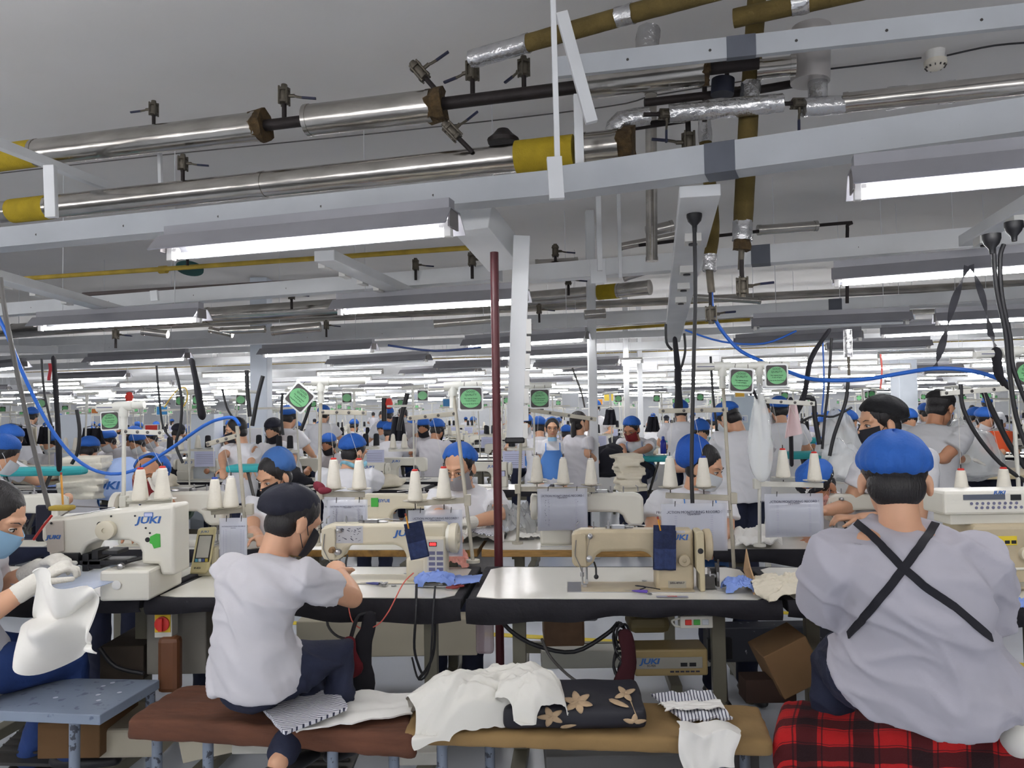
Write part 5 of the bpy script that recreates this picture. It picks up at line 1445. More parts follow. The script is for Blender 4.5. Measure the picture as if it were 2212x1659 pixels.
p15 = person('standing man in grey tee with pale green cloth on his shoulder, handling plastic', P(2005, 1068, 5.7), P(2032, 882, 5.75), body=48, face=62, pitch=24, s=1.14, bulk=1.12, shirt=mat('grey_tee', (196, 196, 198), .9, bump=.2, bs=14), trousers=JEANB,
    arms={1: arm(P(2036, 990, 5.5), P(2085, 992, 5.7), (0, 0, -1), .7), -1: arm(P(2040, 990, 6.0), P(2078, 1010, 6.0))}, knees={1: (P(2010, 1200, 5.7), P(2010, 1315, 5.7)), -1: (P(2000, 1200, 5.9), P(2000, 1310, 5.9))}, cap=mat('short_black_cap', (22, 20, 22), .8), mask=MASKW, skin=SKIND, gloves=(1,), voxel=.008, eyes=False, capdef=dict(c=(0, -.02, .055), r=(.084, .1, .06), tilt=.15, pleat=0))
p11 = person('tall worker in white tee and dark trousers, back turned, bending his head', P(1606, 1052, 6.1), P(1572, 905, 6.2), body=-20, face=-48, pitch=40, s=1.1, bulk=1.12, shirt=SHIRTW, trousers=JEAN,
    arms={-1: arm(P(1545, 985, 6.3), P(1540, 1000, 6.6)), 1: arm(P(1658, 990, 6.1), P(1640, 1000, 6.4))}, knees={1: (P(1622, 1170, 6.1), P(1622, 1285, 6.1)), -1: (P(1590, 1170, 6.1), P(1590, 1285, 6.1))}, cap=CAPB, mask=MASKW, skin=SKIN, voxel=.009, eyes=False, capdef=dict(c=(0, -.02, .05), r=(.09, .105, .075), tilt=.2))
p6 = person('seated woman in light blue cap and pale blue neck scarf, back turned', P(757, 1135, 6.2), P(766, 978, 6.3), body=15, face=45, pitch=18, s=1.12, bulk=1.12, shirt=SHIRTW, trousers=JEAN,
    arms={1: arm(P(816, 1045, 6.3), P(790, 1030, 6.7)), -1: arm(P(722, 1045, 6.4), P(745, 1035, 6.8))}, cap=CAPB, mask=MASKW, skin=SKIN, voxel=.01)
b = MB(); b.tube([(.085 * math.cos(t), .08 * math.sin(t), .02 * math.sin(2 * t)) for t in [i * math.pi / 8 for i in range(17)]], .026, 8, flat=.7); sc_ = b.build('neck_scarf', mat('pale_blue_scarf', (150, 206, 226), .8, var=.3, vs=18), smooth=60)
sc_.parent = p6; sc_.location = P(764, 1003, 6.28) - V(p6.location)
p8 = person('standing woman in round glasses and blue apron, mask pulled under her chin', P(1192, 1038, 8.6), P(1193, 925, 8.6), body=178, face=182, pitch=6, s=.98, shirt=SHIRTW, trousers=mat('sky_blue_skirt', (88, 136, 210), .8), apron=APR,
    arms={1: arm(P(1162, 998, 8.6), P(1168, 1036, 8.4)), -1: arm(P(1222, 998, 8.6), P(1222, 1038, 8.5))}, knees={1: (P(1183, 1110, 8.6), P(1183, 1178, 8.6)), -1: (P(1202, 1110, 8.6), P(1202, 1178, 8.6))}, cap=mat('cap_thin_blue', (70, 112, 176), .8), skin=SKIN, glasses=True, voxel=.008, sleeve=.6, capdef=dict(c=(0, -.04, .05), r=(.085, .085, .078), tilt=.7))
b = MB(); b.sheet(lambda u, v: (.05 * math.sin((u - .5) * 2.6), -.052 * math.cos((u - .5) * 2.6), .02 - v * .045), 12, 3, .003); mk = b.build('face_mask', MASKB, p8, smooth=60); mk.location = P(1193, 948, 8.58) - V(p8.location)
p9 = person('standing woman with long black hair turned away to the right', P(1258, 1035, 8.0), P(1254, 912, 7.95), body=55, face=75, pitch=-12, s=1.0, shirt=SHIRT, trousers=JEAN, hairlong=True,
    arms={1: arm(P(1268, 980, 7.8), P(1294, 1000, 8.0)), -1: arm(P(1280, 980, 8.2), P(1300, 998, 8.3))}, knees={1: (P(1258, 1115, 8.0), P(1258, 1195, 8.0)), -1: (P(1268, 1115, 8.1), P(1268, 1195, 8.1))}, skin=SKIN, voxel=.009, mask=None)
p10 = person('seated woman in blue cap and maroon mask sewing black garments', P(1382, 1015, 8.6), P(1364, 928, 8.4), body=200, face=215, pitch=25, s=1.05, shirt=SHIRTW, apron=APR, arms={-1: arm(P(1398, 970, 8.3), P(1372, 978, 8.0)), 1: arm(P(1345, 970, 8.4), P(1350, 980, 8.1))}, cap=CAPB, mask=MASKR, glasses=True, skin=SKIND, voxel=.011)
p18 = person('standing man in black mask and white tee looking left beside the pale pillar', P(516, 1058, 7.4), P(510, 930, 7.4), body=215, face=245, pitch=14, s=1.05, shirt=SHIRTW, trousers=JEAN, arms={1: arm(P(480, 985, 7.3), P(482, 1012, 7.1)), -1: arm(P(546, 985, 7.4), P(538, 1012, 7.2))}, mask=MASKK, skin=SKIN, voxel=.009,
    knees={1: (P(510, 1140, 7.4), P(510, 1215, 7.4)), -1: (P(525, 1140, 7.4), P(525, 1215, 7.4))})

# ---- prototypes of the workers in the farther rows (local, facing +y)
def proto(label, seated, **k):
    if seated:
        return person(label, V((0, 0, .56)), V((0, .13, 1.17)), 0, base=(0, 0, 0), pitch=30, arms={1: arm(V((.25, .2, .86)), V((.1, .44, .87))), -1: arm(V((-.25, .2, .86)), V((-.1, .44, .87)))},
                      knees={1: (V((.1, .42, .57)), V((.1, .4, .06))), -1: (V((-.1, .42, .57)), V((-.1, .4, .06)))}, voxel=.014, detail=False, fold=.006, **k)
    return person(label, V((0, 0, .86)), V((0, .08, 1.42)), 0, base=(0, 0, 0), pitch=22, arms={1: arm(V((.25, .08, 1.06)), V((.14, .3, 1.0))), -1: arm(V((-.25, .08, 1.06)), V((-.14, .3, 1.0)))},
                  knees={1: (V((.09, .02, .46)), V((.09, 0, .06))), -1: (V((-.09, .02, .46)), V((-.09, 0, .06)))}, voxel=.014, detail=False, fold=.006, **k)
protos = [
    (proto('x', True, shirt=SHIRTW, cap=CAPB, mask=MASKW), 'seated worker in white tee, blue cap and pale mask'),
    (proto('x', True, shirt=SHIRT, cap=CAPB, mask=MASKK, skin=SKIND), 'seated worker in grey tee, blue cap and black mask'),
    (proto('x', True, shirt=SHIRTW, cap=CAPB, mask=MASKW, apron=APR), 'seated worker in white tee, blue apron and blue cap'),
    (proto('x', True, shirt=SHIRTW, cap=CAPN, mask=MASKK), 'seated worker in white tee and dark cap'),
    (proto('x', False, shirt=SHIRTW, cap=CAPB, mask=MASKW, trousers=JEAN), 'standing worker in white tee and blue cap'),
    (proto('x', False, shirt=SHIRT, mask=MASKW, trousers=JEANB), 'standing worker in pale tee with uncovered black hair')]
cache_kids()
pused = set()
def worker(k, loc, rz, label=None, s=1.0, group=None):
    src, lab = protos[k]
    o = src if k not in pused else copy_tree(src)
    pused.add(k)
    o.location = loc; o.rotation_euler = (0, 0, rz); o.scale = (s, s, s); o['label'] = label or lab
    if group: o['group'] = group
    return o
def wk(k, px, py, D, a, label, s=1.05):
    """head centre at the pixel, a = direction faced, clockwise from away"""
    hz = 1.17 if k < 4 else 1.42; hy = .13 if k < 4 else .08
    p = P(px, py, D)
    f = yawF(a); loc = V((p.x, p.y, 0)) - f * hy * s; loc.z = max(min(p.z - hz * s, .12), -.0)
    return worker(k, loc, -D2R(a), label, s)
for a in [(3, 590, 930, 8.2, 190, 'worker in dark cap and blue apron bent forward left of the back turned worker'), (4, 626, 925, 8.6, 20, 'worker in pale tee bending away, red collar, blue cap'),
          (0, 8, 985, 5.2, 60, 'worker in blue cap cut by the left edge, nearer one'), (0, 22, 955, 6.4, 30, 'worker in blue cap cut by the left edge, farther one'),
          (0, 232, 955, 9.5, 200, 'worker in blue cap under the hanging black garment'), (1, 292, 946, 9.6, 20, 'grey shirted worker with blue cap left of a second blue cap'), (0, 325, 950, 10.4, 190, 'worker in blue cap facing us right of the grey shirted one'),
          (4, 1684, 912, 7.6, 5, 'worker in white tee, back turned, behind the black strapped pole'), (4, 1471, 898, 9.2, 10, 'standing worker in white tee seen from behind near the power rail'), (0, 1513, 938, 7.4, 190, 'worker in blue cap bent forward left of the tall worker'),
          (1, 1806, 905, 8.6, 200, 'worker in blue cap facing us behind the bent woman'), (0, 1832, 915, 8.0, 150, 'worker in round blue cap left of the black capped woman'), (0, 1962, 893, 8.4, 185, 'worker in blue cap and mask just left of the standing man'),
          (0, 2128, 905, 8.2, 180, 'worker in blue cap and beige apron working at a white table at right'), (0, 2108, 885, 9.2, 170, 'worker in blue cap behind the one at the white table'),
          (5, 1655, 890, 11, 200, 'dark haired worker behind the racks at right'), (2, 1136, 915, 10.5, 190, 'worker in blue cap behind the three cone stand'), (0, 1165, 925, 9.5, 0, 'worker in blue cap, back turned, left of the woman in blue apron'),
          (1, 915, 925, 10.5, 190, 'worker in blue cap and dark mask left of the woman in glasses'), (0, 828, 930, 11, 200, 'worker in blue cap, left of a pair leaning together'), (0, 842, 936, 10.2, 0, 'worker in blue cap, right of a pair leaning together'), (4, 838, 910, 11.5, 0, 'standing worker in white tee behind the leaning pair'), (5, 870, 915, 12.5, 190, 'dark haired worker right of the leaning pair'), (1, 945, 930, 9.6, 20, 'worker in blue cap with red collar')]:
    wk(*a)
# ------------------------------------------------ the farther rows
FA = math.radians(8)
fu = V((math.cos(FA), -math.sin(FA), 0)); fv = V((math.sin(FA), math.cos(FA), 0))
def FP_(u, y, z=0): return fu * u + V((0, y, z))
tabP = make_table('sewing_table', 'x', 1.18, .58, (0, 0, 0), 0, detail=False, pedal=False)
def stand_proto():
    t = thing('thread_stand', 'x', 'thread stand')
    b = MB(); b.cyl((0, 0, 0), (0, 0, .92), .009, 8); b.build('pole', STANDW, t)
    b = MB(); b.box((-.13, 0, .35), (.28, .02, .025)); b.build('cone_bar', STANDW, t, smooth=0)
    b = MB(); b.box((-.13, 0, .8), (.3, .018, .022)); b.build('guide_bar', STANDW, t, smooth=0)
    for x in (-.22, -.1):
        b = MB(); b.lathe([(.003, .36), (.05, .372), (.05, .375), (.003, .372)], (x, 0, 0), n=12); b.build('cone_dish', STANDW, t)
    b = MB(); b.cyl((0, 0, .8), (0, 0, .98), .016, 8); b.cyl((-.12, 0, .98), (.12, .02, .995), .017, 8); b.build('pvc_top', PVC, t)
    return t
standP = stand_proto()
def sheet_proto():
    t = thing('record_sheet', 'x', 'paper sheet')
    b = MB(); b.box((0, 0, 0), (.22, .002, .17)); b.build('paper', PAPER, t, smooth=0)
    b = MB().use(INK)
    for i in range(6): b.box((0, -.0016, .05 - i * .02), (.18, .001, .003))
    b.build('ruled_lines', None, t, smooth=0)
    return t
sheetP = sheet_proto()
def heap_mesh(name, m, rx, ry, h, seed, nu=36, nv=14, amp=.35, freq=3.0):
    b = MB()
    def fn(p, t, ph):
        k = 1 + amp * noise.noise(V((p.x * freq * .6 + seed, p.y * freq * .6, p.z * freq * .6))) + .12 * (1 - abs(noise.noise(V((p.x * freq * 2 + seed, p.y * 2 * freq, p.z * freq * 3)))) * 2)
        z = p.z if p.z > 0 else p.z * .25
        return V((p.x * k, p.y * k, z * k))
    b.ell((0, 0, h * .2), (rx, ry, h), None, nu, nv, fn)
    o = b.build(name, m, smooth=80); return o
heapW = tag(heap_mesh('cloth_heap', CLOTHC, .24, .16, .12, 3), 'x', 'cloth pile')
heapK = tag(heap_mesh('cloth_heap', mat('black_garment', (24, 24, 34), .9), .3, .2, .16, 8), 'x', 'cloth pile')
heapB = tag(heap_mesh('cloth_heap', CLOTHB, .18, .14, .08, 5), 'x', 'cloth pile')
cache_kids()
GF = 'rows'
kcount = dict(m=0, c=0)
rows = [(7.1, 1, -9, -.1), (7.95, -1, -9, -.15), (11.4, 1, -9, 8), (12.3, -1, -9, 8), (15.6, 1, -12, 12), (16.4, -1, -12, 12), (20, 1, -15, 15), (20.8, -1, -15, 15), (25, 1, -19, 19), (30, -1, -22, 22), (36, 1, -26, 26)]
stdk = (36, 44)
for ri, (y0, fac, u0, u1) in enumerate(rows):
    rn = ordw[ri]; step = 1.22 if y0 < 22 else 1.5
    n = 0; u = u0 + rng.random() * .4
    while u < u1:
        c = FP_(u, y0, 0); u += step
        if not inview(c, .7): continue
        n += 1; nm = ordw[min(n - 1, 38)]; far = y0 > 22
        rz = -FA if fac > 0 else math.pi - FA
        off = fv * (.0 if fac > 0 else .58)
        tb = inst(tabP, c + off, 'white topped sewing table, %s from the left in background row %s' % (nm, rn), (0, 0, rz), group='sewing tables in the background rows')
        fr_ = fv * fac; rt = fu * fac
        mp = c + off + fr_ * .28 - rt * .28 + V((0, 0, TZ))
        if rng.random() < .86 and not (y0 < 8 and fac > 0 and -3.2 < c.x < -2.6):
            o = inst(mF, mp, 'cream sewing machine, %s from the left in background row %s' % (nm, rn), (0, 0, rz), group='sewing machines in the background rows')
        sp = c + off + fr_ * .5 + rt * (.4 if rng.random() < .8 else -.1) + V((0, 0, TZ))
        so_ = inst(standP, sp, 'white thread stand, %s from the left in background row %s' % (nm, rn), (0, rng.uniform(-.04, .04), rz + rng.uniform(-.25, .25)), group='thread stands in the background rows')
        if y0 < 32:
            for j, x in enumerate((-.22, -.1)):
                if rng.random() < .85:
                    dark = rng.random() < (.7 if y0 > 7.5 else .3)
                    inst(coneK if dark else coneW, sp + rt * x + V((0, 0, .376)), '%s thread cone on stand %s of background row %s, %s one' % ('black' if dark else 'white', nm, rn, ('left', 'right')[j]), group='thread cones in the background rows')
        if rng.random() < .75:
            inst(signF, sp + rt * .1 + V((0, 0, .9)) - fv * .02, 'green sign on stand %s of background row %s' % (nm, rn), (0, rng.uniform(-.1, .1), rng.uniform(-.2, .2)), group='green quality signs in the background')
        if rng.random() < .65:
            inst(sheetP, sp - rt * .2 + V((0, 0, .25)) - fv * .03, 'record sheet on stand %s of background row %s' % (nm, rn), (0, 0, rng.uniform(-.2, .2)), group='record sheets in the background')
        if rng.random() < .5:
            h_, hn = rng.choice([(heapW, 'cream'), (heapK, 'black'), (heapB, 'light blue'), (heapW, 'cream')])
            inst(h_, c + off + fr_ * .25 + rt * rng.uniform(.15, .35) + V((0, 0, TZ + .01)), '%s cloth pile on table %s of background row %s' % (hn, nm, rn), (0, 0, rng.random() * 6), rng.uniform(.6, 1.1), group='cloth piles in the background')
        skip = (y0 < 8 and fac > 0 and abs((c.x) / max(c.y, .1) * 1650 + 1106 - 760) < 150)
        if rng.random() < (.62 if y0 > 8 else .35) and not skip:
            k = rng.choice([0, 0, 0, 1, 1, 2, 3, 4, 5])
            pz = c + off - fr_ * (.3 if k < 4 else .32) - rt * .25
            a = 0 if fac > 0 else 180
            o = worker(k, pz, -D2R(a) - FA + rng.uniform(-.25, .25), protos[k][1].replace(' in ', ', ').replace(' and pale mask', '').replace(' and black mask', '') + ', %s in row %s' % (nm, rn), rng.uniform(.98, 1.1), 'workers in the background rows')
            if k < 4:
                pass
# stools of the background operators would be hidden behind the tables

# ------------------------------------------------ middle ground pieces
def flat_table(px0, px1, py, D, dep, z, label, m=LAM, edge=CLOTHW, name='work_table'):
    x0 = P(px0, py, D).x; x1 = P(px1, py, D).x; w = x1 - x0
    t = thing(name, label, 'table', ((x0 + x1) / 2, D, 0))
    b = MB(); b.b2(-w / 2, w / 2, 0, dep, z - .04, z); b.build('table_top', m, t, smooth=0, bevel=.006)
    for sx in (-1, 1):
        for y in (.08, dep - .08): b = MB(); b.b2(sx * (w / 2 - .08) - .02, sx * (w / 2 - .08) + .02, y - .02, y + .02, 0, z - .04); b.build('leg', STANDW, t, smooth=0)
    if edge:
        b = MB(); b.sheet(lambda u, v: ((u - .5) * w, -.01 - .01 * math.sin(u * 25) * v, z - v * .3), 30, 3, .004); b.build('cloth_skirt', edge, t, smooth=60)
    return t
flat_table(1190, 1465, 1010, 9.3, 1.2, .86, 'large white cutting table behind the three cone stand')
flat_table(1640, 1860, 1010, 6.6, .8, .86, 'white work table with teal ironing board beside the black strapped pole')
flat_table(2040, 2330, 1040, 7.6, .9, .82, 'work table with pale wood edge and plastic wrapped goods at right', edge=None, m=mat('pale_wood', (216, 200, 160), .6))
flat_table(2050, 2190, 990, 9.3, .7, .84, 'white table of the worker in beige apron at right')
def ironing(px, py, D, w, label, rz=0):
    t = thing('ironing_board', label, 'ironing board', P(px, py, D)); z = t.location.z; t.location.z = 0; t.rotation_euler = (0, 0, rz)
    b = MB(); b.prism([(-w / 2, -.12), (w / 2 - .1, -.13), (w / 2, -.05), (w / 2, .05), (w / 2 - .1, .13), (-w / 2, .12)], (0, 0, z - .03), (1, 0, 0), (0, 1, 0), .06); b.build('padded_top', TEAL, t, smooth=0, bevel=.02)
    for x in (-1, 1): b = MB(); b.tube([(x * w * .3, 0, 0), (-x * w * .2, 0, z - .06)], .014, 8); b.build('leg', DSTEEL, t)
    return t
ironing(1398, 985, 8.4, .62, 'small teal ironing board right of the standing women')
ironing(1500, 945, 9.6, .7, 'teal ironing board behind the seated woman in long blue cap')
ironing(1700, 946, 8.2, .9, 'long teal ironing board behind the clear hanging bag')
ironing(1755, 975, 6.9, .55, 'teal board by the black strapped pole, nearer one', .2)
ironing(60, 1010, 6.0, .9, 'teal ironing board at the left edge behind the blue cap')
ironing(560, 1003, 6.6, .5, 'teal board end just left of the black masked woman')
def stack(px, py, D, w, label, m, n=4, seed=1, dep=.3, hh=.035, z=None):
    """folded pile of n layers standing with its foot at the pixel"""
    t = P(px, py, D) if z is None else PZ(px, py, z)
    b = MB(); r_ = random.Random(seed)
    for i in range(n):
        ww = w * r_.uniform(.85, 1.05); dd = dep * r_.uniform(.85, 1.05); a = r_.uniform(-.2, .2)
        b.box((r_.uniform(-.02, .02), r_.uniform(-.02, .02), hh * (i + .5)), (ww, dd, hh * .82), (r_.uniform(-.05, .05), r_.uniform(-.06, .06), a))
    def f(p): return .008 * noise.noise(p * 9 + V((seed, 0, 0))) + .005 * noise.noise(V((p.x * 5, p.y * 5, p.z * 40 + seed)))
    o = remeshed(b, 'cloth_stack', m, None, .009, 2, f); o.location = t
    return tag(o, label, 'cloth pile')
stack(187, 1075, 6.5, .37, 'pile of folded cream cloth at left behind the pencil', mat('undyed_cloth', (226, 220, 204), .9, var=.05, bump=.3, bs=20), 7, 2, .3, .05, z=None)
stack(95, 1045, 6.6, .35, 'loose cream cloth left of the folded cream pile', CLOTHC, 3, 4)
stack(1358, 1060, 6.6, .24, 'tall pile of folded white pieces between the cone stands', CLOTHC, 9, 5, .25, .035)
stack(1352, 998, 5.2, .0 + .18, 'pile of pale pieces tied on top behind the three cone stand', CLOTHC, 3, 9) if 0 else None
o = thing('covered_machine', 'machine hidden under a light blue cloth with blue letters at left', 'covered machine', P(265, 1065, 6.7)); o.location.z = .82
h0 = heap_mesh('cover_cloth', mat('pale_blue_cover', (168, 190, 232), .85, bump=.2, bs=15), .3, .22, .27, 11, amp=.12); h0.parent = o
lettering('brand_text', 'JUKI', .09, LOGO, o, (-.02, -.25, .13), (math.pi / 2 - .1, 0, 0), shear=.2, bold=.003)
stack(1290, 1008, 8.6, .25, 'black garments heaped in front of the woman in maroon mask', _M['black_garment'], 3, 12, .3, .06) if 0 else None
o = inst(heapK, P(1310, 990, 8.2), 'large heap of black garments before the woman in maroon mask', (0, 0, .3), (1.3, 1.2, 1.5))
o.location.z = .84
BOTTLE = mat('blue_bottle', (30, 44, 170), .15, trans=.3)
t = thing('water_bottle', 'tall blue water bottle beside the right teal board', 'bottle', P(1433, 980, 8.8)); b = MB(); b.lathe([(.03, 0), (.034, .005), (.034, .14), (.02, .16), (.016, .165)]); b.build('bottle_body', BOTTLE, t); b = MB(); b.lathe([(.018, .165), (.018, .19), (.012, .2)]); b.build('cap', BLUEP, t)
t = thing('orange_bucket', 'orange plastic bucket hanging at the right behind the cable', 'bucket', P(2160, 975, 8.0)); b = MB(); b.lathe([(.10, 0), (.13, .2), (.135, .21), (.125, .21), (.095, .01)], n=20); b.build('bucket_body', mat('orange_plastic', (232, 96, 52), .4), t)
b = MB(); b.tube([(-.13, 0, .2), (0, -.02, .26), (.13, 0, .2)], .004, 5); b.build('bucket_handle', STEEL, t)
# plastic wrapped goods in front of the man in grey
BAG = mat('clear_bag', (236, 240, 242), .12, alpha=.5, bump=.6, bs=12)
for px, py, D, rx, ry, h_, lab, sd in [(2085, 1030, 5.9, .26, .2, .3, 'large clear bag full of white goods in front of the man in grey tee', 2), (1820, 1035, 5.2, .13, .12, .2, 'clear plastic bag beside the black capped woman, lower one', 6), (1812, 985, 6.0, .15, .12, .26, 'clear plastic bag beside the black capped woman, upper one', 9)]:
    t = thing('plastic_bag', lab, 'plastic bag', P(px, py, D)); g = heap_mesh('bag_film', BAG, rx, ry, h_, sd, 48, 22, .3, 4); g.parent = t
    g = heap_mesh('packed_goods', CLOTHW, rx * .75, ry * .7, h_ * .6, sd + 3, 30, 14, .3, 4); g.parent = t
# clear bag hanging from the sign stand
t = thing('hanging_bag', 'long clear plastic bag with black tie hanging in front of the tall worker', 'plastic bag', P(1632, 845, 3.7))
def bagf(p, t_, ph):
    z = p.z; w_ = .35 + .65 * (1 - z) / 2
    k = 1 + .3 * noise.noise(V((p.x * 2, p.y * 2, p.z * 1.5))) + .06 * math.sin(t_ * 7 + p.z * 4)
    return V((p.x * w_ * k, p.y * w_ * k, z))
b = MB(); b.ell((.02, 0, -.2), (.075, .05, .24), None, 32, 20, bagf); b.build('bag_film', mat('clear_bag_bright', (240, 244, 244), .1, alpha=.42, bump=.8, bs=14), t, smooth=80)
b = MB(); b.tube([(-.03, 0, .06), (-.01, 0, .0), (.015, -.01, -.06)], .007, 6); b.tube([(-.03, 0, .06), (-.02, .01, -.02)], .006, 6); b.build('black_tie', BLKC, t)
# black garments on racks at left, rack rails
def garment(px, py, D, w, h, label, m=None):
    t = thing('hanging_garment', label, 'garment', P(px, py, D))
    b = MB(); b.sheet(lambda u, v: ((u - .5) * w * (.7 + .4 * v), .03 * math.sin(u * 16 + v * 2), -v * h), 24, 6, .02); b.build('fabric', m or _M['black_garment'], t, smooth=60)
    b = MB(); b.tube([(-w * .35, 0, .0), (0, 0, .03), (w * .35, 0, 0)], .006, 6); b.tube([(0, 0, .03), (0, 0, .07)], .003, 5); b.build('hanger', STEEL, t)
for a in [(25, 920, 8.6, .35, .2, 'black garment hanging at the left edge'), (45, 925, 8.8, .3, .2, 'black garment hanging second at the left edge'), (98, 922, 9.0, .16, .2, 'dark garment left of the black cable bundle'), (200, 925, 8.6, .3, .18, 'black trousers hanging under the left green sign'), (860, 900, 9.5, .2, .3, 'dark garment hanging behind the leaning pair'), (1318, 885, 11, .17, .22, 'dark jacket hanging right of the long haired woman'), (68, 922, 9, .16, .22, 'cream garment hanging between black ones at left', CLOTHC), (1410, 900, 12, .2, .24, 'dark garment far behind the power rail')]: garment(*a[:6], m=a[6] if len(a) > 6 else None)
# little posters and boxes
def board(px, py, D, w, h, c, label, name='poster', cat='poster'):
    b = MB().use(mat('poster_' + '_'.join(map(str, c)), c, .6)); b.box((0, 0, 0), (w, .01, h)); b.use(SGW); b.box((0, .004, 0), (w + .02, .008, h + .02))
    o = b.build(name, None, smooth=0); o.location = P(px, py, D); return tag(o, label, cat)
board(1315, 858, 13, .15, .12, (226, 196, 70), 'yellow poster high behind the slim white columns'); board(1295, 868, 13, .1, .09, (226, 150, 60), 'orange and white poster beside the yellow one')
board(350, 887, 8.3, .11, .085, (60, 150, 214), 'light blue box lid hanging near the left yellow wire'); board(327, 925, 9, .14, .07, (206, 50, 44), 'red poster behind the left guide bar'); board(968, 870, 13, .17, .12, (70, 140, 200), 'blue picture poster behind the green sign stand'); board(1232, 865, 12.5, .26, .22, (206, 210, 216), 'blank pale board hanging behind the women', 'hanging_board', 'board')
board(205, 888, 9, .07, .05, (220, 130, 60), 'small orange tag hanging near the left sign', 'tag', 'tag'); board(1598, 852, 8.6, .1, .05, (232, 180, 60), 'small yellow and pink card under the left quality sign', 'tag', 'tag'); board(900, 857, 10, .07, .07, (206, 212, 226), 'small pale card high left of the sign stand', 'tag', 'tag')
board(548, 940, 9.5, .2, .16, (222, 222, 226), 'white switch box on the pale pillar', 'switch_box', 'box'); board(1590, 905, 8.5, .24, .06, (206, 212, 226), 'name plate on the pale cabinet behind the tall worker', 'name_plate', 'sign')
lettering('plate_text', 'YUXIN', .06, LOGO, bpy.data.objects['name_plate'], (0, -.008, 0), (math.pi / 2, 0, 0), .001)
for px, py, c, lab in [(279, 858, (214, 60, 50), 'red cloth lantern shape hanging at left under the lamps'), (840, 872, (220, 70, 50), 'small red hanging tag left of the middle')]:
    b = MB(); b.lathe([(.01, .06), (.03, .05), (.045, 0), (.03, -.05), (.01, -.06)], n=10); o = b.build('red_tassel', mat('red_cloth', c, .7)); o.location = P(px, py, 8.5); tag(o, lab, 'hanging tag')

# ------------------------------------------------ cables, hoses, straps
def cpx(name, pts, r, m, label, cat='cable', n=8): return cable(name, [P(*p) for p in pts], r, m, label, cat, n=n)
cpx('blue_hose', [(-20, 650, 3.4), (18, 730, 3.4), (60, 830, 3.45), (110, 925, 3.5), (165, 992, 3.55), (225, 1022, 3.6), (290, 1016, 3.6), (360, 975, 3.6), (440, 920, 3.55), (480, 904, 3.5), (505, 903, 3.5), (517, 918, 3.45)], .008, HOSE, 'glossy blue hose sweeping from the left edge to the rusty stand', 'hose')
cpx('blue_hose', [(1537, 632, 4.1), (1545, 690, 4.1), (1590, 750, 4.1), (1640, 778, 4.0), (1700, 802, 3.9), (1760, 820, 3.8), (1860, 820, 3.7), (1950, 806, 3.6), (2020, 796, 3.5), (2090, 800, 3.45), (2150, 815, 3.4), (2200, 838, 3.4)], .010, HOSE, 'glossy blue hose sagging from the thin drop pipe to the right edge', 'hose')
cpx('blue_hose', [(1480, 713, 6), (1560, 738, 6), (1650, 742, 6), (1720, 715, 6)], .008, HOSE, 'thin blue hose looping behind the drop pipe', 'hose')
cpx('blue_hose', [(838, 746, 7), (940, 758, 7), (1040, 750, 7)], .01, mat('dark_blue_hose', (40, 60, 110), .4), 'dark blue cable drooping left of the maroon pole', 'hose')
cpx('blue_hose', [(1777, 735, 6), (1780, 830, 6), (1775, 900, 6), (1782, 930, 6), (1762, 960, 6)], .007, HOSE, 'pale blue hose hanging behind the black strapped pole', 'hose')
cpx('yellow_wire', [(355, 880, 7.4), (380, 845, 7.4), (400, 838, 7.4), (405, 860, 7.4), (392, 885, 7.4)], .006, mat('yellow_wire', (214, 180, 70), .5), 'yellow wire loop at the left', 'wire')
cpx('coral_cord', [(1902, 765, 5), (1905, 800, 5), (1902, 840, 5)], .006, mat('coral_cord', (224, 110, 100), .6), 'coral cord hanging above the standing man', 'cord')
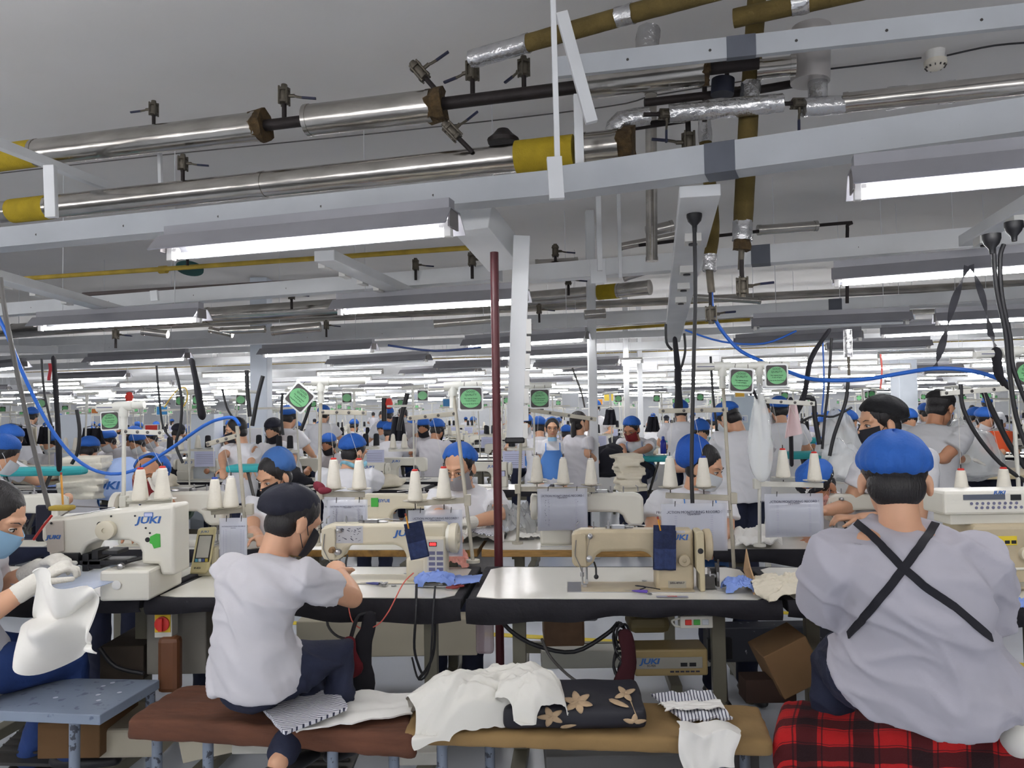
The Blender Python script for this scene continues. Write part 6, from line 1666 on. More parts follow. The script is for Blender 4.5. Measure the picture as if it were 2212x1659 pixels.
for pts, r, lab in [
    ([(1500, 492, 3.4), (1502, 640, 3.4), (1498, 800, 3.4), (1494, 1000, 3.4), (1496, 1090, 3.4)], .009, 'straight black cable hanging from the plugged power rail to the table'),
    ([(1, 600, 3.0), (12, 680, 3.0), (40, 820, 3.05), (78, 990, 3.1), (106, 1098, 3.12)], .009, 'dark grey cable slanting down at the left to the cream machine'),
    ([(2146, 530, 3.1), (2152, 620, 3.1), (2172, 720, 3.1), (2180, 800, 3.1), (2195, 900, 3.1), (2225, 985, 3.1)], .009, 'black cable from the right plug, left of a pair'),
    ([(2168, 528, 3.1), (2160, 560, 3.1), (2164, 640, 3.1), (2182, 730, 3.1), (2190, 800, 3.1), (2230, 900, 3.1)], .009, 'black cable from the right plug, right of a pair'),
    ([(2075, 830, 3.3), (2080, 880, 3.3), (2110, 940, 3.3), (2160, 1000, 3.3), (2215, 1040, 3.3)], .009, 'black cable curving below the right guide bar'),
    ([(2120, 838, 3.4), (2150, 900, 3.4), (2180, 960, 3.4), (2215, 1010, 3.4)], .012, 'thick black cable crossing the right edge'),
    ([(90, 775, 5.6), (96, 850, 5.6), (112, 920, 5.6)], .008, 'thin black cable left of the left bundle'),
    ([(338, 790, 6), (343, 850, 6), (352, 920, 6), (372, 950, 6)], .008, 'thin black cable between the pale pillars'),
    ([(166, 885, 6), (172, 930, 6), (168, 975, 6), (155, 1002, 6)], .014, 'bowed black cable round the first pale pillar'),
    ([(378, 795, 6.2), (392, 860, 6.2), (390, 920, 6.2), (380, 960, 6.2), (395, 1000, 6.2)], .012, 'knotted black cable left of the second pillar'),
    ([(480, 840, 7), (490, 880, 7), (505, 905, 7)], .01, 'black cable hanging near two small green signs'),
    ([(533, 800, 7), (535, 850, 7), (540, 900, 7)], .02, 'thick black cable bundle behind the diamond sign, left one'),
    ([(568, 812, 6.5), (556, 860, 6.5), (545, 920, 6.5)], .018, 'slanting black strap left of the diamond sign'),
    ([(610, 850, 7), (608, 900, 7), (612, 940, 7)], .012, 'black loop cable below the diamond sign'),
    ([(675, 850, 7.5), (665, 890, 7.5), (650, 930, 7.5)], .016, 'black cable right of the diamond sign'),
    ([(830, 860, 8.5), (830, 910, 8.5)], .03, 'short thick black cable bundle left of the glasses woman'),
    ([(880, 850, 8.5), (865, 910, 8.5), (862, 930, 8.5)], .028, 'slanting thick black cable left of the pvc stand'),
    ([(1236, 795, 7.5), (1255, 845, 7.5), (1263, 880, 7.5)], .009, 'thin grey cable ending above the long haired woman'),
    ([(1438, 700, 4.6), (1440, 740, 4.6), (1452, 756, 4.6)], .008, 'black cable loop at the foot of the power rail'),
    ([(1478, 720, 4.8), (1480, 760, 4.8), (1470, 800, 4.8)], .008, 'second black cable by the foot of the power rail'),
    ([(1730, 860, 4.9), (1756, 862, 4.9), (1760, 900, 4.9), (1770, 960, 4.9)], .016, 'thick black cable arching right of the strapped pole'),
    ([(1832, 822, 4.9), (1826, 870, 4.9), (1802, 940, 4.9), (1792, 985, 4.9)], .012, 'black cable falling toward the clear bags, right one'),
    ([(1796, 730, 4.9), (1790, 830, 4.9), (1782, 900, 4.9), (1776, 970, 4.9)], .009, 'black cable falling toward the clear bags, left one'),
    ([(1712, 920, 5), (1760, 898, 5), (1800, 900, 5), (1840, 880, 5)], .007, 'thin black wire drooping across the strapped pole'),
    ([(1535, 770, 5), (1540, 850, 5), (1548, 920, 5)], .008, 'thin cable near the tall worker head'),
    ([(900, 1262, 3.02), (898, 1330, 2.95), (895, 1400, 2.98), (905, 1440, 3.0), (912, 1455, 3.0)], .005, 'black twisted cord over the table edge below the digit machine'),
    ([(940, 1266, 3.0), (935, 1330, 2.95), (928, 1440, 2.95), (905, 1468, 3.0), (890, 1420, 3.0)], .004, 'thin black cord hanging beside the twisted cord'),
    ([(940, 1325, 3.3), (938, 1400, 3.3), (925, 1440, 3.3), (905, 1466, 3.3)], .007, 'black cable under the left table'),
    ([(708, 1310, 3.4), (708, 1350, 3.4), (730, 1375, 3.4), (765, 1382, 3.4)], .006, 'grey cable curving under the left table to the pad'),
    ([(1062, 1310, 3.2), (1100, 1360, 3.2), (1160, 1395, 3.2), (1240, 1408, 3.2), (1310, 1370, 3.2), (1335, 1345, 3.2)], .009, 'thick black cable sweeping under the middle table'),
    ([(1170, 1380, 3.1), (1190, 1420, 3.1), (1240, 1468, 3.0), (1300, 1490, 3.0), (1335, 1480, 3.0)], .006, 'grey cable sagging under the middle table'),
    ([(1562, 1385, 3.3), (1566, 1440, 3.3), (1570, 1520, 3.2)], .007, 'grey power cord dropping from the black outlet plate'),
    ([(215, 1400, 3.2), (250, 1440, 3.2), (310, 1455, 3.2)], .009, 'black cable on the dark boxes at the left')]:
    m_ = CABLEG if 'grey' in lab else CABLE
    cpx('black_cable' if m_ is CABLE else 'grey_cable', pts, r, m_, lab)
cpx('coral_cord', [(893, 1238, 3.05), (870, 1262, 2.98), (840, 1320, 2.95), (815, 1350, 2.98), (782, 1358, 3.0), (760, 1340, 3.0), (752, 1305, 3.0)], .0025, mat('coral_cord2', (224, 110, 96), .5), 'thin coral cord looping from the machine with red digits', 'cord')
# cable bundles wrapped in black cloth
def bundle(pts, rs, label):
    ps = [P(*p) for p in pts]; c = ps[0].copy()
    b = MB(); q = smoothpts([p - c for p in ps], 4); n = len(q)
    rr_ = [rs[0] + (rs[1] - rs[0]) * i / (n - 1) for i in range(n)]
    b.tube(q, [r * (1 + .25 * noise.noise(V((i * .9, r * 50, 0)))) for i, r in enumerate(rr_)], 12, flat=.6, cap='round')
    o = b.build('cable_bundle', BLKC, smooth=70); o.location = c; return tag(o, label, 'cable bundle')
bundle([(116, 775, 5.4), (121, 850, 5.4), (126, 940, 5.4), (128, 1012, 5.4)], (.022, .028), 'long black cable bundle with red rag at the left')
bundle([(415, 782, 6.2), (425, 830, 6.2), (436, 895, 6.2)], (.03, .045), 'thick black cable bundle ending above the second pale pillar')
bundle([(1458, 735, 4.5), (1464, 800, 4.5), (1466, 878, 4.5)], (.022, .04), 'black cloth wrapped bundle under the long power rail')
bundle([(1790, 715, 4.9), (1752, 775, 4.9), (1738, 850, 4.9), (1716, 900, 4.9)], (.02, .03), 'black strapped bundle slanting down from the dark lamp')
bundle([(1708, 865, 4.9), (1708, 900, 4.9), (1710, 1002, 4.9)], (.022, .02), 'upright black pole of bundled cables behind the clear bag')
bundle([(2152, 765, 3.3), (2158, 810, 3.3), (2175, 835, 3.3)], (.028, .02), 'black taped joint hanging under the right pvc pipe')
b = MB(); b.sheet(lambda u, v: (.02 * (u - .5) + .005 * math.sin(v * 5), 0, -.12 * v), 4, 6, .006); o = b.build('red_rag', mat('red_rag', (150, 30, 40), .8)); o.location = P(108, 785, 5.35); tag(o, 'small red rag tied to the left cable bundle', 'rag')
b = MB(); b.sheet(lambda u, v: (.07 * (u - .5) * (.5 + v), .02 * math.sin(u * 6), -.2 * v + .03 * u), 8, 8, .006); o = b.build('pink_rag', mat('pale_pink_cloth', (226, 200, 200), .9), smooth=60); o.location = P(1711, 878, 4.8); tag(o, 'pale pink cloth hanging on the black pole bundle', 'rag')
# webbing straps at right
def strap(pts, w, label):
    ps = [P(*p) for p in pts]; c = ps[0].copy(); q = smoothpts([p - c for p in ps], 8)
    r_ = []
    for i, p in enumerate(q):
        a = i * .35; r_.append((p, V((math.sin(a), -math.cos(a), 0))))
    o = ribbon(r_, w, .002).build('webbing_strap', mat('grey_webbing', (66, 66, 72), .8), smooth=60); o.location = c; return tag(o, label, 'strap')
strap([(2090, 575, 3.8), (2060, 655, 3.8), (2035, 745, 3.8), (2020, 795, 3.8)], .035, 'dark webbing strap, left of two, holding the sagging blue hose')
strap([(2098, 572, 3.8), (2122, 640, 3.8), (2140, 720, 3.8), (2150, 752, 3.6)], .03, 'dark webbing strap, right of two, tied at the pvc pipe')
t = thing('black_plug', 'black plug in the near end of the long power rail', 'plug', P(1500, 478, 3.45)); b = MB(); b.lathe([(.035, .04), (.035, .02), (.03, 0), (.012, -.02), (.01, -.05)], n=14); b.build('plug_body', BLACKM, t)
for px, py, lab in [(2142, 522, 'black plug at the right edge, left of two'), (2190, 495, 'black plug at the right edge, right of two')]:
    t = thing('black_plug', lab, 'plug', P(px, py, 3.1)); b = MB(); b.lathe([(.035, .03), (.035, .01), (.028, -.01), (.012, -.03), (.01, -.05)], n=14); b.build('plug_body', BLACKM, t)
t = thing('foil_drop', 'foil wrapped drop with brass valve right of the black bundle', 'pipe', P(1831, 712, 5.0)); b = MB(); b.cyl((0, 0, 0), (0, 0, -.18), .028, 12)
b.v = [tuple(V(q) + V((nz(q, 45), nz(q, 45, 5), 0)) * .008) for q in b.v]; b.build('foil_wrap', FOIL, t); b = MB(); b.cyl((0, 0, -.18), (0, 0, -.3), .009, 8); b.build('outlet', BRASS, t)
# ------------------------------------------------ benches
def bench(name, label, cat, corners, z, th, m, legs=(), legm=None, soft=.012, seed=0, fold=.004, drop=0):
    """corners: px of front-left, front-right, back-right, back-left of the top"""
    c4 = [PZ(*q, z) for q in corners]; c = sum(c4, V()) / 4; c.z = 0
    t = thing(name, label, cat, c)
    c4 = [q - c for q in c4]
    b = MB()
    lo = [q - V((0, 0, th)) for q in c4]
    if fold:
        # padded, slightly wrinkled top
        def f(u, v):
            p = c4[0].lerp(c4[1], u).lerp(c4[3].lerp(c4[2], u), v); return p
        b.hexa(lo + c4)
        o = remeshed(b, 'seat_pad', m, t, .012, 3, lambda p: fold * (noise.noise(V((p.x * 6 + seed, p.y * 14, p.z * 25))) + .6 * noise.noise(V((p.x * 18 + seed, p.y * 5, 0)))))
    else:
        b.hexa(lo + c4); o = b.build('seat_top', m, t, smooth=0, bevel=soft)
    for u, v in legs:
        p = c4[0].lerp(c4[1], u).lerp(c4[3].lerp(c4[2], u), v)
        b = MB(); b.cyl((p.x, p.y, 0), (p.x, p.y, z - th), .018, 14); b.build('leg', legm, t)
    return t, o
SLATE = mat('slate_chipped_paint', (130, 142, 160), .4, vs=26, rgb2=(96, 106, 128), edge=(.6, .66), bump=.05)
LEGB = mat('chipped_leg_paint', (120, 130, 146), .5, vs=40, rgb2=(60, 64, 74), edge=(.58, .62))
BROWN = mat('brown_velvet', (98, 60, 42), .85, var=.25, vs=5, bump=.5, bs=9, stretch=(1, 5, 5))
TAN = mat('tan_canvas', (146, 118, 76), .85, var=.1, vs=6, bump=.1, bs=60)
t, o = bench('stool', 'slate blue chipped metal stool with white paint spots at the bottom left', 'stool', [(-90, 1532), (216, 1545), (345, 1468), (110, 1464)], .49, .035, SLATE, ((.8, .05), (.95, .93), (.1, .05)), LEGB, .003, fold=0)
b = MB().use(mat('spot_white', (206, 212, 222), .5))
for px, py in ((223, 1482), (243, 1475), (258, 1496), (212, 1501), (213, 1513), (120, 1507)):
    q = PZ(px, py, .4915) - V(t.location); b.lathe([(.009, 0), (.009, .0006)], q, n=10)
b.build('paint_spots', None, t, smooth=0)
bench('bench', 'brown velvet covered bench under the woman in navy cap', 'bench', [(272, 1552), (900, 1588), (880, 1502), (400, 1472)], .49, .075, BROWN, ((.07, .2), (.28, .1), (.72, .1), (.93, .3)), LEGB, seed=2, fold=.009)
bench('bench', 'tan canvas bench in the bottom middle with cushion and cloths', 'bench', [(872, 1578), (1672, 1602), (1640, 1522), (905, 1500)], .5, .05, TAN, ((.1, .2), (.22, .8), (.86, .2), (.95, .8)), LEGB, seed=5, fold=.003)
# plaid covered seat
def ramp_fract(nt, sock, period, stops, phase=0.0):
    a = nt.nodes.new('ShaderNodeMath'); a.operation = 'MULTIPLY_ADD'; a.inputs[1].default_value = 1 / period; a.inputs[2].default_value = phase
    f = nt.nodes.new('ShaderNodeMath'); f.operation = 'FRACT'
    r = nt.nodes.new('ShaderNodeValToRGB'); r.color_ramp.interpolation = 'CONSTANT'
    nt.links.new(sock, a.inputs[0]); nt.links.new(a.outputs[0], f.inputs[0]); nt.links.new(f.outputs[0], r.inputs[0])
    e = r.color_ramp.elements
    while len(e) < len(stops): e.new(.5)
    for k, (p, v) in enumerate(stops): e[k].position = p; e[k].color = (v, v, v, 1)
    return r.outputs[0]
def plaid():
    m = mat('red_plaid_fleece', (176, 30, 32), .95, bump=.4, bs=200)
    nt = m.node_tree; b = nt.nodes['Principled BSDF']
    tc = nt.nodes.new('ShaderNodeTexCoord'); sp = nt.nodes.new('ShaderNodeSeparateXYZ'); nt.links.new(tc.outputs['UV'], sp.inputs[0])
    st = [(0, 1), (.42, .25), (.45, 1), (.5, .15), (.86, 1), (.93, .25), (.96, 1)]
    fx = ramp_fract(nt, sp.outputs[0], .185, st); fy = ramp_fract(nt, sp.outputs[1], .185, st, .35)
    mu = nt.nodes.new('ShaderNodeMath'); mu.operation = 'MULTIPLY'; nt.links.new(fx, mu.inputs[0]); nt.links.new(fy, mu.inputs[1])
    mx = nt.nodes.new('ShaderNodeMix'); mx.data_type = 'RGBA'; mx.inputs[6].default_value = (*_lin((22, 14, 20)), 1); mx.inputs[7].default_value = (*_lin((186, 26, 28)), 1)
    nt.links.new(mu.outputs[0], mx.inputs[0]); nt.links.new(mx.outputs[2], b.inputs['Base Color']); return m
PLAID = plaid()
pc = PZ(1960, 1590, .52); pc.z = 0
t = thing('plaid_seat', 'seat covered in red and black plaid fleece at the bottom right', 'seat', pc)
A0 = PZ(1672, 1575, .52) - pc; A1 = PZ(2420, 1610, .52) - pc; Bk0 = PZ(1690, 1512, .52) - pc; Bk1 = PZ(2400, 1530, .52) - pc
prof = [(1.0, -.3), (1.02, -.05), (.98, -.005), (.8, .01), (.5, .012), (.2, .01), (.02, -.01), (-.04, -.06), (-.05, -.2), (-.05, -.42)]
def pl(u, v):
    s_ = v * (len(prof) - 1); i = min(int(s_), len(prof) - 2); f_ = s_ - i
    d = prof[i][0] * (1 - f_) + prof[i + 1][0] * f_; z = prof[i][1] * (1 - f_) + prof[i + 1][1] * f_
    ue = u
    p = A0.lerp(A1, ue).lerp(Bk0.lerp(Bk1, ue), d)
    e = max(0, .05 - u) / .05
    w_ = .010 * noise.noise(V((u * 9, v * 4, 2))) + .005 * noise.noise(V((u * 30, v * 7, 5)))
    return p + V((-.02 * (1 - e), 0, z + w_ - .05 * e * e)) + V((0, -.02 * math.sin(u * 22) * max(0, v - .7), 0))
b = MB(); b.sheet(pl, 70, 45, .008); o = b.build('plaid_cover', PLAID, t, smooth=70)
uv = o.data.uv_layers.new(name='UVMap'); w_ = 71; N_ = 71 * 46
for p_ in o.data.polygons:
    for li in p_.loop_indices:
        vi = o.data.loops[li].vertex_index % N_; i, j = vi % w_, vi // w_
        uv.data[li].uv = (i / 70 * 1.08, j / 45 * 1.05)
b = MB(); q = [A0, A1, Bk1, Bk0]; b.hexa([V((p.x * .97, p.y, .02)) for p in q] + [V((p.x * .97, p.y, .5)) for p in q]); b.build('seat_box', CARD, t, smooth=0)

# ------------------------------------------------ cloth on the benches
def decal(o, polys, m, name, lift=.0012):
    me = o.data; T = o.matrix_basis.translation.copy(); q_ = o.parent
    while q_ is not None: T += q_.location; q_ = q_.parent
    bv = BVHTree.FromPolygons([v.co[:] for v in me.vertices], [p.vertices[:] for p in me.polygons])
    b = MB()
    for pg in polys:
        cx = sum(p[0] for p in pg) / len(pg); cy = sum(p[1] for p in pg) / len(pg)
        rings = []
        ok = True
        for k in (1, .55, .0):
            rr = []
            for px, py in (pg if k else [(cx, cy)]):
                d = _dir(cx + (px - cx) * k, cy + (py - cy) * k).normalized(); r = bv.ray_cast(CAM - T, d)
                if r[0] is None: ok = False; break
                rr.append(r[0] - d * lift * 1.0 + r[1] * lift)
            if not ok: break
            rings.append(rr)
        if not ok: continue
        n = len(pg); vs = rings[0] + rings[1] + rings[2]
        b.add(vs, [(i, (i + 1) % n, (i + 1) % n + n, i + n) for i in range(n)] + [(i + n, (i + 1) % n + n, 2 * n) for i in range(n)])
    if not b.v: return
    b.use(m); r = b.build(name, m, o.parent if o.parent else o, smooth=60, fix=False)
    if o.parent is None: r.matrix_parent_inverse.identity()
    s = r.modifiers.new('s', 'SOLIDIFY'); s.thickness = .0006
    return r
def petal(cx, cy, a, L, w): 
    out = []
    for t_ in range(10):
        th = 2 * math.pi * t_ / 10; x = L * (.5 + .5 * math.cos(th)); y = w * math.sin(th) * (1 - .3 * math.cos(th))
        out.append((cx + x * math.cos(a) - y * math.sin(a), cy + (x * math.sin(a) + y * math.cos(a)) * .72))
    return out
def heap(name, label, blobs, m, seed=0, voxel=.008, amp=.011, cat='cloth', base=None):
    """blobs: (px, py, D, (rx,ry,rz), rot)"""
    c = P(*blobs[0][:3]) if base is None else base
    b = MB()
    for px, py, D, r, rot in blobs: b.ell(P(px, py, D) - c, r, rot, 24, 14)
    def f(p):
        s1 = p.x * .8 + p.z * .6; s2 = p.z * .8 - p.x * .6; w_ = noise.noise(V((p.x * 4 + seed, p.y * 4, p.z * 4))) * .06
        r = max(0, 1 - abs(noise.noise(V((s1 * 3 + seed, p.y * 5, (s2 + w_) * 15)))) * 3.2)
        r2 = max(0, 1 - abs(noise.noise(V(((s1 + w_) * 8 + seed * 2, p.y * 6, s2 * 6 + 5)))) * 3.4)
        return amp * (noise.noise(V((p.x * 4, p.y * 5 + seed, p.z * 5))) * .9 + r * .8 + r2 * .6 - .4)
    o = remeshed(b, name, m, None, voxel, 5, f); o.location = c
    return tag(o, label, cat)
WG = mat('white_garment', (228, 226, 218), .9, bump=.15, bs=16)
cc_ = PZ(1238, 1548, .5) + V((0, 0, .045))
b = MB(); b.box((0, 0, 0), (.46, .27, .075), (0, 0, -.03))
ccu = remeshed(b, 'floral_cushion', mat('black_sateen', (24, 24, 34), .6, bump=.1, bs=20), None, .01, 22, lambda p: .006 * noise.noise(p * 9)); ccu.location = cc_
tag(ccu, 'black cushion with beige flowers lying on the tan bench', 'cushion')
FL = mat('beige_print', (186, 160, 128), .8, var=.15, vs=30)
pg = []
for cx, cy, L, n_, a0 in ((1248, 1518, 34, 6, .3), (1190, 1548, 30, 5, .6), (1370, 1560, 26, 5, 1.0), (1350, 1500, 26, 4, 2.6), (1100, 1578, 18, 5, .2)):
    for k in range(n_): pg.append(petal(cx, cy, a0 + k * 2 * math.pi / n_, L, L * .26))
pg += [petal(1265, 1575, -.9, 48, 7), petal(1315, 1512, .5, 50, 7), petal(1210, 1570, -.2, 36, 5)]
for a, b_ in (((1235, 1575), (1228, 1535)), ((1262, 1578), (1225, 1540)), ((1130, 1576), (1165, 1550)), ((1375, 1548), (1362, 1515))):
    dx, dy = b_[0] - a[0], b_[1] - a[1]; l_ = math.hypot(dx, dy); nx, ny = -dy / l_ * 1.6, dx / l_ * 1.6
    pg.append([(a[0] + nx, a[1] + ny), (b_[0] + nx, b_[1] + ny), (b_[0] - nx, b_[1] - ny), (a[0] - nx, a[1] - ny)])
dd = decal(ccu, pg, FL, 'flower_print', .0025)
def crumple(name, label, px, py, z, w, d, h, m, seed=0, n=60, th=.003, rz=0, hang=0, rg=1.0):
    c = PZ(px, py, z)
    def f(u, v):
        a = (u - .5) * 2; b_ = (v - .5) * 2
        r = min(1.0, math.hypot(a, b_) / 1.15)
        env = (1 - r ** 2.4) ** .6 if r < 1 else 0
        q = noise.noise(V((a * 1.1 + seed, b_ * 1.1, 0)))
        r1 = 1 - min(1, abs(noise.noise(V((a * 1.6 + q + seed, b_ * 3.2, 2)))) * 3)
        r2 = 1 - min(1, abs(noise.noise(V((a * 3.5 + seed * 2, b_ * 2.2 + q * 2, 5)))) * 3)
        r3 = 1 - min(1, abs(noise.noise(V((a * 6 + q * 3, b_ * 6 + seed, 9)))) * 3)
        zz = h * (env * (.55 + .35 * q + .35 * (1 - rg)) + env ** .5 * rg * (.25 * r1 + .2 * r2 + .08 * r3)) + .002
        k = 1 + .22 * noise.noise(V((a * 1.5 + seed, b_ * 1.5, 11)))
        x = a * w / 2 * k + .12 * w * noise.noise(V((a * 2, b_ * 2 + seed, 3)))
        y = b_ * d / 2 * k + .12 * d * noise.noise(V((a * 2, b_ * 2 + seed, 7)))
        if hang and y < -hang: zz -= (-hang - y) * 1.3; y = -hang - (-hang - y) * .25
        return V((x * math.cos(rz) - y * math.sin(rz), x * math.sin(rz) + y * math.cos(rz), zz))
    b = MB(); b.sheet(f, n, n, -th); o = b.build(name, m, smooth=75); o.location = c
    return tag(o, label, 'cloth')
def stripes(name, ang, period, w=.32):
    m = mat(name, (226, 226, 232), .9, bump=.1, bs=60); nt = m.node_tree; b = nt.nodes['Principled BSDF']
    tc = nt.nodes.new('ShaderNodeTexCoord'); mp = nt.nodes.new('ShaderNodeMapping'); mp.inputs['Rotation'].default_value = (0, 0, ang); nt.links.new(tc.outputs['Object'], mp.inputs[0])
    sp = nt.nodes.new('ShaderNodeSeparateXYZ'); nt.links.new(mp.outputs[0], sp.inputs[0])
    f = ramp_fract(nt, sp.outputs[0], period, [(0, 1), (1 - w, .0)])
    mx = nt.nodes.new('ShaderNodeMix'); mx.data_type = 'RGBA'; mx.inputs[6].default_value = (*_lin((56, 60, 82)), 1); mx.inputs[7].default_value = (*_lin((224, 224, 230)), 1)
    nt.links.new(f, mx.inputs[0]); nt.links.new(mx.outputs[2], b.inputs['Base Color']); return m
def spread_cloth(name, label, corners, z, m, seed=0, th=.006, amp=.006, droop=None, nu=24, nv=16, cat='cloth'):
    c4 = [PZ(*q, z) if len(q) == 2 else PZ(*q) for q in corners]; c = sum(c4, V()) / 4
    c4 = [q - c for q in c4]
    def f(u, v):
        p = c4[0].lerp(c4[1], u).lerp(c4[3].lerp(c4[2], u), v)
        e = .008 * math.sin(u * 17 + seed) * (1 if v in (0, 1) else 0)
        return p + V((e, e, abs(amp * noise.noise(V((u * 4 + seed, v * 3, 0))) * 2.2 + amp * .5 * noise.noise(V((u * 11 + seed, v * 5, 3))))))
    b = MB(); b.sheet(f, nu, nv, -th); o = b.build(name, m, smooth=60); o.location = c
    return tag(o, label, cat)
crumple('white_garments', 'large heap of white garments lying on the tan bench and the cushion', 1045, 1545, .5, .47, .30, .17, WG, 4.3, 90, rz=.25, hang=.13, rg=.33)
crumple('rolled_white_garment', 'rolled end of white garment at the right of the large white heap', 1150, 1530, .56, .2, .22, .12, WG, 9.1, 50, rz=.5, rg=.3)
spread_cloth('white_cloth', 'long white cloth lying on the brown bench beside the heap', [(640, 1584), (885, 1545), (915, 1500), (590, 1500)], .505, CLOTHW, 3, amp=.008)
spread_cloth('striped_cloth', 'folded navy striped fabric on the brown bench', [(612, 1590), (754, 1534), (712, 1480), (562, 1530)], .53, stripes('striped_twill', 1.25, .0125), 7, .012, .004)
spread_cloth('striped_cloth', 'navy striped fabric with white band on the right of the tan bench', [(1475, 1560), (1580, 1556), (1535, 1497), (1405, 1503)], .515, stripes('striped_twill_fine', .15, .011), 9, .008, .006)
spread_cloth('white_cloth', 'white band lying across the right striped fabric', [(1440, 1535), (1565, 1530), (1555, 1515), (1425, 1520)], .535, CLOTHW, 11, .004, .004)
t0 = PZ(1530, 1590, .52)
b = MB()
def nap(u, v):
    x = (u - .5) * (.19 - .07 * abs(v - .4)); 
    y = .07 - v * .16 if v < .5 else -.01 - .008 * math.sin(u * 8)
    z = .012 + .012 * math.sin(u * 9 + 1) * (.4 + v) if v < .5 else .012 + .012 * math.sin(u * 9 + 1) - (v - .5) * (.30 - .18 * abs(u - .35))
    return V((x + .01 * math.sin(v * 6), y + .012 * noise.noise(V((u * 5, v * 4, 7))), z))
b.sheet(nap, 30, 30, .004); o = b.build('white_napkin', CLOTHW, smooth=60); o.location = t0; tag(o, 'crumpled white cloth hanging over the front edge of the tan bench', 'cloth')
heap('white_cloth', 'white cloth bundle at the right edge on the plaid seat', [(2212, 1600, 2.2, (.06, .06, .04), None), (2230, 1570, 2.25, (.06, .05, .04), None)], CLOTHW, 8, .008, .008)
# cloth held at left
t0 = P(125, 1320, 2.55)
b = MB()
def hc(u, v):
    w_ = .075 + .06 * v; x = (u - .5) * 2 * w_ + .012 * math.sin(v * 6) + .015 * v
    y = .05 * math.sin(u * 8.5 + v * 2.6) * (.4 + .8 * v) + .05 * noise.noise(V((u * 3, v * 4, 1)))
    z = .10 - v * .23 + .018 * math.sin(u * 7 + 1 + v) - .03 * u * (1 - v) + .02 * math.sin(v * 9 + u * 5)
    return V((x, y, z)) * 1.14
b.sheet(hc, 44, 30, .005); o = b.build('held_white_cloth', CLOTHW, smooth=70); o.location = t0; tag(o, 'white cloth piece held up by the gloved woman at the left', 'cloth')
# table top cloths
crumple('light_blue_cloth', 'crumpled light blue cloth by the machine with red digits', 942, 1262, .803, .17, .12, .05, CLOTHB, 3.2, 40)
spread_cloth('light_blue_cloth', 'flat light blue cloth end hanging toward the middle table', [(985, 1264), (1035, 1258), (1042, 1243), (980, 1246)], .815, CLOTHB, 5, .003, .004, nu=14, nv=10)
crumple('light_blue_cloth', 'light blue cloth scrap beside the cardboard flap', 1596, 1275, .803, .12, .1, .05, CLOTHB, 6.4, 40)
crumple('light_blue_cloth', 'light blue cloth at the right edge beside the big cream machine', 2186, 1318, .803, .12, .1, .04, CLOTHB, 8.4, 40)
crumple('magenta_cloth', 'magenta cloth scrap at the corner of the large cream machine', 305, 1270, .803, .085, .08, .045, mat('magenta', (186, 40, 116), .8), 2.7, 30)
bpy.data.objects['magenta_cloth'].location.y -= .14
crumple('salmon_cloth', 'salmon pink pouch behind the machine with red digits', 985, 1222, .803, .12, .12, .07, mat('salmon', (222, 156, 142), .8), 5.5, 40)
crumple('cream_fabric', 'cream curled fabric on the table left of the strapped person', 1710, 1280, .803, .3, .28, .06, CLOTHC, 12.3)
crumple('white_fabric', 'white fabric on the second row table right of the maroon pole', 1145, 1160, .8, .28, .25, .05, CLOTHW, 5.8)
crumple('white_fabric', 'white fabric in front of the woman with glasses', 1035, 1165, .8, .3, .26, .07, CLOTHW, 8.8)
spread_cloth('striped_cloth', 'striped fabric under the gloved hands of the woman with glasses', [(1010, 1150), (1068, 1160), (1068, 1120), (1000, 1128)], .87, stripes('striped_small', .9, .014), 4, .005, .01)
spread_cloth('white_fabric', 'white fabric under the right tall stand on the second row', [(1590, 1180), (1690, 1178), (1670, 1140), (1585, 1148)], .82, CLOTHW, 12, .006, .025)
stack(1300, 1178, 4.35, .28, 'brown and rust folded pieces behind the beige machine', mat('rust_cloth', (130, 78, 56), .9, vs=9, rgb2=(48, 38, 40), edge=(.45, .55)), 3, 7, .2, .03, z=.81)
crumple('clear_bag', 'clear plastic bag over a machine left of the three cone stand', 1100, 1160, .8, .3, .25, .2, mat('grey_film', (196, 198, 200), .12, alpha=.4, bump=.6, bs=12), 4.4)
bpy.data.objects['clear_bag'].location.z = .8
crumple('blue_rag', 'blue rag behind the left record sheet of the beige machine', 1215, 1172, .803, .14, .12, .04, CLOTHB, 2.4, 40)
heap('maroon_bow', 'maroon cloth bow tied on the stand behind the navy cap', [(690, 1052, 3.5, (.03, .02, .02), (0, .5, 0)), (703, 1060, 3.48, (.03, .02, .015), None)], mat('maroon_cloth', (110, 24, 44), .8), 3, .004, .006)
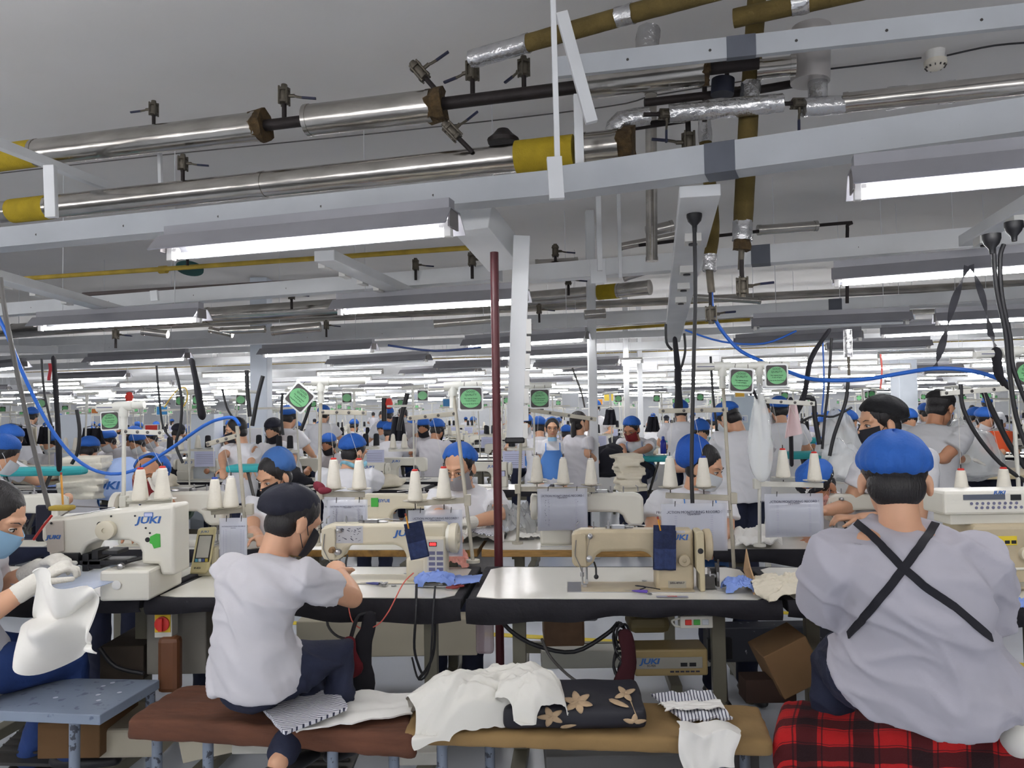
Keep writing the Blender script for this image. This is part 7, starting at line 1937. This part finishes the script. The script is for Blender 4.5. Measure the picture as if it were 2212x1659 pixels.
# scissors, snips
t = thing('scissors', 'red handled scissors under the light blue cloth', 'scissors', PZ(962, 1268, .808) + V((0, -.01, 0)))
for s_ in (-1, 1): b = MB(); b.tube([(.03 + .025 * math.cos(k * .7) + .02 * (s_ > 0), s_ * .012 + .011 * math.sin(k * .7), .003) for k in range(10)], .004, 6); b.build('handle', mat('dark_red_plastic', (130, 40, 36), .4), t)
b = MB(); b.tube([(.01, 0, .003), (-.09, .012, .003)], [.004, .001], 6); b.build('blade', STEEL, t)
for px, py, c, lab in ((805, 1262, (60, 66, 130), 'blue thread snips on the table before the red digit machine'), (1382, 1279, (96, 70, 170), 'purple thread snips with black ribbon on the middle table')):
    t = thing('thread_snips', lab, 'thread snips', PZ(px, py, .806)); t.rotation_euler = (0, 0, -.3)
    for s_ in (-1, 1): b = MB(); b.tube([(-.03, s_ * .001, .004), (.0, s_ * .008, .004), (.03, s_ * .006, .004)], [.002, .004, .005], 6); b.build('handle', mat('snip_%d' % c[0], c, .4), t)
    b = MB(); b.tube([(-.03, 0, .004), (-.06, .0, .004)], [.002, .0005], 5); b.build('blade', STEEL, t)
    if px > 1000: b = MB(); b.tube(smoothpts([(.0, .01, .008), (.02, .03, .014), (-.02, .035, .016), (.03, .045, .01), (.075, .03, .008)], 4), .004, 6, flat=.5); b.build('ribbon', BLKC, t)
t = thing('silver_tassel', 'small silver bobbins and thread ends beside the blue snips', 'bobbins', PZ(826, 1264, .806))
for i, (x, y) in enumerate(((0, 0), (.014, .01), (-.01, .016), (.008, -.012))): b = MB(); b.lathe([(.009, 0), (.009, .002), (.004, .002), (.004, .008), (.009, .008), (.009, .01)], (x, y, 0), n=12); b.build('bobbin', STEEL, t)
# cardboard flap at the right end of the middle table
b = MB(); c = PZ(1630, 1285, .8); q = PZ(1608, 1232, .8)
b.add([V((0, 0, 0)), q - c, q - c + V((.02, .02, .09)), (q - c) * .3 + V((.0, 0, .08)), V((.015, 0, .02))], [(0, 1, 2, 3, 4)]); o = b.build('cardboard_flap', mat('card_light', (190, 156, 118), .9), smooth=0); k = o.modifiers.new('s', 'SOLIDIFY'); k.thickness = .005; o.location = c; tag(o, 'torn cardboard flap standing at the right end of the middle table', 'cardboard')

# ------------------------------------------------ under the tables
def boxpx(name, label, cat, px0, px1, py0, py1, D, dep, m, bevel=.006, parts=None, rot=0):
    A = P(px0, py1, D); B = P(px1, py0, D); c = V(((A.x + B.x) / 2, D, A.z)); w = B.x - A.x; h = B.z - A.z
    t = thing(name, label, cat, c); t.rotation_euler = (0, rot, 0)
    b = MB(); b.b2(-w / 2, w / 2, 0, dep, 0, h); b.build('case', m, t, smooth=0, bevel=bevel)
    if parts: parts(t, w, h)
    return t
def jukibox(t, w, h):
    b = MB(); b.b2(-w * .48, w * .42, -.006, 0, h * .3, h * .72); b.build('front_panel', mat('panel_grey', (150, 148, 140), .4), t, smooth=0, bevel=.002)
    lettering('brand_text', 'JUKI', .03, LOGO, t, (-w * .3, -.0075, h * .58), (math.pi / 2, 0, 0), shear=.2, bold=.001)
    lettering('model_text', 'SC-920', .012, INKD, t, (-w * .28, -.0075, h * .42), (math.pi / 2, 0, 0))
    for x in (.12, .24): b = MB(); b.b2(w * x, w * (x + .09), -.008, -.005, h * .38, h * .52); b.build('digit_window', BLACKM, t, smooth=0)
    b = MB()
    for k in range(6): b.b2(w * (-.02 + k * .07), w * (.03 + k * .07), -.004, 0, h * .15, h * .2)
    b.build('buttons', INKD, t, smooth=0)
boxpx('control_box', 'yellowed motor control box with blue letters hanging under the middle table', 'control box', 1372, 1529, 1402, 1462, 3.15, .14, mat('control_tan', (156, 136, 92), .5), .008, jukibox)
def swb(t, w, h):
    for i, (c, n_) in enumerate((((206, 50, 40), 'red_button'), ((60, 150, 60), 'green_button'), ((200, 206, 212), 'white_label'))):
        b = MB(); b.b2(-w * .36 + i * w * .26, -w * .16 + i * w * .26, -.006, 0, h * .3, h * .75); b.build(n_, mat(n_, c, .4), t, smooth=0, bevel=.002)
    b = MB(); b.tube(smoothpts([(-w / 2, .01, h * .8), (-w / 2 - .03, .01, h * .6), (-w / 2 - .02, .01, h * .2), (-w / 2, .01, h * .1)], 4), .004, 6); b.build('handle_loop', STANDW, t)
boxpx('switch_box', 'cream switch box with red and green buttons under the middle table', 'switch', 1470, 1540, 1331, 1358, 2.98, .05, STANDW, .004, swb)
def rot_sw(t, w, h):
    b = MB(); b.b2(-w * .44, w * .44, -.004, 0, h * .2, h * .82); b.build('yellow_plate', mat('switch_yellow', (226, 190, 40), .5), t, smooth=0)
    b = MB(); b.lathe([(w * .42, 0), (w * .42, .008), (w * .34, .01)], (0, -.004, h * .5), (0, -1, 0), 22); b.box((0, -.02, h * .5), (w * .22, .014, w * .7)); b.build('rotary_knob', REDP, t)
boxpx('rotary_switch', 'cream box with red rotary switch on a yellow plate at the left', 'switch', 333, 371, 1316, 1378, 3.12, .06, STANDW, .004, rot_sw)
boxpx('cable_duct', 'long beige metal duct under the tables left of the maroon pole', 'duct', 640, 1030, 1337, 1422, 3.95, .15, mat('duct_beige', (206, 198, 176), .5), .006)
boxpx('cable_duct', 'lower beige duct under the middle table', 'duct', 1170, 1535, 1402, 1446, 3.95, .12, mat('duct_white', (200, 200, 190), .5), .006)
boxpx('cable_duct', 'dark scuffed duct under the tables at right', 'duct', 1532, 1850, 1352, 1432, 3.9, .12, mat('scuffed_black', (48, 50, 58), .6, vs=30, rgb2=(150, 152, 156), edge=(.68, .72)), .006)
boxpx('outlet_plate', 'black outlet plate beside the table leg', 'outlet', 1530, 1582, 1380, 1425, 3.8, .03, BLACKM, .003)
boxpx('machine_cabinet', 'grey beige cabinet with screws behind the rotary switch', 'cabinet', 316, 445, 1312, 1458, 3.25, .3, mat('cabinet_grey', (134, 130, 122), .55), .006)
boxpx('cardboard_tube', 'brown taped tube standing under the rotary switch', 'tube', 337, 384, 1378, 1500, 3.1, .06, mat('brown_tape', (112, 70, 44), .5), .02)
boxpx('storage_box', 'dark brown box with pale label under the left table', 'box', 215, 310, 1395, 1470, 3.3, .3, mat('dark_box', (64, 54, 44), .8), .004)
boxpx('cardboard_box', 'brown cardboard box under the left stool', 'box', 80, 215, 1560, 1640, 2.9, .3, mat('card_brown', (104, 76, 46), .9), .004)
boxpx('cardboard_box', 'tape wrapped cardboard box under the middle table', 'box', 1176, 1262, 1315, 1398, 3.7, .25, mat('card_wrapped', (118, 88, 62), .5, var=.3, vs=9), .01)
boxpx('cardboard_box', 'tilted open cardboard box left of the strapped person', 'box', 1690, 1790, 1385, 1490, 2.95, .2, mat('card_tilted', (126, 96, 64), .9, var=.1), .004, None, -.45)
boxpx('wooden_box', 'dark brown board behind the bench right end', 'box', 1612, 1720, 1468, 1520, 3.0, .1, mat('dark_board', (56, 38, 30), .8), .003)
boxpx('motor', 'olive motor body under the middle table', 'motor', 1360, 1450, 1334, 1372, 3.3, .16, mat('motor_olive', (120, 108, 74), .5), .03)
boxpx('oil_pan', 'grey oil pan under the beige machine', 'oil pan', 1222, 1292, 1318, 1344, 3.12, .2, mat('pan_grey', (110, 112, 116), .45), .012)
boxpx('oil_pan', 'black oil pan under the woman in navy cap machine', 'oil pan', 675, 728, 1308, 1322, 3.2, .2, BLACKM, .008)
boxpx('hanging_bag', 'clear bag with blue and pink contents hanging by the table leg', 'plastic bag', 1028, 1066, 1345, 1415, 3.4, .08, mat('bag_film_pink', (190, 170, 176), .2, alpha=.6), .015)
boxpx('pedal_unit', 'beige foot pedal unit on the floor under the brown bench', 'pedal', 205, 345, 1575, 1640, 2.95, .3, mat('pedal_beige', (176, 168, 148), .5), .012)
boxpx('floor_duct', 'beige floor channel running under the brown bench', 'duct', 392, 640, 1570, 1625, 3.0, .08, mat('duct_beige', (206, 198, 176), .5), .004, None, -.2)
boxpx('crate', 'grey steel crate under the tan bench', 'crate', 1180, 1640, 1628, 1690, 2.75, .3, mat('crate_grey', (92, 92, 92), .6), .004)
for i, (pts, m_, lab, w_) in enumerate([(((800, 1330, 3.0), (795, 1362, 3.0), (782, 1400, 3.0), (785, 1490, 3.0)), BLKC, 'long black cloth hanging on the knee bar under the left table', .045), (((755, 1385, 2.98), (752, 1410, 2.98), (760, 1440, 2.98)), mat('dark_red_cloth', (98, 16, 28), .9), 'dark red cloth pad beside the black cloth', .045),
    (((1350, 1370, 3.0), (1358, 1430, 3.0), (1345, 1490, 3.0), (1340, 1530, 3.0)), mat('wine_cloth', (60, 16, 26), .9), 'wine coloured cloth hanging under the middle table', .05)]):
    ps = [P(*q) for q in pts]; c = ps[0].copy(); q_ = smoothpts([p - c for p in ps], 5)
    b = MB(); b.tube(q_, [w_ * (.45 + .6 * k / len(q_)) for k in range(len(q_))], 14, flat=.45, up=(0, 1, 0), cap='round')
    b.v = [tuple(V(x) + V((nz(x, 14), nz(x, 14, 4), 0)) * .012) for x in b.v]
    o = b.build('hanging_cloth', m_, smooth=70); o.location = c; tag(o, lab, 'cloth')
# tangle of cables at the control box
b = MB(); rr = random.Random(5); c = P(1335, 1400, 3.02)
for k in range(7):
    r0 = rr.uniform(.035, .06); cx, cz = rr.uniform(-.02, .02), rr.uniform(-.08, .06)
    b.tube([(cx + r0 * .55 * math.cos(a * .42), rr.uniform(-.01, .01) + .02 * math.sin(a * .42 + k), cz + r0 * math.sin(a * .42)) for a in range(16)], .005, 6)
o = b.build('cable_coil', CABLE); o.location = c; tag(o, 'tangled coil of black cables hanging left of the control box', 'cable coil')
t = thing('knee_bar', 'bent black knee lifter bar under the left table', 'knee lifter', P(812, 1325, 3.0)); b = MB(); b.tube(smoothpts([(0, 0, 0), (-.05, 0, 0), (-.075, 0, -.02), (-.1, 0, -.1)], 5), .008, 8); b.build('rod', BLACKM, t)
# plastic gear on the floor
for px, py, lab in ((560, 1615, 'beige pedal plate near the feet of the woman in navy cap'), (900, 1640, 'beige floor bar under the tan bench left end')):
    boxpx('pedal_plate', lab, 'pedal', px - 60, px + 60, py - 15, py + 15, 2.8, .2, STANDW, .004)
KIDS.clear()
for o in [x for x in COL.objects if x.get('label') == 'x']:
    fam = [o] + [c for c in COL.objects if c.parent == o]
    fam += [c for c in COL.objects if c.parent in fam[1:]]
    for q in fam[::-1]: bpy.data.objects.remove(q)
